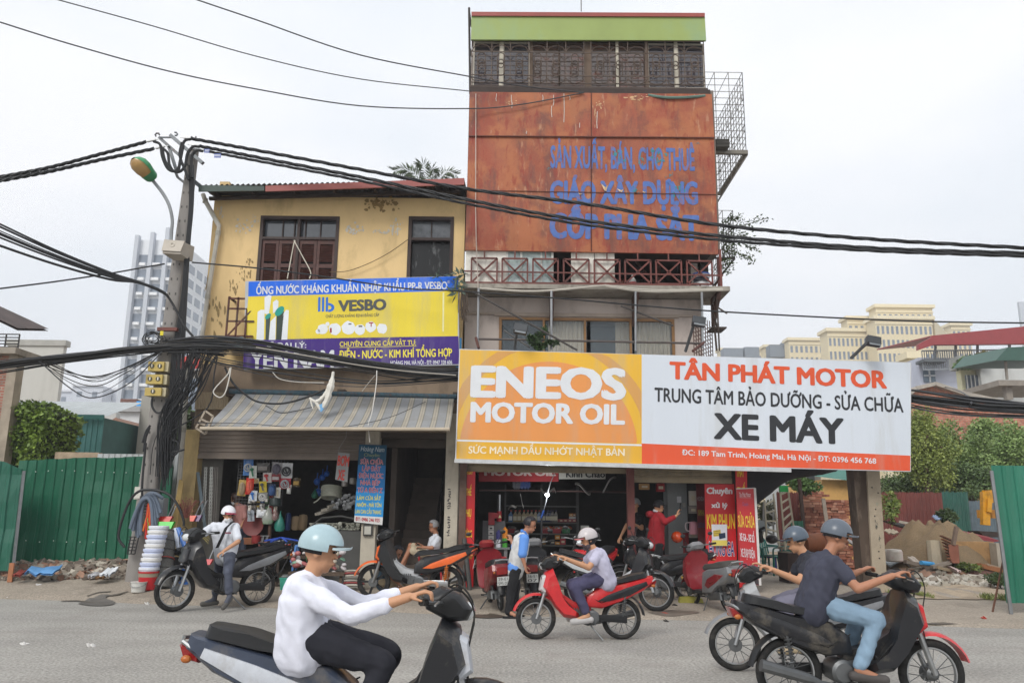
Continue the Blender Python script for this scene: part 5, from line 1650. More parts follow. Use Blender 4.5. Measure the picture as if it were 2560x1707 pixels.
x0,x1,z0,z1=rect(B,1462,1450,1490,1490,YP-.35);m=MB();m.b2(x0,x1,YP-.36,YP-.35,z0,z1);tag(m.build('warning_tag',M('d8c83a')),'tiny yellow warning tag on the pole','tag')
for q,lab in(((1865,1362,1910,1395),'blue cable tag nearest the pole top'),((1955,1405,2015,1440),'blue cable tag second from the pole top')):
 x0,x1,z0,z1=rect(A,*q,16.45);m=MB();m.b2(x0,x1,16.44,16.45,z0,z1);o=tag(m.build('cable_tag',M('6f7fc0')),lab,'cable tag')
 m=MB()
 for k in(.3,.6):m.b2(x0+.01,x1-.01,16.434,16.437,z0+(z1-z0)*k,z0+(z1-z0)*(k+.15))
 m.build('marking',WHITE,o)
# -- cables
BK=M('232426',rough=.55,var=.2)
GK=M('3a3b3e',rough=.55,var=.2)
def cable(pts,f,Y,r,lab,mat=BK,group=None,n=7,nm='cable',twist=0):
 P=pxline(f,pts,Y,n)
 m=MB()
 if twist:
  for ph in range(3):
   Q3=[]
   for i,p in enumerate(P):
    a=i*twist+ph*2.09
    Q3 .append(p+V((0,math.cos(a),math.sin(a)))*r*.9)
   m.tube(Q3,r*.75,5)
 else:
  m.tube(P,r,6)
 return tag(m.build(nm,mat,sm=True),lab,'cable',group)
SKY_='thin wires crossing the sky to the tall house'
cable(((130,-4),(380,65),(640,141),(900,198),(1179,229)),lambda x,y:(x,y),[14,14.6,15.4,16.3,17.1],.011,'thin sky wire, middle one of the three reaching the tall house',GK,SKY_)
cable(((-20,50),(0,56),(180,112),(420,178),(640,223),(900,265),(1170,272),(1300,262),(1460,232)),lambda x,y:(x,y),[13.6,13.7,14.3,15,15.6,16.2,16.9,17.0,17.05],.014,'lowest of the three sky wires, sagging across the rusty sheets',GK,SKY_)
cable(((480,-4),(640,50),(900,138),(1175,192),(1300,215),(1460,232)),lambda x,y:(x,y),[14.4,14.8,15.6,16.6,17.0,17.05],.013,'topmost of the three sky wires reaching the tall house',GK,SKY_)
m_='heavy twisted power cables from the pole top across to the right'
cable(((478,347),(640,376),(900,424),(1170,473),(1450,508),(1800,563),(2180,598),(2600,622)),lambda x,y:(x,y),[16.5,16.4,16.3,16.2,16.0,15.6,15.2,14.8],.026,'uppermost heavy power cable from the pole top to the right',BK,m_,14,twist=.9)
cable(((500,366),(640,393),(900,443),(1170,500),(1450,550),(1800,590),(2180,620),(2600,634)),lambda x,y:(x,y),[16.5,16.4,16.25,16.1,15.9,15.5,15.1,14.7],.026,'second heavy power cable from the pole top to the right',BK,m_,14,twist=.9)
cable(((510,377),(640,402),(900,452),(1170,510),(1450,560),(1800,600),(2180,627),(2600,642)),lambda x,y:(x,y),[16.5,16.4,16.2,16.0,15.8,15.4,15.0,14.6],.021,'lowest heavy power cable from the pole top to the right',BK,m_,14,twist=.9)
m_='heavy twisted power cables from the pole top off to the left'
cable(((365,355),(250,386),(120,420),(-20,447)),lambda x,y:(x,y),[16.5,16.2,15.9,15.6],.027,'upper heavy power cable running from the pole top to the left',BK,m_,14,twist=.9)
cable(((385,372),(250,400),(120,430),(-20,456)),lambda x,y:(x,y),[16.5,16.1,15.7,15.3],.027,'lower heavy power cable running from the pole top to the left',BK,m_,14,twist=.9)
# loops at the pole top
for i,pts in enumerate((((1400,1290),(1460,1320),(1480,1430),(1530,1540),(1600,1560),(1640,1500),(1650,1400),(1680,1290),(1740,1270)),((1480,1350),(1530,1400),(1545,1500),(1590,1565),(1650,1560),(1690,1500),(1710,1400),(1760,1340),(1820,1340)),((1480,1355),(1500,1450),(1550,1545),(1620,1560),(1640,1480),(1670,1330)),((1750,1620),(1745,1500),(1750,1420),(1790,1375),(1850,1380)),((1660,1300),(1640,1420),(1690,1560),(1720,1640)))):
 cable(pts,A,YP-.3,.03,'black jumper cable looping round the pole top',BK,'jumper loops round the pole top',5)
# down-run beside the pole
DR='cables running down the side of the pole'
for i in range(9):
 o=i*9-36
 pts=((1740+o*.5,-60),(1745+o*.5,120),(1740+o*.4,330+random.uniform(-20,20)),(1720+o*.4,560),(1700+o*.5,800),(1680+o*.6,1100),(1650+o,1400),(1620+o*1.5,1680),(1590+o*1.5,2200+i*20),(1560+o*1.6,2500),(1520+o,2900-i*30))
 cable(pts,B,YP-.24,random.choice((.012,.016,.022)),'black cable running down the right side of the pole',BK,DR,4)
# telecom wires from the left
TL='telephone wires converging on the pole from the left'
for i,(y0,y1,r)in enumerate(((475,1085,.018),(500,1088,.02),(537,1090,.01),(560,1093,.022),(575,1094,.01),(598,1096,.018),(672,1098,.024))):
 cable(((-100,y0-45),(0,y0),(500,y0+(y1-y0)*.36+15),(1000,y0+(y1-y0)*.72),(1250,995+i*2),(1480,y1),(1560,1180),(1680,1400),(1760,1500)),B,[14.6,14.8,15.4,16.0,16.2,16.4,16.5,16.5,16.5],r,'black telephone wire coming in from the upper left to the pole',BK,TL,5)
cable(((-60,1075),(0,1063),(500,1000),(1000,925),(1300,872),(1500,838)),B,[15,15.2,15.6,16,16.2,16.5],.016,'single wire rising from the left edge to the bracket below the box',BK)
cable(((480,656),(640,670),(800,690),(1000,720),(1120,726),(1400,746),(1700,772),(2000,790),(2300,803),(2600,808)),lambda x,y:(x,y),[16.5,16.5,16.5,16.5,16.4,16.2,16.0,15.7,15.4,15.1],.016,'long thin cable crossing both signs at balcony height',BK)
# the sagging bundle
BN='cables in the thick sagging bundle along the street'
def bundle(pts,f,Y,n,spread,rr,lab,group,loose=.0,nn=6):
 for i in range(n):
  o=random.gauss(0,1);o2=random.gauss(0,1)
  P=[(x+random.gauss(0,6),y+(o*spread[k]+random.gauss(0,spread[k]*.25))+loose*abs(o2)*math.sin(math.pi*k/(len(pts)-1)))for k,(x,y)in enumerate(pts)]
  ys=[yv+o2*.04 for yv in(Y if isinstance(Y,(list,tuple))else[Y]*len(pts))]
  cable(P,f,ys,random.choice(rr),lab,random.choice((BK,BK,GK,M('2b2926',rough=.6))),group,nn)
rr=(.009,.012,.016,.022,.028)
L0=lambda x,y:(x,y)
bundle(((-40,920),(60,906),(160,895),(300,878),(410,868),(470,866),(560,872)),L0,[15.4,15.6,15.9,16.2,16.45,16.5,16.5],24,(9,7,5,6,5,6,10),rr,'black cable in the thick sagging bundle left of the pole','cables in the thick bundle left of the pole')
bundle(((100,905),(180,930),(240,940),(320,915),(400,882)),L0,[15.7,16,16.1,16.3,16.5],7,(8,10,12,10,4),(.006,.009,.012),'loose cable drooping below the left bundle','loose cables drooping below the left bundle',25)
bundle(((420,868),(520,864),(640,872),(760,892),(900,914),(1040,934),(1160,934),(1300,930)),L0,[16.5,16.45,16.4,16.4,16.4,16.45,16.6,16.75],20,(8,10,9,8,7,7,8,8),(.009,.012,.014,.018,.022),'black cable in the thick sagging bundle in front of the purple sign band',BN)
bundle(((470,880),(560,905),(700,925),(830,945),(950,955),(1150,945)),L0,[16.45]*5+[16.6],7,(6,8,9,8,6,5),(.006,.009,.012),'loose cable drooping over the awning below the bundle','loose cables drooping over the awning',12)
cable(((640,868),(760,888),(880,910),(1000,926),(1140,938)),L0,[16.3]*5,.012,'pale grey cable lying on top of the bundle',M('a09a90'))
bundle(((2260,985),(2300,992),(2400,1005),(2480,1012),(2600,1020)),L0,[16.7,16.6,16.4,16.3,16.1],20,(8,10,9,8,8),(.012,.016,.022,.026),'black cable in the bundle leaving the workshop sign to the right','cables in the bundle right of the workshop sign')
bundle(((2270,1015),(2350,1028),(2450,1035),(2600,1040)),L0,[16.7,16.5,16.4,16.1],5,(5,6,5,4),(.012,.016),'cable hanging just below the bundle right of the workshop sign','cables hanging below the right bundle')
cable(((1715,770),(1860,810),(1935,850),(1965,890),(1950,930)),Lc,[40,30,20,16.5,16.3],.02,'bent cable drooping onto the right bundle',GK)
# tangle right of the pole
TG='cables fanning down beside the pole'
for i in range(58):
 t=random.random()
 x0_,y0_=470+t*80,868+random.uniform(-10,26)
 x2,y2=418+random.gauss(0,10)-4,1040+random.uniform(-30,60)
 xm,ym=(x0_+x2)/2+random.gauss(0,12)+12*t,(y0_+y2)/2+random.uniform(-10,30)
 pts=((x0_,y0_),((x0_*2+xm)/3,(y0_*2+ym)/3),(xm,ym),(x2,y2),(x2-random.uniform(0,12),y2+random.uniform(60,160)))
 cable(pts,L0,YP-.25+random.uniform(-.12,.08),random.choice((.004,.006,.008,.011,.014)),'black cable in the tangle fanning down between bundle and pole',BK,TG,5)
for pts in(((1680,960),(1615,980),(1560,1000),(1560,1130)),((1560,870),(1625,905),(1620,980),(1575,1015),(1555,960)),((1390,480),(1385,560),(1430,625),(1500,600),(1520,500)),((1300,900),(1330,800),(1370,740)),((1310,980),(1330,850),(1365,760)),((1300,1440),(1295,1300),(1310,1100),(1330,900))):
 cable(pts,C,YP-.28,.022,'black cable end looping beside the pole',BK,'cable ends looping beside the pole',6)
# coil of thin wires left of the pole
m=MB()
for i in range(22):
 c=P5(B,1390+random.gauss(0,14),1520+random.gauss(0,12),YP-.3)
 k=random.uniform(.09,.2)
 a0=random.random()*6
 m.tube([c+V((math.cos(a0+a)*k*1.1,.04*math.sin(a*2),math.sin(a0+a)*k*.8))for a in(j*.45 for j in range(random.randint(9,14)))],.005,4)
tag(m.build('wire_coil',BK),'messy coil of thin black wires tied to the left of the pole','wire coil')
# odd wires on the awning front
for pts,f,Y,r,lab,mt in((((400,190),(460,310),(540,390),(640,460),(760,485),(900,480),(1080,430),(1220,370)),G,16.5,.022,'black cable slung across the upper part of the awning',BK),(((730,500),(850,560),(980,545),(1110,515)),G,16.3,.01,'thin wire lying across the middle of the awning',GK),(((440,195),(420,250),(320,360),(310,405),(360,435),(400,400),(430,300),(450,190)),G,16.4,.012,'white wire loop hanging left of the awning',M('c9c6be')),(((1640,215),(1635,330),(1600,560),(1570,660),(1583,800)),G,16.2,.01,'white string hanging down past the awning to the blue banner',M('d5d2cc')),(((790,232),(850,285),(1000,310),(1210,315)),G,16.4,.008,'white wire hanging below the purple sign',M('c9c6be')),(((1630,250),(1570,320),(1520,385)),G,16.4,.007,'thin pale wire slanting beside the white string',M('a8a59e')),(((860,570),(845,620),(795,890)),E,17.2,.012,'white string hanging down the left shutter window',M('c9c4b6')),(((850,570),(920,700),(988,830),(980,890)),E,17.2,.012,'white string slanting across the right shutter leaf',M('c9c4b6')),(((1150,835),(1300,825),(1480,760),(1650,670),(1800,565)),E,17.3,.008,'thin wire strung on the yellow wall between the windows',M('6b5a40')),(((150,640),(600,650),(1200,690),(1700,610),(2040,470)),G,16.05,.007,'very thin wire strung along the awning slope',GK)):
 cable(pts,f,Y,r,lab,mt)
# torn white netting with a blue scrap hung from the bundle
e=empty('torn_bag',U(G(1285,225),16.35),'torn white netting with a blue scrap hanging in front of the awning','bag')
m=MB()
for pts,r in((((1285,225),(1275,300),(1255,380),(1235,450),(1200,520)),(.03,.07,.06,.05,.02)),(((1280,260),(1240,370),(1190,440),(1140,470),(1090,440)),(.03,.035,.035,.03,.02)),(((1095,440),(1110,500),(1120,530)),(.02,.015,.008)),(((1140,470),(1165,510),(1180,540)),(.03,.03,.015))):
 P=spline([U(G(*q),16.35)for q in pts],4)
 rs=[r[min(len(r)-1,int(i/4))]*random.uniform(.8,1.2)for i in range(len(P))]
 m.tube(P,rs,7)
m.build('netting',M('d6d3ca',rough=.8,var=.15,scale=20),e,sm=True)
m=MB();P=[U(G(*q),16.33)for q in((1170,495),(1200,482),(1205,530),(1185,555),(1165,530))];m.prism(P,(0,.03,0));m.build('blue_scrap',M('6f9fc8',var=.2),e)
# ================================================================ hardware shop goods
YG=YF+.12
def pack(f,l,t,r,b,card,item,shape,lab,Y=None,tilt=0,cat='packet',nm='blister_pack'):
 Y=Y or YG+random.uniform(-.03,.03)
 x0,x1,z0,z1=rect(f,l,t,r,b,Y)
 c=V(((x0+x1)/2,Y,(z0+z1)/2));w_,h_=x1-x0,z1-z0
 q=Matrix.Rotation(R_(tilt),3,'Y')
 e=empty(nm,(c.x,Y,z0),lab,cat,'goods hung on the grid in the hardware shop')
 m=MB()
 n=4
 g=[[c+q@V(((i/n-.5)*w_,.012*math.sin(i*2+j),(j/n-.5)*h_))for i in range(n+1)]for j in range(n+1)]
 m.rows(g,close=False);m.rows([[p+V((0,.008,0))for p in r_]for r_ in g],close=False)
 m.tube([c+q@V((0,.01,h_*.5)),c+q@V((0,.05,h_*.56))],.006,5)
 m.build('card',M(card,rough=.3,var=.2,scale=14,coat=.3),e)
 m=MB();im=M(item,rough=.3,var=.2,scale=20,metal=.4 if item in('9fa3a6','7c8084')else 0)
 o=V((0,-.03,0));k=min(w_,h_)
 if shape=='coil':
  m.torus(c+o+q@V((0,0,-.06*h_)),k*.36,k*.06,n=20,m=6);m.torus(c+o*1.4,k*.24,k*.05,n=16,m=6);m.bar(c+o+q@V((-.1*w_,0,.1*h_)),c+o*1.5+q@V((.12*w_,0,-.25*h_)),k*.1)
 elif shape=='tool':
  m.bar(c+o+q@V((.1*w_,0,-.36*h_)),c+o+q@V((-.08*w_,0,.1*h_)),k*.16,.03);m.sph(c+o+q@V((-.1*w_,0,.2*h_)),(k*.26,.025,k*.2),10,6)
 elif shape=='bag':
  m.sph(c+o*.6-V((0,0,h_*.05)),(w_*.42,.045,h_*.42),12,8);m.bar(c+o*2+q@V((0,0,.25*h_)),c+o*2+q@V((.05*w_,0,-.2*h_)),k*.2,.02)
 else:
  m.b2(c.x-w_*.35,c.x+w_*.35,Y-.05,Y-.012,c.z-h_*.3,c.z+h_*.12);m.b2(c.x-w_*.25,c.x+w_*.2,Y-.06,Y-.051,c.z-h_*.2,c.z)
 m.build('content',im,e,sm=True)
for a in((280,140,425,395,'3f6ea8','9fa3a6','coil','tall blue packet with a coiled grey shower hose, top left of the goods grid'),(365,255,475,435,'c9ccc6','1f6b4a','tool','white card with a green spray trigger beside the blue packet'),(475,215,665,345,'55524f','8a8480','box','wide dark clear bag near the top of the goods grid'),(690,205,840,385,'8c8a8c','5a5764','bag','grey packet with a dark fitting left of the shower hose card'),(825,215,995,435,'bfc0c2','2b2c30','coil','white and red card with a black shower hose, top right of the grid'),(205,460,325,690,'b59a55','9a8a70','bag','yellow brown bag hanging lowest left on the goods grid'),(315,430,430,670,'c8362a','d8604c','bag','bright red shiny bag on the goods grid'),(565,355,690,500,'cfc8c4','c03a3a','tool','tilted white card with a red tool in the middle of the grid'),(690,375,825,480,'8c2c30','b9b2b0','box','clear pack with a red lid in the middle of the grid'),(510,480,620,640,'d8c23c','5d6062','tool','yellow card with a grey tap on the goods grid'),(805,435,970,590,'b5303c','9fa3a6','coil','red card with a coiled silver hose on the goods grid'),(365,615,480,765,'d2d8de','2f6fb8','tool','white card with a blue knife on the goods grid'),(490,640,630,770,'a8a8a4','d0d0cc','coil','grey card with a round white coil on the goods grid'),(750,570,820,720,'d9d6ce','b5aa90','tool','slim white packet right of the navy pack'),(640,520,750,690,'2c3f63','3f5f94','bag','navy blue packet on the goods grid'),(915,530,975,660,'c9c9c4','e0e0dc','box','pair of white lamp tubes at the right end of the grid'),(340,895,440,1060,'9aa0a8','7c8084','tool','silver tool packet hanging low near the woman in pink'),(470,890,615,1005,'dadcde','cfd2d6','box','large white label card hanging below the goods grid'),(430,440,510,510,'c9c0a8','b0894a','coil','small card with a gold tape roll'),(1000,430,1110,560,'4a3b1e','b08c3c','box','bunch of brass padlocks right of the goods grid'),(510,800,590,900,'6a6865','b5b3b0','tool','bare metal bracket hanging below the coil card')):
 pack(Nc,*a[:4],a[4],a[5],a[6],a[7],tilt=random.uniform(-6,6))
for i in range(14):
 x,y=350+(i%7)*62,690+(i//7)*150+random.randint(-12,12);h=('b5b0a8','8a3a34','3f5a86','77706a','c9c4b4','5f7a5a','a08a4a')[(i*3)%7]
 pack(Nc,x,y,x+52,y+105,h,('9fa3a6','c9c4bc','3a3a3c')[i%3],('tool','box','coil')[i%3],'small '+{'b5b0a8':'pale grey','8a3a34':'brick red','3f5a86':'blue','77706a':'dull grey','c9c4b4':'cream','5f7a5a':'green','a08a4a':'mustard'}[h]+' packet in the lower rows of the goods grid, '+('upper' if i<7 else 'lower')+' row',YG+.05,tilt=random.uniform(-8,8))
x0,x1,z0,z1=rect(Nc,195,130,860,830,YG+.08)
m=MB()
for i in range(16):x=x0+(x1-x0)*i/15;m.bar((x,YG+.08,z0),(x,YG+.08,z1),.006)
for i in range(17):z=z0+(z1-z0)*i/16;m.bar((x0,YG+.074,z),(x1,YG+.074,z),.006)
tag(m.build('wire_grid',M('6f7072',metal=.5)),'wire display grid hung with packets in the hardware shop doorway','display grid')
def lump(f,l,t,r,b,Y,mat,lab,cat,nm,knot=True,dep=.1,seed=0):
 x0,x1,z0,z1=rect(f,l,t,r,b,Y);xm,w_,h_=(x0+x1)/2,(x1-x0)/2,z1-z0
 m=MB()
 prof=((.02,0),(.75,.04),(1,.2),(.95,.4),(.6,.62),(.25,.8),(.08,.9),(.1,1))if knot else((.02,0),(.8,.02),(1,.12),(1,.8),(.85,.95),(.02,1))
 rings=[]
 for k,hh in prof:
  rings.append([V((xm+math.cos(a)*w_*k*(1+.12*math.sin(a*5+hh*9)),Y+math.sin(a)*dep*k,z0+h_*hh))for a in(i*2*math.pi/18 for i in range(18))])
 m.rows(rings)
 return tag(m.build(nm,mat,sm=True),lab,cat)
o=lump(Nc,560,820,720,1110,YG-.02,clear(.45,'c3c6bd'),'clear plastic bag holding green net balls','bag','plastic_bag')
m=MB()
for i in range(9):m.sph(U(Nc(580+i*15,1085-(i%3)*14),YG-.02+random.uniform(-.04,.04)),.028,8,6)
m.build('net_balls',M('2f8a3e',var=.3),o)
lump(Nc,698,850,800,1055,YG,clear(.6,'9a7c78'),'pinkish clear plastic bag hanging beside the teal bag','bag','plastic_bag')
lump(Nc,740,910,885,1215,YG+.05,M('2f7a6c',rough=.35,var=.3,scale=9),'teal plastic bag hanging under the goods grid','bag','plastic_bag')
lump(Nc,665,715,815,840,YG+.05,M('2c3836',rough=.35,var=.3,scale=9),'round dark green bag behind the hanging packets','bag','plastic_bag',False)
lump(Nc,895,930,965,1195,YG+.5,M('233a6a',rough=.3),'dark blue water jug in the hardware shop','jug','water_jug',False)
lump(Nc,985,980,1105,1190,YG+.9,M('b09878',rough=.9),'tan sack, left one of the two leaning in the hardware shop','sack','sack',False)
lump(Nc,1085,955,1205,1190,YG+.9,M('a08a6c',rough=.9),'tan sack, right one of the two leaning in the hardware shop','sack','sack',False)
for x,y,r in((1350,485,48),(1428,425,44),(1492,370,40),(1370,640,55)):
 c=U(Nc(x,y),YG+.7);k=r/5.8/FPX*(YG+.7)
 m=MB();m.sph(c,(k,k,k*1.05),14,10);m.tube([c+V((0,0,k)),c+V((0,.02,k+.12))],.012,6)
 tag(m.build('ball_float',M('2457a8',rough=.35),sm=True),'shiny blue plastic ball float hanging near the pump sign','float','blue ball floats')
lump(Nc,1275,575,1365,730,YG+.6,M('2d6a55',rough=.35),'green plastic bag hanging below the blue floats','bag','plastic_bag')
lump(Nc,1710,455,1790,560,YG+.2,clear(.7,'b5b0aa'),'crumpled clear bag below the pump sign, left one','bag','plastic_bag',False)
lump(Nc,1825,425,1915,525,YG+.2,clear(.7,'b5b0aa'),'crumpled clear bag beside the blue banner, right one','bag','plastic_bag',False)
# hose coil
c=U(Nc(1560,650),YG+.35)
m=MB()
for k in range(7):
 for j in range(3):m.torus(c+V((random.uniform(-.006,.006),0,-.09+k*.033)),.205-j*.03,.018,(0,.25,1),26,6)
m.tube(spline([c+V((-.2,-.08,-.08)),c+V((-.26,-.12,-.16)),c+V((-.33,-.15,-.21))],5),.014,6)
tag(m.build('hose_coil',M('a9ab9d',rough=.4,var=.15),sm=True),'thick coil of pale hose lying on the pipe rack','hose')
# pipes seen end on
def pipe_stack(f,cells,Y,grp,lab,hexs,wall=.16,length=1.6):
 proto={}
 for x,y,r in cells:
  c=U(f(x,y),Y+random.uniform(-.06,.06));k=r/5.8/FPX*Y
  key=round(k,3)
  if key not in proto:
   m=MB();m.lathe((0,0,0),[(k,0),(k,length),(k*(1-wall),length),(k*(1-wall),0),(k,0)],12,(0,1,0));o=m.build('plastic_pipe',M(hexs,rough=.5,var=.15),None,sm=True,keep=True);proto[key]=o
  else:
   o=proto[key].copy();COL.objects.link(o)
  o.location=c;tag(o,lab,'pipe',grp)
big=[(1525,840,42),(1590,855,25),(1638,858,25),(1690,855,27),(1760,860,36),(1820,855,28),(1878,860,32),(1645,805,30),(1695,785,26),(1748,780,24),(1798,765,30),(1842,805,30),(1790,820,28),(1765,700,36),(1815,680,22),(1842,725,26),(1885,715,30),(1670,750,22),(1720,730,24),(1620,745,20),(1890,780,30),(1575,780,22),(1740,830,24)]
pipe_stack(Nc,big,YG+.3,'thick grey pipes on the pipe rack','thick grey plastic pipe lying end out on the upper pipe rack','a2a5a6')
small=[]
random.seed(3)
for j in range(8):
 for i in range(30):
  x=1250+i*24+(j%2)*12;y=1180-j*21
  if((x-1600)/400)**2+((y-1180)/185)**2<1 and len(small)<150:
   small.append((x,y,random.choice((9,9,10,12))))
for q in((1450,1140,32),(1535,1150,34),(1680,1100,30),(1610,1150,30),(1945,1110,32),(1740,1120,24)):
 small=[p for p in small if math.hypot(p[0]-q[0],p[1]-q[1])>q[2]+8]+[q]
pipe_stack(Nc,small,YG+.25,'slim pale pipes in the lower pipe rack','slim pale plastic pipe lying end out in the lower pipe rack','b9baac',.24)
m=MB()
for a,b in(((1215,1170),(1420,1010)),((1420,1010),(1700,985)),((1700,985),(1970,1040))):m.tube([U(Nc(*a),YG+.2),U(Nc(*b),YG+.2)],.02,6)
m.b2(U(Nc(1215,1185),YG).x,U(Nc(1970,1185),YG).x,YG+.2,YG+1.4,FLR,U(Nc(1215,1195),YG).z)
tag(m.build('pipe_rack',M('5a5a58',metal=.3)),'low steel rack carrying the slim pipes beside the white pillar','rack')
for i in range(7):
 a=U(Nc(1330+i*30,960+(i%3)*12-i*18),YG+.2)
 m=MB();m.bar(a,a+V((.34,.5,.16)),.05);tag(m.build('perforated_bar',M('a8a296',var=.25)),'pale perforated metal bar piled between the pipe racks','bar','perforated bars between the pipe racks')
# things low in the shop
c=U(Nc(425,1120),YG+.2);m=MB();m.lathe(c,[(0,0),(.2,.01),(.22,.03),(.19,.02),(0,.015)],22,(0,-1,.1));tag(m.build('round_pan',M('6d2a28',rough=.5),sm=True),'dark red round pan hanging under the goods grid','pan')
def crate(f,l,t,r,b,Y,mat,lab,cat,nm,dep=.3,fill=None):
 x0,x1,z0,z1=rect(f,l,t,r,b,Y);e=empty(nm,((x0+x1)/2,Y,z0),lab,cat)
 m=MB();q=.02
 m.rows([[V((x0+q,Y+q,z0)),V((x1-q,Y+q,z0)),V((x1-q,Y+dep-q,z0)),V((x0+q,Y+dep-q,z0))],[V((x0,Y,z1)),V((x1,Y,z1)),V((x1,Y+dep,z1)),V((x0,Y+dep,z1))],[V((x0+q,Y+q,z1)),V((x1-q,Y+q,z1)),V((x1-q,Y+dep-q,z1)),V((x0+q,Y+dep-q,z1))],[V((x0+.04,Y+.04,z0+.03)),V((x1-.04,Y+.04,z0+.03)),V((x1-.04,Y+dep-.04,z0+.03)),V((x0+.04,Y+dep-.04,z0+.03))]])
 m.build('shell',mat,e)
 m=MB();m.b2(x0-.006,x1+.006,Y-.006,Y-.001,z1-.025,z1-.002)
 for i in range(5):x=x0+(x1-x0)*(i+.5)/5;m.b2(x-.006,x+.006,Y-.003,Y+.012,z0,z1-.03)
 m.build('ribbing',mat,e)
 if fill:
  for i,h in enumerate(fill):
   m=MB();c=V((x0+(x1-x0)*(i+.5)/len(fill),Y+dep*.5,z1+.01));m.sph(c,((x1-x0)/len(fill)*.6,dep*.4,.05),8,6,Matrix.Rotation(i,3,'Z'));tag(m.build('spare_part',M(h,rough=.4,metal=.3),sm=True),'small hardware piece heaped in '+lab,'spare part','hardware pieces in the plastic containers')
 return e
crate(Nc,280,1300,435,1395,YG-.05,M('8a5a40',rough=.7),'brown wooden box under the red pan','box','wooden_box')
crate(Nc,705,1375,935,1440,YG-.05,M('3c7fb0',rough=.4),'blue plastic basket of hardware in the shop doorway','basket','basket',.3,('6d6d6d','3c3c3e','9a9a98','2f7a3e','777'.ljust(6,'7')))
crate(H,1155,545,1255,610,YG-.3,M('2f8a55',rough=.4),'green plastic crate in front of the blue stool','crate','crate',.3,('c9c9c0','8a7a60','b5b5b0'))
crate(H,960,735,1105,835,YG-.75,M('3f9a86',rough=.4),'teal plastic tub on the ground before the hardware shop','tub','tub',.3,('777a78','8f8f8a'))
q=U(Nc(870,1535),YG-.1);bucket(q,.1,.12,.2,M('d05a34',rough=.4),'orange labelled paint pot under the blue basket','pot',band=(.3,.7,M('d8d6cf')),name='paint_pot',handle=False)
q=U(Nc(465,1380),YG);bucket(q,.09,.1,.16,M('8a3030',rough=.5),'small red pot beside the brown wooden box','pot',name='pot',handle=False)
for i,x in enumerate((540,600)):
 c=U(Nc(x,1395),YG-.12);e=empty('caster_wheel',c,('caster wheel with a brown tyre, left of a pair below the packets','caster wheel with a brown tyre, right of a pair below the packets')[i],'caster')
 m=MB();m.torus(c,.045,.018,n=18,m=8);m.build('wheel',M('7a4a42',rough=.5),e,sm=True)
 m=MB();m.bar(c+V((0,0,0)),c+V((.02,.02,.16)),.045,.03);m.box(c+V((.02,.02,.17)),(.09,.07,.012));m.build('fork',metal(),e)
x0,x1,z0,z1=rect(H,930,568,1200,590,YG-.25);e=empty('work_bench',((x0+x1)/2,YG,0.1),'low dark bench in the hardware shop doorway','bench')
m=MB();m.b2(x0,x1,YG-.3,YG+.2,z0,z1);m.build('top',M('4a3a2e',var=.3),e)
for x in(x0+.06,x1-.06):
 m=MB();m.b2(x-.025,x+.025,YG-.25,YG-.2,.1,z0);m.build('leg',M('3a2e26'),e)
c=U(Nc(1150,1410),YG+.0);e=empty('plastic_stool',(c.x,YG,FLR),'light blue plastic stool inside the hardware shop','stool')
m=MB();m.b2(c.x-.14,c.x+.14,YG-.13,YG+.13,c.z-.02,c.z+.015);m.build('seat',M('5a86c2',rough=.35),e)
for sx_ in(-1,1):
 for sy in(-1,1):
  m=MB();m.tube([(c.x+sx_*.12,YG+sy*.11,c.z),(c.x+sx_*.17,YG+sy*.15,FLR)],[.028,.022],6);m.build('leg',M('5a86c2',rough=.35),e)
m=MB();m.tube([U(Nc(665,1120),YG),U(Nc(655,1440),YG)],.035,8);tag(m.build('wooden_post',M('4a3429')),'short dark wooden post below the teal bag','post')
random.seed(11)
for i in range(40):
 c=U(H(random.uniform(1060,1450),random.uniform(540,700)),YG-.45-random.random()*.2)
 m=MB();m.sph(c,(random.uniform(.05,.1),.05,random.uniform(.03,.06)),8,5,Matrix.Rotation(random.uniform(-.6,.6),3,'Y'));tag(m.build('hardware_packet',M(random.choice(('c9c4c6','b06a6a','d4d0cc','6a7fb0','b9b0a0','8a4a48','77a08a')),rough=.35),sm=True),'small packet in the colourful heap before the pipe rack','packet','packets heaped before the pipe rack')
m=MB();x0,x1,z0,z1=rect(H,1040,690,1460,715,YG-.6);m.b2(x0,x1,YG-.75,YG-.3,z0,z1)
for x in(x0+.05,x1-.1):m.b2(x,x+.05,YG-.7,YG-.65,.05,z0)
tag(m.build('display_table',M('54463a')),'low display table carrying the colourful packet heap','table')
for i in range(8):
 c=U(H(1525+random.uniform(-8,8),690+i*18),YG-.6);m=MB();m.torus(c,.19+random.uniform(-.02,.02),.018,(0,.2,1),24,6)
 tag(m.build('cable_ring',M(('a8a49a','8c3f3f','b9b5aa','77736c')[i%4],rough=.5),sm=True),'coil in the stack of cable rings left of the white pillar','cable coil','cable coils stacked by the pillar')
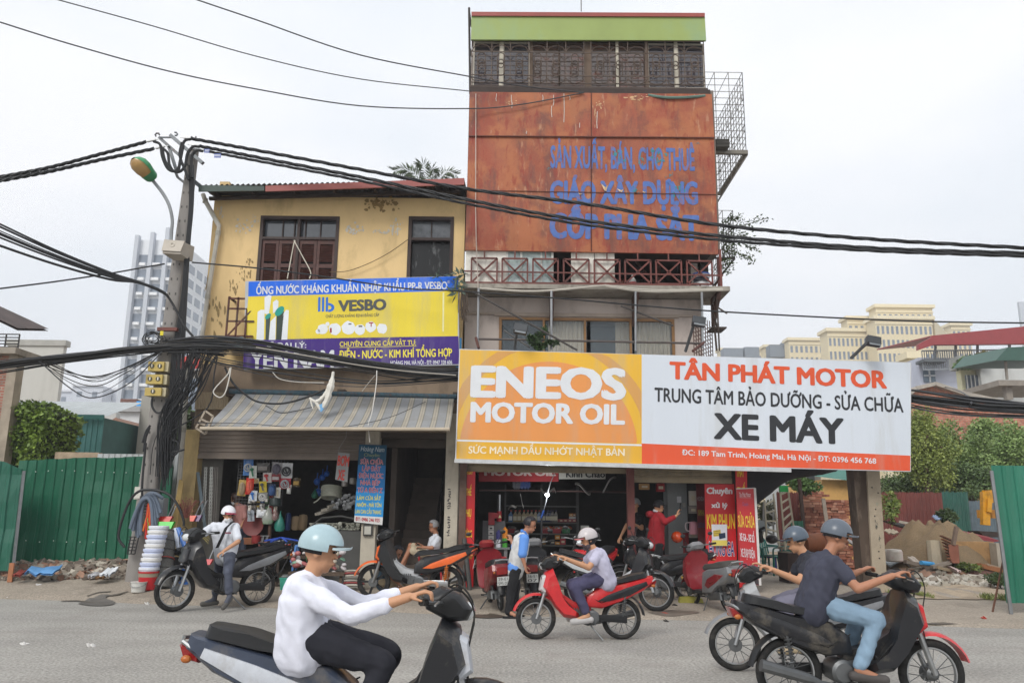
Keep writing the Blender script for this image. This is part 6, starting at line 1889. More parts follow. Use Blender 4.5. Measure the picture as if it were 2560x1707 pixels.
# -- goods standing outside by the pole
for i,x in enumerate((835,855,905,925,950,970,992)):
 f_=2 if i<4 else 1
 a,b=U(S(x+10,-60),YF+.0),U(S(x-(20 if i<4 else 45)+i*3,(600,640,690,690,800,850,880)[i]),YF-.06)
 m=MB();n=34 if f_==2 else 60;L_=(b-a).length/n
 for k in range(n):
  c=a.lerp(b,(k+.5)/n);ax=(1,0,.0)if k%2 else(0,1,0)
  r=L_*.7
  m.tube([c+V(((0 if k%2 else math.cos(t)*r*.45),(math.cos(t)*r*.45 if k%2 else 0),math.sin(t)*r))for t in(j*math.pi/4 for j in range(9))],L_*.2,5)
 tag(m.build('steel_chain',metal('c4c5c0' if f_==2 else '86817c',.4)),'heavy bright steel chain hanging at the shop entrance' if f_==2 else 'fine dark steel chain hanging at the shop entrance','chain','bright chains at the shop entrance' if f_==2 else 'dark chains at the shop entrance')
x0,x1,z0,z1=rect(S,770,-200,1030,900,YF+.3);m=MB();m.b2(x0,x1,YF+.3,YF+.33,FLR,z1);tag(m.build('backing_board',M('64625d',var=.25)),'grey board behind the hanging chains','board')
for i in range(5):
 a,b=U(S(540+i*9,90+i*6),YF-.15),U(S(430+i*14,700+i*5),YF-.45)
 m=MB();m.tube([b,a],.018,7);tag(m.build('bamboo_pole',M('b59a62',var=.2),sm=True),'bamboo pole leaning against the yellow pillar','bamboo pole','bamboo poles leaning on the pillar')
for i in range(4):
 a,b=U(S(745+i*9,0),YF-.05),U(S(835+i*8,690),YF-.2)
 m=MB();m.tube([a,b],.012,6);tag(m.build('steel_rod',M('77858c',metal=.4)),'blue grey rod leaning beside the chains','rod','rods leaning beside the chains')
YO=16.35
gz=lambda p:V((p.x,p.y,zg(p.x,p.y)))
p=Gd(S(135,1440));e=bucket(p,.15,.175,.335,M('b8262c',rough=.35,var=.1),'red paint bucket at the foot of the white bucket tower',band=(.7,.9,M('9a8f7a')),handle=False)
for i in range(10):
 q=p+V((.012*i,0,.33+i*.083));
 m=MB();m.lathe(q,[(.158,-.02),(.168,.03),(.182,.032),(.184,.072),(.176,.08),(.16,.076),(.15,.0)],22)
 tag(m.build('stacked_bucket',M(('d3d6de','b9c2dc','d9d9d8')[i%3],rough=.35),sm=True),'white bucket rim nested in the tall bucket tower by the pole','bucket','white buckets nested in a tower')
p=Gd(S(25,1470));bucket(p,.12,.135,.19,M('c9c9c4',rough=.4,stain='8a857a',samt=.5),'small dirty white pail on the ground beside the red bucket')
a,b=Gd(S(315,1425)),U(S(385,725),YO+.1)
e=empty('mesh_roll',a,'tall roll of grey wire mesh beside the bucket tower','wire mesh')
m=MB();m.tube([a,a.lerp(b,.5),b],.165,20);m.build('roll',M('6d6c68',rough=.6,var=.35,scale=45,metal=.2,bump=1,bs=90),e,sm=True,ang=60)
m=MB()
for t in(.16,.32,.48,.64,.8,.97):
 c=a.lerp(b,t);m.torus(c,.168,.007 if t!=.48 else .009,(b-a),24,5)
m.build('tie_wire',M('3b3a38'),e)
m=MB();m.torus(a.lerp(b,.5),.171,.008,(b-a),24,5);m.build('red_tie',M('c0443c'),e)
# hoses hung on the pole
HG='grey pipes hung over the pole'
for i,pts in enumerate((((330,320),(230,260),(150,270),(60,360),(15,520),(10,780)),((300,500),(250,340),(170,270),(90,330),(40,500),(30,800)),((270,560),(220,370),(150,290),(90,400),(60,560),(60,770)),((240,650),(210,420),(150,310),(70,350),(-10,540),(-40,720)),((210,720),(190,420),(140,320),(50,380),(-30,560),(-70,690)))):
 m=MB();m.tube(spline([U(S(*q),YP-.32-.03*i)for q in pts],6),.036,8);tag(m.build('foam_pipe',M('5f6a79',rough=.6),sm=True),'thick grey foam pipe bent over the utility pole','pipe',HG)
for i,(h,pts)in enumerate((('c0392f',((150,380),(130,560),(115,810))),('b8322c',((165,390),(150,600),(130,820))),('e07a3a',((160,380),(150,480),(85,720))),('c9a83a',((175,380),(190,560),(210,820))),('7fb04a',((150,560),(150,740),(190,770),(330,730))),('a02c44',((185,420),(215,600),(230,760))),('d8622f',((175,400),(170,600),(180,830))))):
 m=MB();m.tube(spline([U(S(*q),YP-.38)for q in pts],5),.016,6);tag(m.build('coloured_strap',M(h,rough=.5),sm=True),('red','dark red','pale orange','mustard yellow','leaf green','crimson','bright orange')[i]+' strap hanging among the grey pipes on the pole','strap')
m=MB();m.tube(spline([U(f(*q),YP-.5)for f,q in((D,(1135,330)),(D,(1080,220)),(S,(-110,420)),(S,(10,250)),(S,(170,215)),(S,(380,260)),(S,(510,400)),(S,(580,580)),(S,(585,660)))],8),.026,8);tag(m.build('black_hose',BK,sm=True),'wide black hose arching over the goods at the pole','hose')
def dustpan(f,l,t,r,b,Y,mat,lab):
 x0,x1,z0,z1=rect(f,l,t,r,b,Y);e=empty('dustpan',((x0+x1)/2,Y,z0),lab,'dustpan')
 m=MB();m.rows([[V((x0,Y,z1)),V((x1,Y,z1)),V((x1-.03,Y-.05,z0)),V((x0+.03,Y-.05,z0))],[V((x0,Y+.1,z1)),V((x1,Y+.1,z1)),V((x1-.03,Y+.02,z0)),V((x0+.03,Y+.02,z0))]]);m.build('pan',mat,e)
 m=MB();m.tube([((x0+x1)/2,Y+.08,(z0+z1)/2),((x0+x1)/2+.05,Y+.3,z1+.3)],.012,6);m.build('handle',metal(),e)
dustpan(S,265,605,460,690,YO+.05,M('2fc02f',rough=.35),'bright green dustpan above the mesh roll')
dustpan(S,275,540,440,610,YO+.15,M('c02a22',rough=.35),'red dustpan hung behind the bright green one')
dustpan(S,655,530,735,600,YF-.5,M('d8482c',rough=.35),'orange dustpan beside the purple one')
dustpan(S,715,525,800,600,YF-.45,M('4a2464',rough=.35),'purple dustpan beside the orange one')
dustpan(S,800,1065,935,1130,YO-.1,M('b82430',rough=.35),'red dustpan low behind the black motorbike')
p=U(S(735,760),YF-.55)
e=empty('straw_broom',p,'fan shaped straw broom head behind the handlebar of the black motorbike','broom')
m=MB()
for i in range(46):
 a=R_(-25+230*i/45);m.bar(p+V((0,random.uniform(-.02,.02),.06)),p+V((math.cos(a)*.27,random.uniform(-.05,.05),-.1+math.sin(a)*.2)),.018,.006)
m.build('bristles',M('9b8f5e',var=.3),e)
m=MB();m.tube([p+V((0,.02,0)),p+V((-.02,.1,-.5))],.02,6);m.build('handle',M('8a7a50'),e)
for i,(a,b)in enumerate((((485,690),(530,930)),((515,690),(605,905)))):
 e=empty('sealant_tube',U(S(*b),YO),('silver and blue tube leaning left beside the mesh roll','blue labelled silver tube leaning right beside the mesh roll')[i],'tube')
 m=MB();m.tube([U(S(*b),YO),U(S(*a),YO+.1)],.055,12);m.build('tube',M(('b9c2d0','4a74b8')[i],rough=.3),e,sm=True)
 m=MB();m.tube([U(S(*b),YO)+V((0,0,-.02)),U(S(b[0]+8,b[1]+30),YO)],.1,10);m.build('base',BLK,e)
c=U(S(480,1140),YO+.1);m=MB();m.torus(c,.25,.06,(.9,-.45,.1),26,8);m.lathe(c,[(0,-.03),(.16,-.03),(.16,.03),(0,.03)],16,(.9,-.45,.1));tag(m.build('barrow_wheel',RUBR,sm=True),'black barrow wheel leaning behind the mesh roll','wheel')
c=U(S(590,1100),YO+.2);x0,x1,z0,z1=rect(S,530,1000,680,1230,YO+.2);m=MB()
for k in range(7):m.lathe(((x0+x1)/2,YO+.25,z0-.25+k*.1),[(0,0),(.1,0),(.115,.08),(.1,.09),(0,.09)],16)
tag(m.build('basket_stack',M('2f66b0',rough=.4),sm=True),'stack of blue plastic baskets behind the black motorbike','basket stack')
m=MB();m.lathe((U(S(630,990),YO+.2).x,YO+.2,U(S(630,1010),YO+.2).z),[(0,0),(.11,0),(.13,.05),(.12,.06),(0,.02)],16);tag(m.build('green_basin',M('2f9a58',rough=.4),sm=True),'green basin topping the blue basket stack','basin')
e=empty('dried_flowers',U(S(620,500),YF-.4),'bunch of dried reddish twigs against the yellow pillar','twigs')
m=MB()
for i in range(60):
 a=U(S(610+random.gauss(0,14),560),YF-.4);b=a+V((random.gauss(0,.12),random.gauss(0,.06),random.uniform(.1,.4)))
 m.tube([a,b],.004,4);m.sph(b,.012,5,4)
m.build('twigs',M('8f5a50',var=.4,scale=9),e)
x0,x1,z0,z1=rect(D,1165,235,1235,390,YP-.3);m=MB()
for i in range(6):
 z=z0+(z1-z0)*i/5;m.bar((x0,YP-.3,z),(x1,YP-.3,z),.018)
for i in range(3):m.bar((x0+(x1-x0)*i/2,YP-.29,z0),(x0+(x1-x0)*i/2+.04,YP-.29,z1),.018)
tag(m.build('plastic_grid',BK),'black plastic grid piece hanging left of the pole','grid')
x0,x1,z0,z1=rect(S,85,350,165,515,YP-.26);m=MB();m.b2(x0,x1,YP-.27,YP-.262,z0,z1);o=tag(m.build('notice',M('cfcdc6',var=.1)),'white printed notice pasted on the pole behind the pipes','notice')
m=MB()
for k in range(5):m.b2(x0+.015,x1-.02-.02*(k%2),YP-.274,YP-.272,z0+.03+k*.06,z0+.045+k*.06)
m.build('printed_line',M('4a4a4c'),o)
x0,x1,z0,z1=rect(S,70,630,102,730,YP-.3);m=MB();m.b2(x0,x1,YP-.3,YP-.295,z0,z1);tag(m.build('sticker',M('e0602c')),'small orange sticker on the pole','sticker')
# ================================================================ workshop interior
YI=YF+2.6
def shelf(f,l,r,ys,Y,dep,lab):
 x0,x1,_,_=rect(f,l,100,r,200,Y);e=empty('shelf_unit',((x0+x1)/2,Y,FLR),lab,'shelf')
 for y in ys:
  z=U(f((l+r)/2,y),Y).z
  m=MB();m.b2(x0,x1,Y,Y+dep,z-.025,z);m.build('shelf',M('6f6f6c',metal=.3),e)
 zt_=U(f(l,ys[0]),Y).z+.5
 for x in(x0,(x0+x1)/2,x1):
  for y in(Y+.02,Y+dep-.02):
   m=MB();m.b2(x-.02,x+.02,y-.02,y+.02,FLR,zt_);m.build('upright',M('5d5d5c',metal=.3),e)
shelf(O,430,1480,(600,842,1005,1172),YI,.4,'grey steel shelf unit full of oil bottles in the workshop')
def bottle(x,y,h,col,cap,Y,lab,grp,wd=.05):
 c=U(O(x,y),Y);k=h
 e=empty('oil_bottle',c,lab,'bottle',grp)
 m=MB();m.slab([(-wd,0),(wd,0),(wd,k*.62),(wd*.5,k*.82),(wd*.5,k*.9),(-.0,k*.9),(-wd*.3,k*.8),(-wd,k*.6)],.035,.9)
 for v in m.bm.verts:v.co+=c
 m.build('shell',M(col,rough=.3),e,sm=True)
 m=MB();m.lathe(c+V((wd*.25,0,k*.9)),[(0,0),(.02,0),(.02,.035),(0,.035)],10);m.build('cap',M(cap,rough=.3),e)
 m=MB();m.b2(c.x-wd*.8,c.x+wd*.8,c.y-.039,c.y-.036,c.z+k*.15,c.z+k*.5);m.build('label_band',M('c9c4b0' if col!='4a6f9a' else 'd0d6dc'),e)
cols=['4a6f9a','8a7c5c','8a7c5c','9a8c6a','8a7c5c','8f8262','8a7c5c','4a6f9a','2c3350','2c3350','2c3350','6a6460','77746e']
for i,x in enumerate((500,565,625,690,745,800,860,915,975,1035,1075,1105,1155)):
 bottle(x,838,.27,cols[i],'b0382f' if i<8 else '3a2f50',YI+.12,{'4a6f9a':'blue oil bottle','2c3350':'navy oil bottle'}.get(cols[i],'gold brown oil bottle' if i<8 else 'grey oil bottle')+' in the row on the workshop shelf',{'4a6f9a':'blue oil bottles on the shelf','2c3350':'navy oil bottles on the shelf'}.get(cols[i],'gold oil bottles on the shelf' if i<8 else 'grey oil bottles on the shelf'))
def carton(f,l,t,r,b,Y,h,lab,grp=None,nm='carton',cat='box'):
 x0,x1,z0,z1=rect(f,l,t,r,b,Y);e=empty(nm,((x0+x1)/2,Y,z0),lab,cat,grp)
 m=MB();m.b2(x0,x1,Y,Y+.15,z0,z1);m.build('box',M(h,rough=.6,var=.12),e)
 m=MB();m.b2(x0+(x1-x0)*.2,x1-(x1-x0)*.2,Y-.004,Y-.001,z0+(z1-z0)*.3,z0+(z1-z0)*.65);m.build('print',M('c9c0a8' if h!='c9c9c6' else '8a8a8c'),e)
for i,x in enumerate((1145,1210,1272,1338,1400)):carton(O,x,795,x+55,838,YI+.1,'9a4a4e','small dusty red carton in the row on the shelf','dusty red cartons on the shelf')
carton(O,1355,715,1405,755,YI+.15,'c98a4a','small orange carton on top of the red cartons');carton(O,1405,712,1450,758,YI+.15,'8a5a3c','small brown carton on top of the red cartons');carton(O,1355,757,1448,793,YI+.15,'a8b0b8','pale blue carton on top of the red cartons')
for l,r,h,lab in((460,560,'8a2228','red tray of parts, leftmost on the middle shelf'),(960,1090,'8a2a30','red tray with a part in plastic on the middle shelf'),(1110,1240,'a03038','red basket of orange packets on the middle shelf'),(1250,1370,'3c7a52','green basket of parts on the middle shelf')):
 crate(O,l,935,r,1003,YI+.05,M(h,rough=.45),lab,'tray','parts_tray',.25,('b98a6a','a8a4a0','c06a4a')if l>900 else('5a5654','77726c'))
for l,t,r,b,h,lab in((1150,1030,1220,1090,'c98a34','upper orange and black carton on the lowest shelf'),(1150,1125,1220,1165,'c98a34','lower orange and black carton on the lowest shelf'),(1225,1080,1300,1165,'a83a42','crimson carton on the lowest shelf'),(950,1070,1010,1165,'8a6a44','brown carton on the lowest shelf'),(1080,1090,1145,1165,'4c4c4e','black carton on the lowest shelf'),(810,1060,870,1130,'9a9896','grey carton on the lowest shelf')):carton(O,l,t,r,b,YI+.05,h,lab)
x0,x1,z0,z1=rect(O,1520,888,1640,1030,YI-.2);m=MB();m.b2(x0,x1,YI-.2,YI-.19,z0,z1);tag(m.build('paper_notice',M('c4c4c0')),'white paper notice on the workshop back wall','notice')
e,pl=SIGN('inner_banner',(O(40,60),O(1198,60),O(1198,252),O(40,252)),(YF+.9,)*4,'dark red oil banner half hidden by the workshop shutter',.02,M('8a1f24',rough=.5,var=.2))
text('MOTOR OIL',O(130,160),O(1150,165),16,pl,M('b9a8a4'),e,.06)
e,pl=SIGN('inner_banner',(O(1205,60),O(1880,60),O(1880,215),O(1205,215)),(YF+.9,)*4,'white greeting banner half hidden by the workshop shutter',.02,M('a3a39c',rough=.5))
text('Kính Chào',O(1310,188),O(1870,190),16,pl,M('26282c'),e,.03)
x0,x1,z0,z1=rect(O,50,385,2200,402,YF+1.3);m=MB();m.b2(x0,x1,YF+1.0,YF+1.5,z0,z1);tag(m.build('loft_board',M('4a3532')),'long high shelf board under the inner banners','shelf')
for i,pts in enumerate((((1160,400),(1120,370),(1000,375),(940,380)),((1440,270),(1540,340),(1640,390),(1660,445)),((2030,180),(1920,270),(1850,350),(1845,430)),((640,430),(660,520),(690,580)),((470,640),(540,620),(600,560)))):
 P=spline([U(O(*q),YF+.9)for q in pts],5);m=MB();m.rows([[p+V((0,s*.1,-.04*abs(s)+.05*math.sin(k*.5)))for s in(-1,-.5,0,.5,1)]for k,p in enumerate(P)],close=False);m.rows([[p+V((0,s*.1,-.04*abs(s)+.012+.05*math.sin(k*.5)))for s in(-1,-.5,0,.5,1)]for k,p in enumerate(P)],close=False)
 tag(m.build('spare_mudguard',M('8d8a86',rough=.4),sm=True),'pale curved mudguard hanging under the workshop ceiling, number %s from the left'.replace('number %s',('third','fourth','rightmost','second','leftmost')[i]),'mudguard')
for i in range(16):
 c=U(O(545+i*15,335+(i%3)*14),YF+1.2);m=MB();m.lathe(c,[(0,0),(.03,0),(.03,.1),(.012,.13),(.012,.15),(0,.15)],8);tag(m.build('small_bottle',M('3a4a78' if i>6 else '55565c',rough=.3),sm=True),'small blue bottle on the high shelf board' if i>6 else 'small grey bottle on the high shelf board','bottle','small blue bottles on the high shelf' if i>6 else 'small grey bottles on the high shelf')
# bulb on its cord
c=U(O(1035,445),YF+.5);e=empty('hanging_bulb',c,'lit white bulb hanging on a cord in the workshop','lamp')
m=MB();m.sph(c,(.05,.04,.04),12,8);m.build('bulb',glow('f4f8ff',6),e,sm=True)
m=MB();m.tube([c,U(O(1080,270),YF+.5),U(O(1140,130),YF+.5)],.008,5);m.build('cord',M('77777a'),e)
lp=bpy.data.lights.new('bulb_light','POINT');lp.energy=16;lp.shadow_soft_size=.06;lp.color=(.95,.98,1);lo=bpy.data.objects.new('bulb_light',lp);COL.objects.link(lo);lo.location=c+V((0,-.09,-.03))
a=U(O(1020,540),YF+.5);m=MB();m.tube([U(O(985,670),YF+.5),U(O(945,780),YF+.5)],.022,8);tag(m.build('air_gun',M('24498f',rough=.5),sm=True),'blue air tool hanging on its hose below the bulb','air tool')
m=MB();m.tube([U(O(1030,480),YF+.5),a,U(O(985,665),YF+.5)],.01,5);m.tube([U(O(945,785),YF+.5),U(O(960,950),YF+.5),U(O(950,1090),YF+.5)],.007,5);tag(m.build('air_hose',M('4a4c50')),'thin grey air hose hanging below the bulb','hose')
# tyre machine
c=U(O(240,1000),YF+.9);e=empty('tyre_machine',(c.x,YF+.9,FLR),'tyre changing machine with a red arm and three white notices','tyre machine')
x0,x1,z0,z1=rect(O,95,820,420,1200,YF+.9);m=MB();m.b2(x0,x1,YF+.9,YF+1.3,FLR,z1);m.build('cabinet',M('6a6a6c',metal=.3),e)
x0,x1,z0,z1=rect(O,180,700,270,880,YF+.8);m=MB();m.b2(x0,x1,YF+.8,YF+.95,z0,z1);x2,x3,z2,z3=rect(O,210,705,350,785,YF+.78);m.b2(x2,x3,YF+.78,YF+.9,z2,z3);m.build('arm',M('8e1f26',rough=.4),e)
m=MB();m.tube([U(O(340,440),YF+.85),U(O(335,830),YF+.85)],.03,8);m.build('spindle',metal('8a8c8e'),e)
m=MB();m.tube([U(O(335,680),YF+.85),U(O(335,830),YF+.85)],.05,8);m.build('head',M('9a1f26'),e)
for t,b in((885,955),(960,1025),(1035,1090)):
 x0,x1,z0,z1=rect(O,180,t,258,b,YF+.88);m=MB();m.b2(x0,x1,YF+.88,YF+.885,z0,z1);m.build('notice',M('c9c6c2'),e)
 m=MB();m.b2(x0+.03,x1-.03,YF+.872,YF+.876,z0+.02,z1-.05);m.build('symbol',M('2a2a2c'),e)
P=[U(O(*q),YF+.76)for q in((325,778),(370,778),(348,728))];m=MB();m.face(P);m.build('warning_mark',M('d8d0a0'),e)
for x,h1,h2,lab in((325,'3f3f78','c9c9d0','purple and white spray can on the tyre machine'),(418,'e08a2c','4a9a3c','orange and green spray can on the tyre machine')):
 c=U(O(x,1205),YF+.6);e=empty('spray_can',c,lab,'spray can');hgt=.42 if x>400 else .36
 m=MB();m.lathe(c,[(0,0),(.055,0),(.055,hgt*.45),(0,hgt*.45)],14);m.build('base',M(h2,rough=.3),e,sm=True)
 m=MB();m.lathe(c+V((0,0,hgt*.45)),[(0,0),(.056,0),(.056,hgt*.42),(.02,hgt*.5),(.02,hgt*.55),(0,hgt*.55)],14);m.build('shell',M(h1,rough=.3),e,sm=True)
x0,x1,z0,z1=rect(O,190,1205,490,1235,YF+.5);m=MB();m.b2(x0,x1,YF+.45,YF+.9,z0,z1);m.b2(x0+.05,x0+.12,YF+.5,YF+.6,FLR,z0);m.b2(x1-.12,x1-.05,YF+.5,YF+.6,FLR,z0);tag(m.build('work_table',metal('8a8c8c')),'steel work table under the spray cans','table')
x0,x1,z0,z1=rect(O,300,1350,440,1560,YF+.2);m=MB();m.b2(x0,x1,YF+.3,YF+.7,FLR,z1);m.b2(x0+.03,x1-.03,YF+.28,YF+.299,z1-.3,z1-.05);tag(m.build('tool_trolley',M('b0262a',rough=.4)),'bright red tool trolley behind the dark red scooter','trolley')
# right bay
x0,x1,z0,z1=rect(Q,640,160,925,1300,YF+1.2);m=MB();m.b2(x0,x1,YF+1.2,YF+1.7,FLR,z1+.5);o=tag(m.build('concrete_column',M('84898a',var=.12)),'grey concrete column inside the right workshop bay','column')
m=MB();m.b2(x1-.12,x1+.01,YF+1.19,YF+1.21,FLR,FLR+1.1);m.build('painted_foot',M('8a2c32'),o)
x0,x1,z0,z1=rect(Q,770,350,832,440,YF+1.18);m=MB();m.b2(x0,x1,YF+1.18,YF+1.19,z0,z1);tag(m.build('paper_notice',M('c9ccd2')),'small white notice on the grey workshop column','notice')
x0,x1,z0,z1=rect(Q,850,445,890,505,YF+1.18);m=MB();m.b2(x0,x1,YF+1.15,YF+1.19,z0,z1);tag(m.build('wall_switch',M('9a9a96')),'grey wall switch on the workshop column','switch')
c=U(Q(770,940),YF+.35);m=MB();m.sph(c,(.12,.14,.12),16,10);o=tag(m.build('orange_helmet',M('c9481c',rough=.25,coat=.6),sm=True),'glossy orange helmet hanging on the black motorbike in the bay','helmet')
c2=U(Q(1015,790),YF+.9);e=empty('kettle',c2,'pink electric kettle behind the red panel','kettle')
m=MB();m.lathe(c2-V((0,0,.16)),[(0,0),(.11,0),(.1,.2),(.085,.26),(0,.28)],16);m.build('shell',M('c98a98',rough=.4),e,sm=True)
m=MB();m.tube(spline([c2+V((-.08,0,.09)),c2+V((-.17,0,.07)),c2+V((-.17,0,-.06)),c2+V((-.1,0,-.1))],4),.015,6);m.build('handle',M('d0c4c6'),e,sm=True)
for i,(l,t,r,b,h)in enumerate(((230,165,370,250,'b08a5a'),(480,160,590,280,'9a2c34'),(960,270,1050,480,'c9c4b8'),(955,490,1060,600,'8f8780'),(960,880,1070,950,'b5b0a8'),(980,1160,1080,1270,'2a3f8a'))):carton(Q,l,t,r,b,YF+.8+.05*i,h,('tan wrapped parcel on the high shelf of the right bay','crimson parcel on the high shelf of the right bay','tall white carton between column and red panel','grey carton below the tall white carton','white box below the pink kettle','blue box behind the dusty red scooter')[i])
RS=M('c8242a',rough=.4,var=.06)
def redsign(f,pts,Ys,lab,lines,nm='red_sign',mat=RS,t=.03):
 e,pl=SIGN(nm,[f(*p)for p in pts],Ys,lab,t,mat)
 for s,a,b,cap,h,bo in lines:text(s,f(*a),f(*b),cap,pl,M(h,rough=.45),e,bo)
 return e,pl
YT_,WT,BT='e8c832','e6e2e4','2b2a78'
redsign(K,((134,236),(206,236),(190,1132),(122,1128)),(YF-.03,)*4,'narrow red strip with yellow words at the left edge of the workshop',[('THAY',(138,258),(186,258),7,YT_,.03),('THẾ',(136,415),(176,415),17,YT_,.03),('PHỤ',(130,575),(174,575),18,YT_,.03),('TÙNG',(126,730),(180,730),17,YT_,.03),('CHÍNH',(126,893),(180,893),16,YT_,.03)])
redsign(K,((2165,190),(2254,190),(2258,1120),(2200,1125)),(YF-.03,)*4,'red strip reading THAY in yellow at the right corner of the workshop',[('THAY',(2176,275),(2232,275),22,YT_,.03),('THẾ',(2182,415),(2240,415),20,YT_,.03)])
e,pl=redsign(Q,((1170,170),(1600,172),(1650,1560),(1200,1560)),(YF+.1,)*4,'wide red workshop panel with white, yellow and blue words',[('Chuyên',(1205,310),(1570,312),15,WT,.05),('xử lý',(1272,512),(1500,514),12,WT,.05),('KIM PHUN',(1206,820),(1610,815),36,YT_,.02),('HỌNG GA',(1240,1205),(1602,1210),34,WT,.06),('DẦU MÁY',(1255,1540),(1560,1545),22,BT,.02)])
text('HỌNG GA',Q(1240,1205),Q(1602,1210),34,pl,M(BT),e,.015,.011)
e2,pl2=SIGN('battery_poster',(Q(1272,755),Q(1495,757),Q(1500,1068),Q(1280,1068)),(YF+.03,)*4,'white and yellow battery poster taped on the wide red panel',.01,M('cfd0d8',rough=.4))
patch(Q,((1280,985),(1497,985),(1499,1064),(1281,1064)),pl2,M('d9c862'),e2,'yellow_foot');patch(Q,((1295,845),(1400,830),(1410,920),(1300,935)),pl2,M('c9b04a'),e2,'battery_picture');patch(Q,((1375,890),(1470,875),(1475,950),(1385,970)),pl2,M('20304a'),e2,'battery_picture',.005)
for y in(850,880,905):patch(Q,((1300,y+8),(1400,y-4),(1402,y),(1300,y+13)),pl2,M('3a3420'),e2,'battery_line',.006)
redsign(Q,((1045,170),(1165,170),(1190,1065),(1080,1070)),(YF+.7,)*4,'shaded dark red strip with maker names behind the wide red panel',[('HONDA',(1064,415),(1160,415),11,'9a8a8c',.02),('YAMAHA',(1072,630),(1166,630),15,'b09a3c',.02),('SUZUKI',(1078,800),(1172,800),12,'3a3a5a',.02)],mat=M('6a1a1e',rough=.5))
e,pl=redsign(Q,((1630,240),(1895,232),(1975,1640),(1700,1600)),(YF-.32,YF-.32,YF-.4,YF-.4),'tall leaning red signboard with a white edge at the workshop corner',[('Tân Phát Motor',(1672,356),(1842,356),11,'d8b8b8',.02),('Chuyên',(1722,485),(1805,485),9,'7a5a88',.0),('SỬA CHỮA',(1660,790),(1900,805),28,'dcc040',.02),('XE GA - XE SỐ',(1682,985),(1896,1018),18,'d8d2d6',.03),('XE ĐẠP ĐIỆN',(1698,1220),(1902,1250),20,'d8d2d6',.02),('SỬA ĐIỆN - THAY DẦU',(1704,1350),(1922,1390),7,'8a6a8a',.0),('0396 456 768',(1740,1475),(1890,1500),8,'c98a34',.02)],'leaning_sign',M('b3262c',rough=.4,var=.06))
patch(Q,((1676,365),(1845,367),(1845,371),(1676,369)),pl,M('d8b8b8'),e,'underline',.006);patch(Q,((1700,1510),(1968,1560),(1973,1635),(1702,1597)),pl,M('3a3438'),e,'dark_foot',.004)
a,b=pl.hit(Q(1897,230)),pl.hit(Q(1976,1640));m=MB();m.bar(a,b,.045);a2,b2_=pl.hit(Q(1628,240)),pl.hit(Q(1897,230));m.bar(a2,b2_,.02);m.build('white_edge',M('c9c6c4'),e)
# jack stands, tools by the left edge
for i,(a,b,r)in enumerate((((122,740),(165,1130),.05),((118,940),(130,1130),.02))):
 m=MB();m.tube([U(K(*a),YF-.2),U(K(*b),YF-.3)],r,8);tag(m.build('steel_pipe',metal('5a5a58',.5),sm=True),('thick dark steel pipe leaning on the red strip','thin steel rod leaning beside the thick pipe')[i],'pipe')
p=Gd(K(1830,1225));m=MB();m.slab([(-.22,0),(.22,0),(.2,.08),(.05,.12),(-.2,.1)],.09,.85)
for v in m.bm.verts:v.co+=p
tag(m.build('tool_case',M('8a8434',rough=.6),sm=True),'yellow and black tool case on the ground before the red panel','case')
c=U(Q(850,1440),YF-.6);m=MB();m.box(c,(.16,.1,.3),Matrix.Rotation(R_(-25),3,'Y'));o=tag(m.build('oil_can',M('b08a3c',rough=.5)),'yellow oil can tilted beside the dusty red scooter','can')
m=MB();m.box(c+V((0,-.055,0)),(.1,.005,.18),Matrix.Rotation(R_(-25),3,'Y'));m.build('label_band',M('3a342a'),o)
m=MB();q0=G3(K,1640,1195)
for y in(-.2,.2):m.tube(spline([q0+V((-.45,y,.75)),q0+V((-.1,y,.76)),q0+V((.1,y,.45)),q0+V((.28,y,.02)),q0+V((.05,y,.02))],4),.016,6)
m.tube([q0+V((.28,-.2,.02)),q0+V((.28,.2,.02))],.016,6);m.b2(q0 .x-.42,q0 .x-.1,q0 .y-.2,q0 .y+.2,q0 .z+.42,q0 .z+.46)
tag(m.build('metal_chair',metal('a3a4a4',.35),sm=True),'bent steel tube stool frame behind the spoked front wheel','stool')
crate(K,1800,1050,1900,1140,YF-.35,M('2b2b2d'),'black plastic crate on the ground behind the dusty red scooter','crate','crate',.25,('3f4a5a','5a5a58'))
# ================================================================ motorbikes
def wheel(par,c,R,nm,spokes=True,rim=None):
 w_=empty('wheel',(0,0,0));w_.parent=par
 w_.location=c
 m=MB();tw=R*.13
 m.torus((0,0,0),R-tw,tw,n=36,m=10);m.build('tyre',RUBR,w_,sm=True,local=True)
 m=MB();m.torus((0,0,0),R-2*tw,.012,n=32,m=6,ry=.022);m.build('rim',rim or ALU,w_,sm=True,local=True)
 m=MB();m.lathe((0,0,0),[(.0,-.05),(.03,-.05),(.055,-.03),(.055,.03),(.03,.05),(0,.05)],14,(0,1,0))
 if spokes:
  for i in range(18):
   a=i*math.pi/9;b=a+(.5 if i%2 else-.5)
   m.tube([(math.cos(b)*.045,.025*(-1)**i,math.sin(b)*.045),(math.cos(a)*(R-2*tw),0,math.sin(a)*(R-2*tw))],.0035,4)
 else:
  for i in range(5):
   a=i*2*math.pi/5
   m.bar((math.cos(a)*.04,0,math.sin(a)*.04),(math.cos(a)*(R-2*tw),0,math.sin(a)*(R-2*tw)),.04,.03)
 m.build('hub',ENG if spokes else(rim or ALU),w_,sm=True,local=True)
 return w_
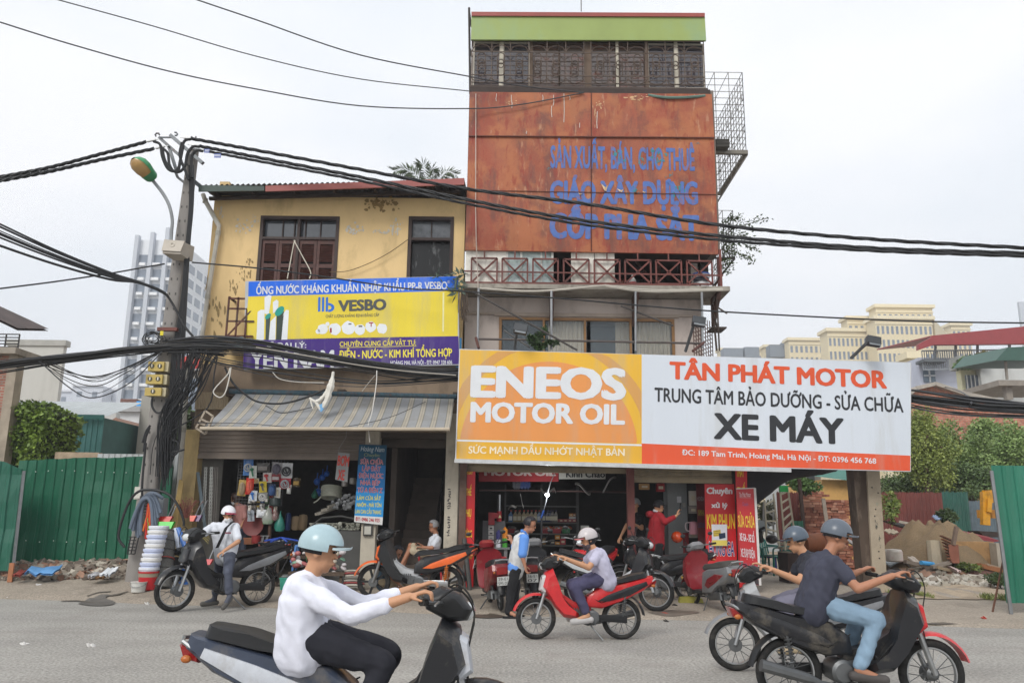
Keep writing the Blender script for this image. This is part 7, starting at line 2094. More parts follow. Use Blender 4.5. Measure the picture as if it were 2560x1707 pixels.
def arc_strip(m,c,r0,r1,a0,a1,hw,n=12):
 """curved mudguard"""
 rings=[]
 for i in range(n+1):
  a=R_(a0+(a1-a0)*i/n)
  k=1-.25*abs(i/n-.5)
  rings.append([V((c[0]+math.cos(a)*r,y*k,c[2]+math.sin(a)*r))for r,y in((r0,-hw),(r1,-hw*.75),(r1+.012,0),(r1,hw*.75),(r0,hw),(r1-.012,0))])
 m.rows(rings)
def MOTO(front,rear,col,label,plate=None,kind='underbone',lean=0,steer=0,alloy=False,scale=None,group='motorbikes in front of the shops',mirrors=True,rack=False,dz=0.0):
 """front / rear: where the tyres touch the ground, in the world"""
 d=(front-rear);d.z=0
 scoot=kind=='scooter'
 WB=1.2 if not scoot else 1.22
 s=scale or max(.9,min(1.18,d.length/WB))
 mid=rear+d*.5
 root=empty('motorbike' if not scoot else 'motor_scooter',(mid.x,mid.y,zg(mid.x,mid.y)+dz),label,'motorbike' if not scoot else 'scooter',group)
 root.rotation_euler=(R_(lean),0,math.atan2(d.y,d.x))
 root.scale=(s,s,s)
 R=.28 if not scoot else .235
 RX,FX=-WB/2,WB/2
 P_=lambda m,nm,mt,ang=38:m.build(nm,mt,root,sm=True,local=True,ang=ang)
 bd,pn,sh,fe=col.get('body'),col.get('panel',col['body']),col.get('shield',col['body']),col.get('fender',col['body'])
 ox=RX
 o=lambda pts:[(x+ox,z)for x,z in pts]
 wheel(root,(RX,0,R),R,'rear',not alloy,col.get('rim'));wheel(root,(FX,0,R),R,'front',not alloy,col.get('rim'))
 if not scoot:
  m=MB();m.slab(o([(-.46,.79),(-.3,.66),(.0,.52),(.3,.42),(.52,.44),(.5,.58),(.36,.69),(.05,.74),(-.3,.83),(-.44,.86)]),.125,.88);P_(m,'body_panel',bd)
  m=MB()
  for y in(-1,1):m.slab(o([(-.36,.74),(-.1,.6),(.2,.52),(.36,.52),(.22,.6),(-.05,.7),(-.34,.79)]),.012,.9,y0=y*.127)
  P_(m,'side_stripe',col.get('stripe',pn))
  m=MB();m.slab(o([(-.36,.84),(-.1,.78),(.15,.74),(.4,.71),(.5,.68),(.52,.72),(.46,.78),(.2,.8),(0,.83),(-.15,.88),(-.34,.91)]),.13,.8);P_(m,'seat',col.get('seat',BLK))
  m=MB();m.slab(o([(.98,.97),(1.08,.9),(1.13,.72),(1.04,.58),(.95,.44),(.82,.3),(.62,.27),(.6,.34),(.74,.44),(.84,.58),(.9,.78)]),.2,.78,mid=.4);P_(m,'leg_shield',sh)
  m=MB();m.slab(o([(.95,.78),(.85,.62),(.66,.5),(.44,.46),(.42,.36),(.6,.33),(.82,.45),(.98,.62)]),.075,.85);P_(m,'frame_cover',col.get('cover',sh))
  m=MB();m.slab(o([(1.04,.9),(1.13,.84),(1.16,.66),(1.08,.6),(1.04,.74)]),.13,.75);P_(m,'front_cowl',col.get('cowl',pn))
 else:
  m=MB();m.slab(o([(-.42,.66),(-.28,.5),(.0,.4),(.22,.27),(.6,.24),(.58,.4),(.5,.62),(.3,.68),(-.1,.72),(-.38,.76)]),.18,.84);P_(m,'body_panel',bd)
  m=MB()
  for y in(-1,1):m.slab(o([(-.3,.62),(.0,.48),(.3,.36),(.42,.4),(.3,.52),(0,.62)]),.015,.85,y0=y*.17)
  P_(m,'side_stripe',col.get('stripe',pn))
  m=MB();m.slab(o([(-.34,.74),(0,.7),(.3,.68),(.52,.64),(.55,.69),(.45,.75),(.15,.78),(-.05,.82),(-.32,.84)]),.15,.78);P_(m,'seat',col.get('seat',BLK))
  m=MB();m.slab(o([(.94,.95),(1.08,.86),(1.16,.62),(1.12,.42),(1.0,.3),(.86,.26),(.86,.34),(.95,.5),(.98,.72)]),.22,.75,mid=.4);P_(m,'leg_shield',sh)
  m=MB();m.b2(.5+ox,.95+ox,-.16,.16,.24,.3);P_(m,'floorboard',BLK)
  m=MB();m.slab(o([(1.02,.82),(1.14,.74),(1.18,.56),(1.1,.5),(1.05,.66)]),.12,.75);P_(m,'front_cowl',col.get('cowl',pn))
 m=MB();m.slab(o([(-.5,.8),(-.47,.72),(-.38,.7),(-.38,.8)])if not scoot else o([(-.46,.7),(-.44,.6),(-.36,.58),(-.36,.72)]),.09,.8);P_(m,'tail_light',M('8e1f1f',rough=.15,coat=.6))
 for y in(-.12,.12):
  m=MB();m.sph((RX-(.44 if not scoot else .4),y,.73 if not scoot else .63),(.03,.022,.022),8,6);P_(m,'indicator',M('a8602c',rough=.2))
 m=MB();arc_strip(m,(RX,0,R),R+.035,R+.05,80,172,.07);P_(m,'rear_mudguard',BLK)
 m=MB();m.tube([(RX-.38,-.11,.76),(RX-.47,-.1,.82),(RX-.5,0,.83),(RX-.47,.1,.82),(RX-.38,.11,.76)],.012,6);P_(m,'grab_rail',col.get('rail',ALU))
 st=empty('steering',(FX-.12,0,.6));st.parent=root;st.rotation_euler=(0,0,R_(steer))
 Q_=lambda m,nm,mt:m.build(nm,mt,st,sm=True,local=True)
 sx=lambda x,y,z:(x-WB+.12,y,z-.6)
 m=MB()
 for y in(-.075,.075):m.tube([sx(WB,y,R),sx(WB-.05,y,R+.15),sx(WB-.13,y,.68)],[.02,.024,.024],7)
 Q_(m,'fork',col.get('fork',ALU))
 m=MB();arc_strip(m,sx(WB,0,R),R+.03,R+.05,18,150,.072);Q_(m,'front_mudguard',fe)
 zc=0 if not scoot else-.02
 m=MB();m.slab([sx(x,0,z)[::2]for x,z in((.88,1.0+zc),(1.02,.93+zc),(1.12,.94+zc),(1.15,1.0+zc),(1.08,1.08+zc),(.96,1.12+zc),(.86,1.07+zc))],.13,.62);Q_(m,'handlebar_cowl',col.get('bars',BLK))
 m=MB();m.sph(sx(1.115,0,.985+zc),(.05,.085,.055),12,8);Q_(m,'headlight',M('c2c6c8',rough=.08,spec=.9,coat=.8))
 m=MB();m.sph(sx(.915,0,1.075+zc),(.045,.07,.02),10,6,Matrix.Rotation(R_(-35),3,'Y'));Q_(m,'dashboard',glassy('3a4148'))
 m=MB();m.tube([sx(.9,-.31,1.06+zc),sx(.97,-.14,1.04+zc),sx(.98,0,1.03+zc),sx(.97,.14,1.04+zc),sx(.9,.31,1.06+zc)],.013,6);Q_(m,'handlebar',ENG)
 for y in(-1,1):
  m=MB();m.tube([sx(.87,y*.37,1.065+zc),sx(.915,y*.25,1.055+zc)],.019,7);Q_(m,'grip',RUBR)
  m=MB();m.tube([sx(.96,y*.22,1.055+zc),sx(.945,y*.37,1.05+zc)],.007,5);Q_(m,'brake_lever',ALU)
  if mirrors:
   m=MB();m.tube([sx(.95,y*.2,1.07+zc),sx(.93,y*.28,1.2+zc)],.006,5);m.sph(sx(.92,y*.3,1.24+zc),(.012,.055,.035),10,6);Q_(m,'mirror',BLK)
 m=MB()
 for y in(-1,1):
  m.tube(spline([V(sx(*q))for q in((.94,y*.2,1.05+zc),(1.06,y*.16,1.12+zc),(1.16,y*.1,.98+zc),(1.12,y*.085,.7),(WB-.02,y*.07,R+.06))],4),.006,4)
 Q_(m,'brake_cable',RUBR)
 m=MB();m.lathe(sx(WB,.06,R),[(.0,-.004),(.075,-.004),(.075,.004),(0,.004)],18,(0,1,0));Q_(m,'brake_disc',ENG)
 m=MB();m.slab([(sx(x,0,z)[0],sx(x,0,z)[2])for x,z in((.9,1.075+zc),(1.0,1.115+zc),(1.07,1.085+zc),(1.0,1.06+zc))],.07,.8);Q_(m,'cowl_cap',M('3c3d40',rough=.3))
 m=MB()
 for y in(-1,1):
  if not scoot:
   m.tube([(ox+.5,y*.105,.6),(ox+.3,y*.135,.5),(ox+.0,y*.128,.6),(ox-.3,y*.11,.74)],.005,4);m.tube([(ox+.66,y*.17,.38),(ox+.84,y*.175,.56),(ox+.95,y*.17,.8)],.006,4)
  else:
   m.tube([(ox+.52,y*.165,.55),(ox+.2,y*.185,.45),(ox-.2,y*.175,.58)],.005,4)
 P_(m,'panel_joint',RUBR)
 m=MB()
 for y in(-1,1):m.tube([(ox+.46,y*.1,.22),(ox+.48,y*.25,.23)],.016,6)
 P_(m,'foot_peg',RUBR)
 m=MB()
 if not scoot:
  m.lathe((RX+.42,0,.3),[(0,-.14),(.075,-.14),(.1,-.12),(.1,.12),(.075,.14),(0,.14)],16,(0,1,0));m.slab(o([(.4,.24),(.64,.27),(.76,.33),(.74,.42),(.55,.4),(.4,.38)]),.085,.9)
  for k in range(5):m.b2(RX+.56+k*.035,RX+.572+k*.035,-.1,.1,.27,.43)
 else:
  m.slab(o([(-.06,.2),(.36,.16),(.42,.24),(.3,.33),(-.04,.32)]),.07,.85,y0=.09)
 P_(m,'engine',ENG if not col.get('engine')else col['engine'])
 m=MB();yb=.11
 m.slab(o([(-.06,R-.05),(.42,.26),(.42,.34),(.0,R+.06),(-.06,R+.05)]),.02,.9,y0=yb);P_(m,'swingarm',col.get('swing',BLK))
 m=MB();m.tube([(RX+.62,-.1,.24),(RX+.45,-.14,.18),(RX+.22,-.15,.22),(RX+.1,-.16,.26),(RX-.28,-.17,.36)],[.016,.018,.02,.045,.05],9);P_(m,'exhaust',col.get('exhaust',ENG))
 m=MB()
 for y in(-.12,.12):
  a,b=V((RX+.0,y,R+.04)),V((RX-.04,y,.62))
  m.tube([a,b],.012,6)
  P0=[]
  for i in range(50):
   t=i/49;p=a.lerp(b,.12+.7*t);an=t*7*2*math.pi
   P0 .append(p+V((math.cos(an)*.03,math.sin(an)*.03,0)))
  m.tube(P0,.007,4)
 P_(m,'shock_absorber',col.get('spring',ENG))
 m=MB();m.tube([(RX+.45,.12,.2),(RX+.3,.3 if abs(lean)>1 else .22,.02)],.011,6);m.tube([(RX+.4,-.2,.22),(RX+.4,.2,.22)],.012,6);P_(m,'stand',ENG)
 if plate is not None:
  pe=empty('number_plate',(RX-.47,0,.6 if not scoot else .5));pe.parent=root
  m=MB();m.box((0,0,0),(.006,.19,.14),Matrix.Rotation(R_(-14),3,'Y'));m.build('plate',M('c9cbc8',rough=.4),pe,local=True)
  m=MB()
  for i,ln_ in enumerate(plate):
   vs,fs=glyphs(ln_,0)
   x0,x1=min(v.x for v in vs),max(v.x for v in vs)
   q=Matrix.Rotation(R_(-14),3,'Y')
   W_=[m.bm.verts.new(q@V((-.005,-((v.x-x0)/(x1-x0)-.5)*.155,(.01 if i==0 else-.056)+v.y*.068)))for v in vs]
   for f in fs:
    m.bm.faces.new([W_[k]for k in f])
  if not plate:
   for y,z in((-.04,.03),(.035,.03),(-.05,-.035),(0,-.035),(.05,-.035)):m.box((-.006-z*.2,y,z),(.003,.035,.03),Matrix.Rotation(R_(-14),3,'Y'))
  m.build('lettering' if plate else 'worn_marking',M('22242a' if plate else '6a6c70'),pe,local=True)
 if rack:
  m=MB();
  for y in(-.1,-.03,.04,.1):m.tube([(RX-.62,y,.92),(RX+.0,y,.88)],.01,5)
  for x in(-.6,-.4,-.2,-.02):m.tube([(RX+x,-.12,.9),(RX+x,.12,.9)],.01,5)
  m.tube([(RX-.5,.11,.9),(RX-.3,.13,.5),(RX-.05,.13,.3)],.012,5);m.tube([(RX-.5,-.11,.9),(RX-.3,-.13,.5),(RX-.05,-.13,.3)],.012,5);P_(m,'luggage_rack',BLK)
  m=MB()
  for a,b in(((-.5,-.12),(-.1,.1)),((-.55,.1),(-.1,-.1)),((-.3,-.13),(-.35,.13))):m.tube([(RX+a[0],a[1],.93),(RX+(a[0]+b[0])/2,0,.97),(RX+b[0],b[1],.92)],.014,5)
  P_(m,'bungee_cord',M('2747a0',rough=.6))
 bpy.context.view_layer.update()
 return root
BB,DK=paint('1b1c20'),paint('2a2b2e')
SIL,GRY=paint('b9bcbf'),paint('77797c')
REDD,RED=paint('7c1720'),paint('c2272c')
ORG=paint('e2672c')
b1=MOTO(G3(H,150,992),G3(H,785,930),dict(body=BB,panel=BB,stripe=GRY,swing=BLK),'black motorbike with a rear rack carrying the man in the white cap',lean=-2,steer=14,rack=True,mirrors=False)
b2=MOTO(G3(H,1668,900),G3(H,2215,914),dict(body=DK,panel=ORG,stripe=ORG,shield=BLK,cover=SIL,cowl=ORG,fender=ORG,spring=M('c9722f'),swing=ALU,exhaust=ALU,bars=BLK,rim=BLK,rail=ORG),'orange and silver motorbike parked before the stair doorway',plate=(),lean=-3,steer=6,alloy=True,mirrors=False)
pr=G3(K,398,1298)
b3=MOTO(pr+V((-.2,1.2,0)),pr,dict(body=REDD,panel=REDD,stripe=REDD,bars=REDD),'dark red scooter with plate 29-E1 595.05 parked rear to the street',plate=('29-E1','595.05'),kind='scooter',lean=-5,steer=-12)
pr=G3(K,655,1265)
b4=MOTO(pr+V((.08,1.22,0)),pr,dict(body=DK,panel=BB,bars=GRY),'black scooter with plate 36-E1 beside the mechanic',plate=('36-E1','07'),kind='scooter',lean=-3,steer=0)
b5=MOTO(G3(K,1572,1292),G3(K,1000,1262),dict(body=DK,panel=SIL,stripe=SIL,shield=BB,cover=SIL,cowl=BB,fender=DK),'white and black motorbike with a spoked front wheel on the workshop kerb',lean=-3,steer=-18)
pr=G3(K,2118,1298)
b6=MOTO(pr+V((-.3,1.17,0)),pr,dict(body=GRY,panel=REDD,shield=REDD,stripe=REDD,bars=GRY,fender=REDD,seat=M('4d4a47',rough=.8)),'dusty dark red scooter with a grey handlebar cover before the red banners',kind='scooter',lean=-5,steer=10)
pf=G3(K,1560,1215)
b7=MOTO(pf+V((-.55,.35,0)),pf+V((.65,.1,0)),dict(body=BB,panel=BB,cover=GRY),'black motorbike standing behind the man in the red hoodie',plate=(),lean=-2)
pf=G3(K,890,1195)
b8=MOTO(pf+V((.15,-.2,0)),pf+V((.75,.85,0)),dict(body=RED,panel=RED,shield=BB,cowl=RED,fender=RED),'red and black motorbike deep in the workshop doorway',lean=-3,steer=20)
MOV='motorbikes riding along the street'
b9=MOTO(G3(K,640,1500),G3(K,1330,1502),dict(body=RED,panel=RED,shield=RED,cover=RED,stripe=BB,fender=RED,cowl=paint('c9c9c9')),'bright red motorbike ridden by a woman in a pale lilac top',group=MOV,mirrors=False,scale=.94)
# near riders
pf=G3(Mc,235,1468);pr=G3(Mc,1085,1502)
bA=MOTO(pf,pr,dict(body=BB,panel=GRY,shield=paint('a9abad'),cowl=GRY,fender=GRY),'grey and black motorbike ridden to the left by a rider in grey trousers',group=MOV,mirrors=False)
bB=MOTO(V((3.62,7.5,0)),V((2.4,7.5,0)),dict(body=BB,panel=BB,shield=BB,stripe=BB,cowl=RED,fender=RED),'black motorbike with a red front mudguard ridden to the right',group=MOV,mirrors=False)
c=U(F(745,1500),5.1)
bW=MOTO(V((c.x+.91,5.15,0)),V((c.x-.31,5.1,0)),dict(body=paint('3a4252'),panel=paint('b9bdc4'),stripe=paint('b9bdc4'),shield=BB,fender=BB),'dark motorbike nearest the camera ridden by a person in a white shirt',group=MOV,mirrors=False)
# ================================================================ people
def fuse(caps,vox=.012,smooth_it=2,extra=None):
 """tapered limbs (a, b, ra, rb) grown into one closed skin"""
 m=MB()
 for a,b,ra,rb in caps:
  a,b=V(a),V(b)
  ax=b-a
  n=10
  if ax.length<1e-4:
   m.sph(a,ra,n,8);continue
  t=ax.normalized()
  u=t.cross(V((.13,.9,.41))).normalized();v=t.cross(u)
  rings=[]
  for k in range(5):
   th=-math.pi/2+(math.pi/2)*(k/4)*.98+.02
   rings.append((a+t*ra*math.sin(th),ra*math.cos(th)))
  for k in range(5):
   th=(math.pi/2)*(k/4)*.98
   rings.append((b+t*rb*math.sin(th),rb*math.cos(th)))
  m.rows([[c+(u*math.cos(2*math.pi*i/n)+v*math.sin(2*math.pi*i/n))*r for i in range(n)]for c,r in rings])
 if extra:
  extra(m)
 me=bpy.data.meshes.new('t')
 bmesh.ops.recalc_face_normals(m.bm,faces=m.bm.faces)
 m.bm.to_mesh(me);m.bm.free()
 o=bpy.data.objects.new('t',me);COL.objects.link(o)
 md=o.modifiers.new('r','REMESH');md.mode='VOXEL';md.voxel_size=vox
 if smooth_it:
  ms=o.modifiers.new('s','SMOOTH');ms.factor=.5;ms.iterations=smooth_it
 bpy.context.view_layer.update()
 out=bpy.data.meshes.new_from_object(o.evaluated_get(bpy.context.evaluated_depsgraph_get()))
 bpy.data.objects.remove(o);bpy.data.meshes.remove(me)
 return out
def put(me,name,mat,par,cut=None):
 bm=bmesh.new();bm.from_mesh(me);bpy.data.meshes.remove(me)
 m=MB();m.bm.free();m.bm=bm
 return m.build(name,mat,par,sm=True,ang=70)
SKIN=M('b98a6a',rough=.55,var=.06,scale=12)
SKIN2=M('a5745a',rough=.55,var=.06,scale=12)
HAIR=M('17151a',rough=.5,var=.3,scale=30)
def hand_caps(w_,d,n,side,curl=.9,k=1.0):
 """palm and five bent fingers from the wrist along d; n is the palm's facing"""
 d=d.normalized();n=(n-d*n.dot(d)).normalized();s=d.cross(n)*side
 C_=[]
 pc=w_+d*.02*k
 for q in(-.028,-.009,.01,.028):
  C_.append((pc+s*q*.7*k,pc+d*.07*k+s*q*k,.014*k,.013*k))
 for i,(q,L_)in enumerate(((-.03,.062),(-.01,.075),(.011,.08),(.031,.072))):
  a=pc+d*.075*k+s*q*k
  b=a+(d*math.cos(curl*.5)+n*math.sin(curl*.5))*L_*.5*k
  c=b+(d*math.cos(curl*1.6)+n*math.sin(curl*1.6))*L_*.5*k
  C_+=[(a,b,.0095*k,.0088*k),(b,c,.0088*k,.0075*k)]
 a=pc+s*.03*k+n*.008*k
 b=a+(d*.6+s*.55+n*.4).normalized()*.038*k
 c=b+(d*.8+n*.5).normalized()*.03*k
 C_+=[(a,b,.012*k,.0105*k),(b,c,.0105*k,.0085*k)]
 return C_
def PERSON(J,face,label,skin=SKIN,shirt=None,sleeve=.55,trousers=None,tleg=1.0,shoes=None,hair=True,helmet=None,brim=None,glasses=False,mask=None,hands=True,group=None,collar=None,sock=None,shorts=False,fat=1.0,long_hair=False,curl=1.1,lower=True,cap=None):
 """J: joints in the world. head neck pelvis shl shr ell elr wrl wrr hil hir knl knr anl anr tol tor"""
 J={k:V(v)for k,v in J.items()}
 f=V(face).normalized()
 nk=J['neck'];hd=J['head']
 upv=(hd-nk);upv=(upv.normalized()+V((0,0,1.2))).normalized()
 f=(f-upv*f.dot(upv)).normalized();sd_=f.cross(upv)
 zmin=min(J['tol'].z,J['tor'].z,J['anl'].z,J['anr'].z)-.03
 root=empty('person',(J['pelvis'].x,J['pelvis'].y,zmin),label,'person',group)
 q=Matrix((sd_,f,upv)).transposed()
 def headmesh(m):
  m.sph(hd+upv*.025-f*.008,(.076,.095,.098),14,10,q)
  m.sph(hd-upv*.055+f*.018,(.056,.068,.062),12,8,q)
  m.sph(hd-upv*.095+f*.05,(.026,.024,.022),8,6,q)
  m.rows([[hd+f*.078+upv*.03+sd_*x*.006+upv*0 for x in(-1,0,1)]+[hd+f*.07+upv*.03],[hd+f*.112-upv*.022+sd_*x*.018 for x in(-1,0,1)]+[hd+f*.07-upv*.03]])
  for s in(-1,1):
   m.sph(hd+sd_*s*.077-f*.012-upv*.005,(.014,.022,.032),8,6,q)
  m.sph(hd+f*.088-upv*.058,(.024,.012,.012),8,6,q)
 ch=J['shl'].lerp(J['shr'],.5)
 pv=J['pelvis']
 sp=ch-pv
 body=[(nk-upv*.02,hd-upv*.02,.054,.052),(pv,pv.lerp(ch,.5),.115,.11),(pv.lerp(ch,.45),ch-sp.normalized()*.06,.11,.12),(J['shl'],J['shr'],.055,.055),(ch,nk,.065,.055)]
 lat=(J['shr']-J['shl'])
 for s in(-.55,.55):
  body.append((pv+(J['hir']-J['hil'])*s*.55,ch+lat*s*.62-sp.normalized()*.1,.095*fat,.09*fat))
 for a in 'lr':
  body+=[(J['sh'+a],J['el'+a],.05,.04),(J['el'+a],J['wr'+a],.041,.027)]
  if lower:
   body+=[(J['hi'+a],J['kn'+a],.086*fat,.056),(J['kn'+a],J['an'+a],.056,.036),(J['an'+a]-V((0,0,.0)),J['to'+a],.036,.03)]
  if hands:
   d=(J['wr'+a]-J['el'+a])
   n=J.get('palm'+a,V((0,0,-1)))
   body+=hand_caps(J['wr'+a],J.get('hand'+a,d),n if abs(n.normalized().dot(d.normalized()))<.95 else f,1 if a=='l' else-1,curl)
 put(fuse(body,.0085,2,headmesh),'body',skin,root)
 def gar(caps,name,mat,vox=.012):
  me=fuse(caps,vox,3)
  if name in('shirt','trousers'):
   ns=[v.normal.copy()for v in me.vertices]
   for v,nn in zip(me.vertices,ns):
    p=v.co.copy()
    k=noise.noise(V((p.x*9,p.y*9,p.z*5)))+.6*noise.noise(V((p.x*20+p.z*8,p.y*20,p.z*14)))
    v.co=p+nn*(.015*k)
  return put(me,name,mat,root)
 if shirt:
  c_=[(pv-V((0,0,.03)),pv.lerp(ch,.5),.138*fat,.13),(pv.lerp(ch,.45),ch-sp.normalized()*.05,.13,.138),(J['shl'],J['shr'],.074,.074),(ch,nk.lerp(ch,.35),.085,.068)]
  for s in(-.55,.55):
   c_.append((pv-V((0,0,.05))+(J['hir']-J['hil'])*s*.62,ch+lat*s*.64-sp.normalized()*.09,.135*fat,.116*fat))
  for a in 'lr':
   e_=J['sh'+a].lerp(J['el'+a],min(1,sleeve/.5*.5 if sleeve<=.5 else 1))if sleeve<=1 else J['el'+a]
   if sleeve<=1:
    e_=J['sh'+a].lerp(J['el'+a],sleeve)
    c_.append((J['sh'+a],e_,.072,.067))
   else:
    c_+=[(J['sh'+a],J['el'+a],.072,.06),(J['el'+a],J['el'+a].lerp(J['wr'+a],sleeve-1),.06,.05)]
  gar(c_,'shirt',shirt)
 if trousers and lower:
  c_=[(J['hil'],J['hir'],.108*fat,.108*fat),(pv+V((0,0,.02)),pv,.11*fat,.11*fat)]
  for a in 'lr':
   if shorts:
    c_.append((J['hi'+a],J['hi'+a].lerp(J['kn'+a],.85),.11*fat,.092))
   else:
    c_+=[(J['hi'+a],J['kn'+a],.102*fat,.076),(J['kn'+a],J['kn'+a].lerp(J['an'+a],tleg),.074,.06)]
  gar(c_,'trousers',trousers)
 for a in 'lr':
  if sock and lower:
   gar([(J['an'+a],J['kn'+a].lerp(J['an'+a],.72),.043,.046),(J['an'+a],J['to'+a],.042,.036)],'sock',sock,.01)
  if shoes and lower:
   t_=(J['to'+a]-J['an'+a]);t_.z=0
   t_=t_.normalized()if t_.length>.01 else f
   g0=J['to'+a].copy();
   p0,p1_=J['an'+a]-t_*.04,J['to'+a]+t_*.05
   p0 .z=J['an'+a].z-.045;p1_.z=J['to'+a].z-.012
   gar([(p0,p1_,.042,.04),(p0-V((0,0,.012)),p1_-V((0,0,.012)),.036,.036)],'shoe',shoes,.01)
 def capmesh(name,mat,r,keep,off=(0,0),thick=.008):
  m=MB();nu,nv=28,18
  def ball(k):
   return[[hd+upv*(.03+off[1])+f*(off[0]-.006)+q@V(((r[0]+k)*math.sin(math.pi*j/nv)*math.cos(2*math.pi*i/nu),(r[1]+k)*math.sin(math.pi*j/nv)*math.sin(2*math.pi*i/nu),(r[2]+k)*math.cos(math.pi*j/nv)))for i in range(nu)]for j in range(nv+1)]
  for k in(0,thick):
   b_=ball(k)
   vv=[[m.bm.verts.new(p)for p in r_]for r_ in b_]
   for j in range(nv):
    for i in range(nu):
     c_=V((math.sin(math.pi*(j+.5)/nv)*math.cos(2*math.pi*(i+.5)/nu),math.sin(math.pi*(j+.5)/nv)*math.sin(2*math.pi*(i+.5)/nu),math.cos(math.pi*(j+.5)/nv)))
     if keep(c_):
      m.bm.faces.new((vv[j][i],vv[j][(i+1)%nu],vv[j+1][(i+1)%nu],vv[j+1][i]))
  bmesh.ops.delete(m.bm,geom=[v for v in m.bm.verts if not v.link_faces],context='VERTS')
  return m.build(name,mat,root,sm=True,ang=80)
 if hair:
  hm=HAIR if hair is True else hair
  capmesh('hair',hm,(.083,.102,.106),(lambda c:c.z>.45+.25*c.y if c.y>.2 else c.z>-.35-(.5 if long_hair else 0)and(c.y<.25 or c.z>.4)),thick=.012)
  if long_hair:
   m=MB();m.sph(hd-f*.12+upv*.02,(.05,.055,.05),10,8,q);m.build('hair_bun',hm,root,sm=True)
 if helmet:
  hm=capmesh('helmet',helmet,(.105,.125,.118),(lambda c:c.z>-.12 if c.y<.5 else c.z>.12),thick=.012,off=(0,.005))
  if brim:
   m=MB()
   pts=[hd+upv*(.05-.02*abs(math.sin(a)))+f*(.075+.105*math.cos(a))+sd_*.1*math.sin(a)for a in(R_(-90+180*i/12)for i in range(13))]
   m.rows([pts,[p+upv*.012 for p in pts]]);m.build('brim',brim,hm)
 if cap:
  hm=capmesh('cap',cap,(.09,.108,.11),(lambda c:c.z>.18),thick=.01)
  m=MB();pts=[hd+upv*.062+f*(.07+.09*math.cos(a))+sd_*.075*math.sin(a)for a in(R_(-90+180*i/10)for i in range(11))]
  m.rows([pts,[p+upv*.01 for p in pts]]);m.build('brim',cap,hm)
 for s in(-1,1):
  m=MB();m.sph(hd+f*.084+sd_*s*.031+upv*.012,(.015,.009,.0075),8,6,q);m.build('eye',M('1d1512',rough=.2),root)
  m=MB();m.sph(hd+f*.089+sd_*s*.031+upv*.032,(.02,.006,.0045),8,4,q);m.build('eyebrow',HAIR,root)
 m=MB();m.sph(hd+f*.098-upv*.058,(.021,.006,.0045),8,4,q);m.build('mouth',M('8a5048'),root)
 if glasses:
  m=MB()
  for s in(-1,1):
   m.torus(hd+f*.1+sd_*s*.031+upv*.01,.024,.003,f,14,4);m.tube([hd+f*.098+sd_*s*.055+upv*.012,hd+sd_*s*.08+upv*.01],.003,4)
  m.tube([hd+f*.104-sd_*.01+upv*.012,hd+f*.104+sd_*.01+upv*.012],.003,4);m.build('glasses',M('3a2a24',metal=.3),root)
 if mask:
  put(fuse([(hd-upv*.08+f*.03-sd_*.045,hd-upv*.08+f*.03+sd_*.045,.034,.034),(hd-upv*.065+f*.07,hd-upv*.1+f*.05,.03,.028),(hd-upv*.06+f*.075-sd_*.02,hd-upv*.06+f*.075+sd_*.02,.022,.022)],.007,3),'face_mask',mask,root)
 if collar:
  gar([(nk-f*.05-sd_*.05,nk-f*.05+sd_*.05,.03,.03),(nk-sd_*.055,nk+f*.05-upv*.05-sd_*.03,.022,.02),(nk+sd_*.055,nk+f*.05-upv*.05+sd_*.03,.022,.02)],'collar',collar,.01)
 return root,dict(f=f,up=upv,side=sd_)
def RIDE(b,hx=.0,h=1.0,lean=.0,feet=True,wide=1.0,look=None):
 """a seated riding pose on a bike (in the bike's own frame)"""
 Mw=b.matrix_world
 RX=-.6
 P=dict(pelvis=(RX+.2+hx,0,.82),neck=(RX+.38+hx+lean,0,1.25*h),head=(RX+.46+hx+lean*1.2,0,1.385*h),shl=(RX+.35+hx+lean,.175,1.18*h),shr=(RX+.35+hx+lean,-.175,1.18*h),ell=(RX+.5+hx,.28,.98),elr=(RX+.5+hx,-.28,.98),wrl=(RX+.8,.32,1.09),wrr=(RX+.8,-.32,1.09),hil=(RX+.24+hx,.09,.84),hir=(RX+.24+hx,-.09,.84),knl=(RX+.68+hx,.17,.72),knr=(RX+.68+hx,-.17,.72),anl=(RX+.5+hx,.17,.33),anr=(RX+.5+hx,-.17,.33),tol=(RX+.66+hx,.18,.27),tor=(RX+.66+hx,-.18,.27))
 out={k:Mw@V(v)for k,v in P.items()}
 fwd=(Mw.to_3x3()@V((1,0,0))).normalized()
 return out,fwd
def PX(f,d,Y):
 """joints read off the photograph: name -> (x, y[, depth offset])"""
 return{k:U(f(v[0],v[1]),Y+(v[2]if len(v)>2 else 0))for k,v in d.items()}
WSH=M('ccd0d8',rough=.85,var=.07,scale=6,bump=.3,bs=14)
NAVY=M('4b505e',rough=.85,var=.15,scale=9,bump=.4,bs=18)
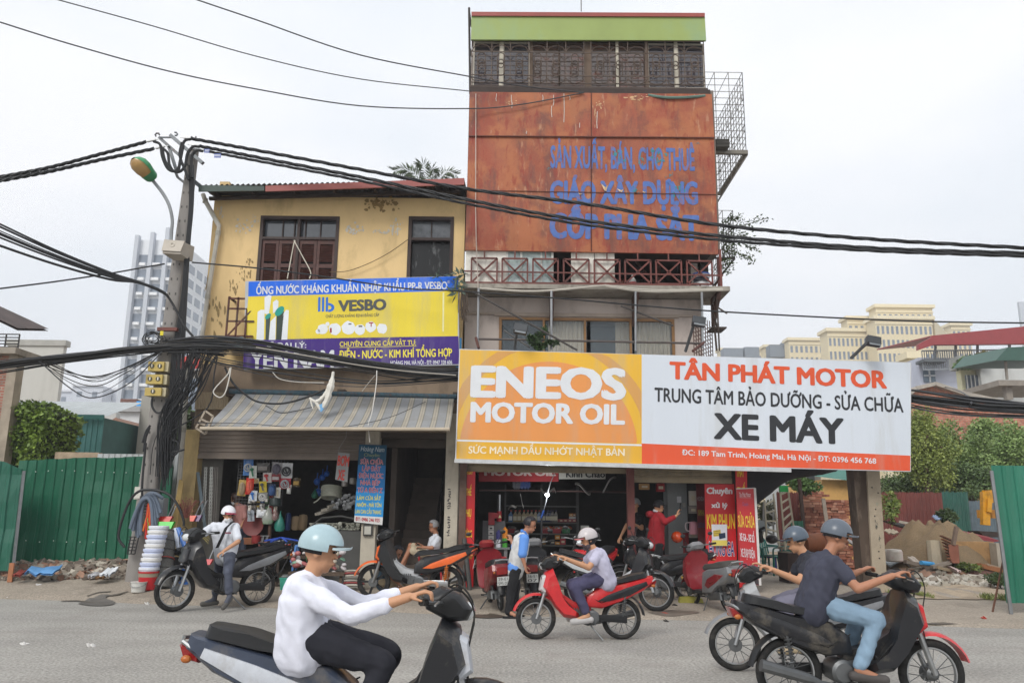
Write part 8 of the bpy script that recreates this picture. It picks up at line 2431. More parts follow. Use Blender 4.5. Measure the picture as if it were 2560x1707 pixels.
# man in the white cap astride the black bike
Y1=(b1 .location.y+.02)
r,fr=PERSON(PX(S,dict(head=(1130,525,0),neck=(1105,605,.02),pelvis=(1110,1005,.1),shl=(1225,680,-.1),shr=(955,660,.12),ell=(1250,850,-.25),elr=(800,770,-.05),wrl=(1075,965,-.4),wrr=(700,815,-.2),hil=(1150,1010,-.02),hir=(1040,1030,.17),knl=(1125,1235,-.34),knr=(1010,1200,.28),anl=(1145,1520,-.32),anr=(960,1560,.35),tol=(1085,1640,-.48),tor=(850,1600,.3)),Y1),(.85,-.75,-.02),'man in a white cap and white t-shirt astride the black motorbike',shirt=WSH,sleeve=.75,trousers=NAVY,tleg=.78,shoes=M('55534f',rough=.7),sock=M('4a4d57',rough=.9),glasses=True,mask=M('d4d6d8',rough=.8),helmet=M('d9d9dd',rough=.35),brim=M('c9486a',rough=.4))
m=MB();P=[U(S(*q),Y1+o)for q,o in(((1190,600),-.17),((1100,680),-.23),((1060,770),-.24),((1000,900),-.2),((985,930),-.1))]
P+=[U(S(1190,600),Y1+.2)]
m.rows([[p+V((-.02,0,0))for p in P[:5]],[p+V((.03,-.004,.01))for p in P[:5]],[p+V((.03,.02,.01))for p in P[:5]],[p+V((-.02,.02,0))for p in P[:5]]],close=False);m.build('bag_strap',M('17181b',rough=.8),r)
m=MB();p=U(S(1128,742),Y1-.24);m.b2(p.x-.05,p.x+.05,p.y-.004,p.y,p.z-.012,p.z+.012);m.build('shirt_print',M('7a4450'),r)
# woman in pink inside the shop
Y2=YF+.6
PERSON(PX(S,dict(head=(1215,330,0),neck=(1240,395,.02),pelvis=(1300,680,.08),shl=(1215,430,.18),shr=(1330,440,-.14),ell=(1215,560,.2),elr=(1345,590,-.2),wrl=(1170,660,.15),wrr=(1260,700,-.2),hil=(1275,690,.1),hir=(1320,690,0),knl=(1280,860,.1),knr=(1315,880,0),anl=(1280,1060,.12),anr=(1315,1070,0),tol=(1235,1085,.1),tor=(1270,1095,-.02)),Y2),(-.9,.25,-.25),'woman in a dusty pink t-shirt bending inside the hardware shop',shirt=M('b3807a',rough=.85,var=.06),sleeve=.7,trousers=M('3c4454',rough=.9),shoes=BLK,long_hair=True,hair=M('3a2620',rough=.5),mask=M('cfd3d6'))
# old man on the red chair
Y3=YF+.25
PERSON(PX(H,dict(head=(2122,350,0),neck=(2140,400,.02),pelvis=(2110,570,.05),shl=(2125,440,.2),shr=(2150,445,-.12),ell=(2090,530,.22),elr=(2110,510,-.2),wrl=(2030,490,.12),wrr=(2040,505,-.16),hil=(2095,575,.12),hir=(2100,580,-.05),knl=(1950,490,.14),knr=(1945,520,-.08),anl=(1890,660,.12),anr=(1880,640,-.1),tol=(1865,690,.1),tor=(1850,670,-.12)),Y3),(-.95,-.2,-.35),'old man in a white t-shirt sitting with a phone in the stair doorway',skin=SKIN2,shirt=WSH,sleeve=.65,trousers=M('b3a68e',rough=.9),shorts=True,hair=M('8d8d8f',rough=.6,var=.3,scale=40),glasses=True)
p=U(H(2005,482),Y3-.05);m=MB();m.box(p,(.08,.13,.012),Matrix.Rotation(R_(35),3,'Y'));tag(m.build('phone',M('1b1c20',rough=.2)),'dark phone held by the old man in the doorway','phone')
def armchair(c,rz,mat,label,s=1.0,cat='plastic chair'):
 e=empty('plastic_armchair',c,label,cat)
 e.rotation_euler=(0,0,rz);e.scale=(s,s,s)
 B_=lambda m,nm:m.build(nm,mat,e,sm=True,local=True)
 m=MB();m.slab([(-.22,.42),(.22,.43),(.24,.455),(-.22,.445)],.23,.92);B_(m,'seat')
 m=MB();n=12
 bo=[(-.25,-.24*math.cos(math.pi*i/n),.46+.42*math.sin(math.pi*i/n)**.45)for i in range(n+1)]
 def bx2(p):return V((p[0]-(p[2]-.46)*.28,p[1],p[2]))
 m.tube([bx2(p)for p in bo],.02,6)
 for k in range(7):
  y=-.18+.06*k;zt_=.46+.42*max(.1,1-(y/.24)**2)**.23
  m.box((-.25-(zt_-.46)*.14,y,(.44+zt_)/2),(.012,.046,zt_-.42),Matrix.Rotation(R_(-15.5),3,'Y'))
 B_(m,'backrest')
 for y in(-1,1):
  m=MB();m.tube(spline([V((-.3,y*.24,.66)),V((-.05,y*.27,.66)),V((.2,y*.27,.64)),V((.24,y*.26,.55)),V((.22,y*.24,.42))],4),.02,6);B_(m,'armrest')
  for x in(-1,1):
   m=MB();m.tube([(x*.2,y*.2,.43),(x*.24,y*.24,0)],[.03,.02],6);B_(m,'leg')
 return e
q=U(H(2110,600),Y3+.05)
armchair(V((q.x,q.y,FLR)),math.pi,M('a82f34',rough=.4),'red plastic armchair under the old man')
# man crouching behind the orange bike
Y4=b2 .location.y+.45
PERSON(PX(H,dict(head=(1850,545,0),neck=(1815,555,.02),pelvis=(1745,760,.1),shl=(1790,610,.15),shr=(1760,600,-.12),ell=(1800,740,.1),elr=(1790,720,-.15),wrl=(1850,800,0),wrr=(1860,780,-.1),hil=(1750,770,.15),hir=(1745,770,-.05),knl=(1880,720,.2),knr=(1850,740,-.05),anl=(1960,850,.15),anr=(1790,850,-.05),tol=(2010,865,.1),tor=(1805,880,-.12)),Y4),(.7,-.5,-.6),'man crouching behind the front of the orange motorbike',skin=SKIN2,shirt=M('3d5666',rough=.85),trousers=M('9b8b72',rough=.9),tleg=.8,shoes=M('8f8574',rough=.8))
# mechanic in the blue and grey shirt
Y5=G3(K,470,1335).y
MS=M('c3c4c4',rough=.85,var=.06,bump=.3,bs=14)
r,fr=PERSON(PX(K,dict(head=(618,640,0),neck=(585,690,.02),pelvis=(505,965,.03),shl=(540,740,.2),shr=(575,745,-.17),ell=(500,815,.25),elr=(560,870,-.22),wrl=(480,760,.3),wrr=(580,945,-.22),hil=(500,975,.1),hir=(512,975,-.08),knl=(512,1120,.1),knr=(475,1130,-.08),anl=(500,1255,.12),anr=(455,1290,-.1),tol=(530,1272,.1),tor=(500,1318,-.16)),Y5),(.95,-.25,-.4),'mechanic in a blue and grey work shirt pushing the black scooter',shirt=MS,sleeve=.85,trousers=M('1d1d20',rough=.9,bump=.3,bs=15),collar=M('4f7fc4',rough=.85),skin=SKIN2)
BLU=M('5f8fd6',rough=.85,var=.06,bump=.3,bs=14)
J5=PX(K,dict(shl=(540,740,.2),shr=(575,745,-.17),ell=(500,815,.25),elr=(560,870,-.22)),Y5)
put(fuse([(J5['shl'],J5['shr'],.082,.082),(J5['shr'],J5['shr'].lerp(J5['elr'],.88),.082,.076),(J5['shl'],J5['shl'].lerp(J5['ell'],.88),.08,.074),(J5['shl'].lerp(J5['shr'],.5)-V((0,0,.05)),J5['shl'].lerp(J5['shr'],.5),.125,.08)],.012,3),'shirt_yoke',BLU,r)
J6=PX(K,dict(a=(505,962,.06),b=(507,962,-.05)),Y5)
put(fuse([(J6['a'],J6['b'],.128,.128)],.012,3),'shirt_hem',BLU,r)
for nm,sp in(('tol',(505,1275)),('tor',(468,1320))):
 c_=U(K(sp[0],sp[1]),Y5+(.1 if nm=='tol' else-.14));
 m2=MB();m2 .slab([(-.12,0),(.15,0),(.16,.02),(-.12,.025)],.045,.85);
 for v in m2 .bm.verts:v.co+=V((c_.x,c_.y,zg(c_.x,c_.y)+.005))
 m2 .tube([c_+V((.03,-.05,-.02)),c_+V((.06,0,.04)),c_+V((.03,.05,-.02))],.012,5);m2 .build('sandal',BLK,r)
# man in the red hoodie photographing
Y6=YF-.2
HD=M('8a1620',rough=.85,var=.1,bump=.4,bs=12)
r,fr=PERSON({**PX(Q,dict(head=(505,505,0),neck=(475,565,.02),pelvis=(460,1040,.04),shl=(430,640,.18),shr=(530,640,-.14),ell=(400,800,.3),elr=(600,725,-.25),wrl=(470,900,.2),wrr=(765,630,-.3),hil=(420,1060,.1),hir=(500,1060,-.06),knl=(410,1300,.1),knr=(500,1310,-.08),anl=(400,1560,.12),anr=(495,1570,-.05),tol=(460,1600,.1),tor=(560,1610,-.1)),Y6),'handr':V((.35,0,1)),'palmr':V((1,0,0))},(.95,-.1,.02),'man in a red hoodie holding up a phone beside the steel column',shirt=HD,sleeve=1.72,trousers=M('141416',rough=.9),shoes=BLK,cap=M('15161a',rough=.8),collar=M('b9bcc0',rough=.9),curl=.8)
hc=U(Q(395,610),Y6+.1)
put(fuse([(hc+V((-.03,.1,0)),hc+V((-.03,-.1,0)),.075,.075),(hc,hc+V((.12,-.12,.02)),.06,.05)],.012,3),'hood',HD,r)
p=U(Q(818,505),Y6-.3);m=MB();m.box(p,(.014,.075,.16),Matrix.Rotation(R_(8),3,'Y'));tag(m.build('phone',M('17181b',rough=.2)),'black phone held up by the man in the red hoodie','phone')
# man in black leaning out behind the column
Y7=YF+1.0
PERSON(PX(K,dict(head=(1410,490,0),neck=(1410,545,0),pelvis=(1420,800,.1),shl=(1380,590,-.1),shr=(1460,585,.05),ell=(1340,650,-.25),elr=(1460,665,-.2),wrl=(1300,730,-.35),wrr=(1400,630,-.3),hil=(1400,810,0),hir=(1450,810,.05),knl=(1395,960,0),knr=(1450,970,.05),anl=(1395,1110,0),anr=(1450,1110,.05),tol=(1380,1130,-.1),tor=(1440,1130,-.1)),Y7),(-.5,-.85,-.15),'man in a black t-shirt working behind the steel column',shirt=M('1a1a1c',rough=.9),sleeve=.6,trousers=M('1c1c20',rough=.9),shoes=BLK,helmet=M('8f9294',rough=.3),brim=M('8f9294',rough=.3))
# riders
LIL=M('b4b2c6',rough=.85,var=.08,bump=.3,bs=14)
J8,f8=RIDE(b9,0,.97)
PERSON(J8,f8+V((0,-.05,-.05)),'woman in a lilac top and pale helmet riding the red motorbike',shirt=LIL,sleeve=.5,trousers=M('45435e',rough=.9),tleg=.8,shoes=M('b3b1b0'),helmet=M('b9b3b4',rough=.3),brim=M('c06a6e',rough=.3),mask=M('4a3f44'),long_hair=True)
J9,f9=RIDE(bA,.03,1.0)
PERSON(J9,f9+V((0,-.1,-.03)),'rider in a dark helmet and grey striped trousers heading left',shirt=M('2b2d36',rough=.85),sleeve=.55,trousers=M('6e6d7c',rough=.9),tleg=.85,shoes=M('b5a487',rough=.8),helmet=M('4f5a66',rough=.3),brim=M('39424c',rough=.3))
J10,f10=RIDE(bB,.02,1.0)
PERSON(J10,f10+V((0,-.1,-.03)),'rider in a dark top and blue jeans heading right',skin=SKIN2,shirt=M('3b3d4b',rough=.85),sleeve=.55,trousers=M('7f98ad',rough=.9,var=.15),tleg=.9,shoes=M('4a4644',rough=.8),helmet=M('59616b',rough=.3),brim=M('59616b',rough=.3))
J11,f11=RIDE(bW,-.02,.945,lean=-.16)
PERSON(J11,f11+V((0,.05,-.03)),'rider in a loose white shirt and pale blue helmet nearest the camera',shirt=M('d8dae6',rough=.85,var=.05,bump=.3,bs=12),sleeve=1.6,trousers=M('23242c',rough=.9),shoes=M('6e6a66'),helmet=M('9fb6bd',rough=.25),brim=M('aebfc4',rough=.25),fat=1.14)
# ================================================================ the plot on the right
BRK=brickmat('8f5a48','a5705c','9a8a7c')
x0,x1,_,_=rect(Mc,1105,400,1200,600,YF-.3);q=Gd(Mc(1300,905));Yc8=q.y
a0,a1=U(Mc(1098,0),Yc8),U(Mc(1345,890),Yc8)
e=empty('concrete_pillar',(U(Mc(1270,880),Yc8).x,Yc8,0),'thick stained concrete pillar under the right end of the big sign','pillar')
def hexa(f,tl,tr,br,bl,Y0,d):
 P=[U(f(*p),Y0)for p in(tl,tr,br,bl)]
 return[P,[p+V((0,d,0))for p in P]]
m=MB();m.rows(hexa(Mc,(1197,-20),(1290,-20),(1352,900),(1248,890),Yc8,.45));m.build('shaft',M('a39683',rough=.9,var=.12,stain='7d7264',samt=.5,sscale=2,bump=.2,bs=40),e)
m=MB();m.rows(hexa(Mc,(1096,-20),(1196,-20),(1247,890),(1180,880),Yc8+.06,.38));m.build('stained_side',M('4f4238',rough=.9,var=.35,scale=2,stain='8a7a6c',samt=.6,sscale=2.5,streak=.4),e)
pp8=Plane(U(Mc(1197,-20),Yc8),U(Mc(1290,-20),Yc8),U(Mc(1352,900),Yc8),U(Mc(1248,890),Yc8))
for i,(x,y,rx,ry)in enumerate(((1272,390,14,50),(1290,500,12,28),(1296,550,6,20),(1297,825,14,14),(1274,240,12,14))):flake(pp8,Mc,x,y,rx,ry,M('3f4440',var=.3)if i!=4 else M('7d9484'),e,16,'spray_mark',.004)
m=MB()
for x,y in((1235,120),(1262,280),(1280,160),(1290,640),(1310,755),(1255,330),(1285,590)):m.sph(pp8 .hit(Mc(x,y),.0),.016,6,4)
tag(m.build('nail_holes',M('3a3530'),e),kind='stuff')
# dark tarpaulin slung behind the sign
T_=[((255,-60),(255,40),(250,160),(330,260)),((420,-60),(420,60),(400,170),(390,245)),((620,-30),(600,20),(590,70),(500,160)),((760,-10),(740,40),(700,50),(600,60)),((900,-10),(880,25),(840,25),(760,38)),((990,-10),(980,-4),(970,4),(940,8))]
R0=[spline([U(Mc(*p),YF+.1+.35*k+.15*i)for k,p in enumerate(r_)],4)for i,r_ in enumerate(T_)]
m=MB();m.rows(R0,close=False);m.rows([[p+V((0,.012,.01))for p in r_]for r_ in R0],close=False)
tag(m.build('tarpaulin',M('20222e',rough=.7,var=.25,scale=3,bump=.5,bs=9),sm=True),'dark blue tarpaulin slung below the right end of the big sign','tarpaulin')
# ladders
def ladder(ptsL,ptsR,n,Y,lab,mt='c2bba6',t0=0):
 a,b=[U(Rc(*p),Y)for p in ptsL],[U(Rc(*p),Y+.05)for p in ptsR]
 e=empty('ladder',a[1],lab,'ladder','aluminium ladders behind the red banners')
 for p in(a,b):
  m=MB();m.bar(p[0],p[1],.05,.03);m.build('rail',M(mt,rough=.5,var=.12),e)
 for i in range(n):
  t=(i+.6)/n
  m=MB();m.bar(a[0].lerp(a[1],t),b[0].lerp(b[1],t),.035);m.build('rung',M(mt,rough=.5),e)
ladder(((300,410),(330,980)),((425,310),(515,1080)),5,19.0,'cream ladder nearest the leaning red signboard')
ladder(((525,250),(600,1130)),((630,210),(745,950)),7,19.3,'cream ladder with a green top step')
ladder(((290,430),(270,900)),((425,560),(430,960)),3,19.5,'grey back frame of the cream ladder by the signboard','8f8f8c')
x0,x1,z0,z1=rect(Rc,515,195,630,285,19.25);m=MB();m.b2(x0,x1,19.2,19.3,z0,z1);tag(m.build('top_step',M('1f9a4c',rough=.4)),'bright green top step hooked on the taller ladder','step')
# green plastic chairs
q=Gd(Rc(360,1480));armchair(V((q.x,q.y+.2,zg(q.x,q.y))),R_(-75),M('14665c',rough=.35,coat=.2),'teal green plastic armchair facing us beside the red signboard',1.1)
q=Gd(Rc(490,1500));armchair(V((q.x+.05,q.y+.1,zg(q.x,q.y))),R_(190),M('0f5a50',rough=.35,coat=.2),'teal green plastic armchair turned sideways beside its twin',1.08)
x0,x1,z0,z1=rect(Rc,190,1215,510,1290,q.y+.7);m=MB();m.b2(x0,x1,q.y+.7,q.y+1.1,z1-.05,z1);m.b2(x0+.05,x0+.1,q.y+.75,q.y+.8,0,z1);m.b2(x1-.1,x1-.05,q.y+.75,q.y+.8,0,z1);tag(m.build('low_table',M('3a3f8a',rough=.5)),'blue low table behind the teal chairs','table')
c=U(Rc(400,970),18.6);m=MB();m.sph(c,(.13,.15,.1),12,8);m.sph(c+V((.04,-.1,-.02)),(.08,.05,.04),8,6);tag(m.build('dark_helmet',M('26221f',rough=.3),sm=True),'dark helmet lying behind the teal chair back','helmet')
e=empty('parked_motorbike',U(Rc(240,950),19.2),'front part of a motorbike showing a grey windscreen behind the leaning signboard','motorbike');m=MB();P=[U(Rc(*p),19.2)for p in((180,680),(330,720),(385,850),(200,860))];m.prism(P,(0,.2,0));m.build('cowl',paint('9aa4aa'),e)
m=MB();m.tube([U(Rc(210,870),19.2),U(Rc(240,830),19.1),U(Rc(300,800),19.1)],.03,7);m.tube([U(Rc(200,850),19.2),U(Rc(225,1000),19.3)],.1,8);m.build('handlebar',BLK,e,sm=True)
# brick stack, sheets and walls
def stackwall(f,pts,Y,nm,lab,mat):
 e=empty(nm,U(f(*pts[0]),Y),lab,'brick stack');x0,x1,z0,z1=rect(f,pts[0][0],pts[0][1],pts[1][0],pts[1][1],Y)
 m=MB();bw,bh=.2,.075;nzr=int((z1-.2)/bh)
 for j in range(nzr):
  x=x0+random.uniform(0,.1)
  while x<x1-random.choice((0,.0,.12))and not(j>nzr-4 and random.random()<.25):
   ww=random.choice((bw,bw,.1));d=random.uniform(0,.07);m.mi=random.choice((0,0,1,2));m.b2(x,x+ww-.012,Y+d,Y+.3,.2+j*bh,.2+(j+1)*bh-.01);x+=ww
 o=m.build('bricks',mat,e);tag(o,kind='stuff');m=MB();m.b2(x0+.05,x1-.1,Y+.15,Y+.35,.1,z1-.3);m.build('core',mat[1],e)
stackwall(Rc,((835,262),(1565,880)),24,'brick_stack','large stack of loose red bricks beyond the ladders',[M('96604c',var=.25),M('7d4a3a',var=.25),M('b0806a',var=.25)])
def corrfence(f,l,t,r,b,Y,mat,lab,nm='sheet_fence',pitch=.12,z0=0,lean=0):
 x0,x1,_,z1=rect(f,l,t,r,b,Y);m=MB();corr(m,x0,x1,z0,z1,Y,pitch,.03,shape='sine')
 for v in m.bm.verts:v.co.z+=random.uniform(-.03,.03)+(v.co.x-x0)*lean if v.co.z>1 else 0
 return tag(m.build(nm,mat),lab,'fence')
RSH=M('6e3a34',rough=.7,var=.25,scale=3,stain='4a2c28',samt=.6,sscale=2,streak=.3)
corrfence(Rc,480,290,850,700,24.6,RSH,'short run of rusty red sheet fence left of the brick stack');corrfence(Rc,1540,255,1680,900,24.6,RSH,'narrow rusty red sheet right of the brick stack')
corrfence(T,100,262,930,690,25,RSH,'long rusty red sheet fence behind the sand heap');corrfence(T,925,255,1270,690,25.4,M('2c5a50',rough=.6,var=.2,stain='4a4038',samt=.4),'dark green sheet fence beside the rusty red one');corrfence(T,1270,380,1700,690,25.8,M('5c6a72',rough=.6,var=.25,stain='3a3f42',samt=.5),'blue grey sheet fence behind the digger arm')
x0,x1,z0,z1=rect(Rc,640,90,850,260,24.5)
for l,t,r,b,Y in((795,95,860,660,20.5),):
 m=MB();m.tube([U(Rc(800,95),Y),U(Rc(855,660),Y),gz(U(Rc(862,760),Y))],.05,8);tag(m.build('iron_post',M('3a2a24',var=.3)),'thin rusty iron post in front of the brick stack','post')
m=MB();m.bar(U(Rc(1150,380),23.4),gz(U(Rc(1260,760),23.0)),.1,.04);tag(m.build('plank',M('8c8074',var=.25)),'grey plank leaning on the brick stack','plank')
x0,x1,z0,z1=rect(Rc,690,705,870,1110,20);m=MB();corr(m,x0,x1,.1,z1,20,.1,.012);tag(m.build('green_sheet',M('2f6a56',rough=.5,var=.2)),'small upright green sheet beside the ladders','sheet')
m=MB()
for k in range(8):z=.3+k*.1;m.b2(U(Rc(555,1250),19.6).x,U(Rc(700,1250),19.6).x,19.6,19.9,z,z+.05)
tag(m.build('timber_pile',M('a39a86',var=.2)),'pile of pale timber strips behind the teal chairs','timber pile')
x0,x1,z0,z1=rect(Rc,640,1180,1300,1500,19.2);m=MB();m.b2(x0,x1,19.2,19.9,.1,z1);tag(m.build('dark_counter',M('3d2e2a',var=.3)),'dark brown counter box behind the riders','counter')
m=MB();m.tube([U(Rc(830,1040),19.6),U(Rc(1080,1020),19.9)],.22,16);tag(m.build('rusty_drum',M('8a4e2a',rough=.7,var=.3),sm=True),'rusty orange drum lying on the dark counter','drum')
m=MB();m.bar(U(Rc(1330,880),20.3),U(Rc(1700,1110),19.6),.14,.04);tag(m.build('metal_channel',M('a8a29c',var=.2)),'pale metal channel slanting down to the concrete pillar','channel')
def heap(name,c,rx,ry,h,mat,lab=None,n=34,pw=1.0,cat=None,kind=None,flat=.0,chunks=0):
 m=MB();rings=[]
 for j in range(11):
  r=j/10
  rings.append([V((c.x+math.cos(a)*rx*r*(1+.12*math.sin(3*a+1)+.05*math.sin(7*a)),c.y+math.sin(a)*ry*r,c.z-.05+h*(1-smooth(flat,1,r))*(1+.12*math.sin(a*5+j)*(j>1))))for a in(i*2*math.pi/n for i in range(n))])
 m.rows(rings)
 for i in range(chunks):
  a,r=random.random()*6.28,random.random()**.6;m.mi=random.randrange(len(mat))if isinstance(mat,list)else 0;chunk(m,(c.x+math.cos(a)*rx*r,c.y+math.sin(a)*ry*r,c.z+h*(1-smooth(flat,1,r))+.0),random.choice((.06,.1,.15,.22)))
 return tag(m.build(name,mat,sm=not chunks),lab,cat,kind=kind)
SAND=M('7c6a52',rough=.95,var=.18,scale=2,bump=.6,bs=20,fine=.12)
c=gz(U(T(790,1050),21.2));heap('sand_heap',c,2.1,1.5,U(T(800,668),21.2).z-c.z,SAND,'big brown sand heap in the plot behind the concrete pillar',cat='sand heap',flat=.15)
c=gz(U(T(1150,1000),22.2));heap('sand_heap',c,1.7,1.2,U(T(1100,790),22.2).z-c.z,SAND,'lower sand heap spreading right of the big sand heap',cat='sand heap',flat=.1)
c=gz(U(T(500,1330),20));heap('rubble',V((c.x+.5,c.y,c.z)),2.6,.75,.3,RUB,n=40,kind='stuff',chunks=620)
c=gz(U(T(1250,1390),19.3));heap('rubble',V((c.x,c.y,c.z)),2.0,.5,.16,[M('b9b4aa',var=.2),RUB[0],RUB[2]],n=40,kind='stuff',chunks=420)
x0,x1,z0,z1=rect(T,190,985,560,1190,20.4)
lump(T,190,1000,380,1170,19.9,M('c4bdb4',rough=.8,var=.2,scale=5,stain='a8626a',samt=.5,sscale=3),'torn white and pink sack on the rubble by the pillar','sack','torn_sack',False,.3)
P=[gz(U(T(*p),20.3))+V((0,0,h))for p,h in(((220,1020),.35),((400,990),.5),((520,1040),.3),((700,1050),.35),((980,1140),.1))]
m=MB();R0=spline(P,5);m.rows([[p+V((0,.0,random.uniform(-.02,.02)))for p in R0],[p+V((0,.4,.12+random.uniform(-.02,.02)))for p in R0],[p+V((0,.8,-.1))for p in R0]],close=False);m.rows([[p-V((0,0,.03))for p in R0],[p+V((0,.4,.09))for p in R0]],close=False)
tag(m.build('speckled_sheet',M('8f9496',rough=.8,var=.5,scale=18),sm=True),'speckled grey plastic sheet draped below the sand heap','sheet')
x0,x1,z0,z1=rect(T,1110,905,1605,1230,20.6);m=MB();m.b2(x0,x1,20.6,20.9,0,z1);tag(m.build('ruined_wall',M('a8845a',rough=.9,var=.2,scale=1.5,stain='2c241e',samt=.9,sscale=.9,spos=.5)),'low ruined tan wall with a soot black top','wall')
x0,x1,z0,z1=rect(T,1605,925,1700,1225,20.3);m=MB();m.b2(x0,x1,20.2,20.5,0,z1);tag(m.build('concrete_block',M('a49c8e',var=.2,bump=.3)),'pale concrete slab standing at the ruined wall end','slab')
m=MB();p=gz(U(T(825,1110),20.1));m.tube([p,U(T(795,893),20.2)],[.17,.15],9);tag(m.build('concrete_stump',M('b3a690',var=.15),sm=True),'short pale concrete post standing in the rubble','post')
for i in range(9):
 m=MB();m.bar(U(T(900+i*14,830+i*42),20.0-i*.02),U(T(1060+i*5,900+i*40),20.2),.07,.03);tag(m.build('broken_board',M(('6a4430','7d5238','5c3a2a')[i%3],var=.3)),'rusty brown board in the leaning stack by the ruined wall','board','broken boards by the ruined wall')
for i,(a,b,r,h,lab)in enumerate((((1105,710),(1060,950),.07,'7d6a5c','square wooden stake rising from the broken boards'),((1065,950),(1085,1190),.14,'8f5a48','red streaked broken post beside the boards'),((430,1165),(770,1240),.08,'8a7d70','long grey beam lying on the rubble'),((780,1240),(1020,1175),.07,'8f8478','grey beam lying crosswise on the rubble'),((840,1240),(1180,1320),.07,'9c8a70','tan timber lying on the rubble edge'),((1270,1320),(1520,1340),.15,'6a4a40','thick rusty pipe lying before the ruined wall'),((1390,1215),(1690,1290),.1,'94603c','rust brown sheet edge leaning by the ruined wall'),((1490,1200),(1690,1255),.04,'a08a74','thin tan lath on top of the rusty sheet'),((640,1180),(800,1200),.05,'4aa0d8','bright blue pipe on the rubble'),((360,645),(575,690),.06,'b5ada0','pale plank lying at the foot of the red fence'),((520,1045),(575,990),.05,'5a5048','shovel handle sticking out of the speckled sheet'))):
 m=MB();q0,q1=U(T(*a),19.9+.05*i if i<2 else 19.7 if i<9 else 23.5),U(T(*b),19.9 if i<9 else 23.2);(m.bar(q0,q1,r*1.4,r)if 'pipe' not in lab else m.tube([q0,q1],r,10));tag(m.build('debris_beam' if 'pipe' not in lab else 'old_pipe',M(h,var=.3),sm='pipe' in lab),lab,'debris')
m=MB();P=[U(T(*p),y)for p,y in(((185,635),23.8),((370,660),23.8),((520,725),23.2),((470,735),23.2))];m.prism(P,(0,.5,.02));tag(m.build('dark_sheet',M('2b2a28',var=.3)),'black sheet lying at the foot of the red fence','sheet')
m=MB();P=[U(T(*p),22.5)for p in((1150,790),(1270,800),(1680,895),(1600,912),(1310,870))];m.prism(P,(0,.6,.1));tag(m.build('red_sheet',M('7d3038',rough=.5,var=.15)),'dark red roofing sheet lying behind the ruined wall','sheet')
for i,(l,t,r,b,h,lab)in enumerate(((200,745,355,795,'c4b49a','cream cloth lying beside the black sheet'),(530,1100,600,1175,'b8aca0','crumpled tan sack in the rubble'),(830,560,890,605,'8a9cb8','pale blue scrap caught on a twig before the fence'),(1060,1240,1135,1280,'c9b5b0','white and red scrap at the beam end'))):scrap('scrap',T,l,t,r,b,(23,20,23.8,19.6)[i],M(h),lab,'litter')
# excavator arm behind the fence
e=empty('excavator',gz(U(T(1500,720),23.6)),'yellow excavator of which the arm and bucket show left of the green fence','excavator')
YE=M('c98f1c',rough=.45,var=.15,stain='5a4a2c',samt=.5,sscale=4)
m=MB();m.bar(U(T(1475,260),23.6),U(T(1480,690),23.6),.16,.2);m.build('dipper_arm',YE,e)
m=MB();m.bar(U(T(1470,330),23.6),U(T(1660,340),23.9),.2,.26);m.bar(U(T(1460,260),23.6),U(T(1640,255),23.9),.1,.1);m.bar(U(T(1530,350),23.5),U(T(1520,520),23.5),.12);m.build('boom',YE,e)
m=MB();m.b2(*rect(T,1570,490,1720,600,24.2)[:2],24.2,25,*rect(T,1570,490,1720,600,24.2)[2:]);m.build('body',M('c98a34',rough=.4),e)
m=MB();P=[U(T(*p),23.4)for p in((1390,765),(1660,780),(1660,850),(1480,850),(1430,800))];m.prism(P,(0,.6,0));m.build('digging_bucket',M('3f3430',var=.3,metal=.3),e)
# right green fence
Yr8=Gd(Mc(2255,1050)).y
e=empty('sheet_fence',U(Mc(2300,970),Yr8),'green corrugated fence panel with a leaning steel post at the right edge','fence')
P=[U(Mc(*p),Yr8)for p in((2122,0),(2232,970))];zt8=U(Lc(2130,1360),Yr8).z;zb8=P[1].z
m=MB();n=14
W_=[]
for k in range(n*4+1):
 t=k/4*.2;h=(0,0,.03,.03)[k%4]
 W_.append((t,h))
xl=lambda z:P[1].x+(P[0].x-P[1].x)*(z-zb8)/(P[0].z-zb8)
m.rows([[V((xl(z)+t,Yr8-h+.03+t*.05+.04*noise.noise(V((t*1.3,1,z*1.2))),z))for t,h in W_]for z in(zb8+(zt8-zb8)*k/9 for k in range(10))],close=False);m.build('sheeting',M('1f6a54',rough=.42,var=.15,scale=1.3,stain='2f7f68',samt=.5,sscale=1.5,streak=.4,coat=.15),e)
m=MB();m.tube([U(Lc(2112,1400),Yr8-.03),U(Mc(2258,1050),Yr8-.05)],.032,8);m.build('post',metal('8f9294',.5),e,sm=True)
m=MB();m.tube([U(Mc(2200,650),Yr8+.6),gz(U(Mc(2118,1015),Yr8+.2))],.018,6);tag(m.build('rusty_rod',M('5a3a2a')),'thin rusty rod standing in the pavement beside the right fence','rod')
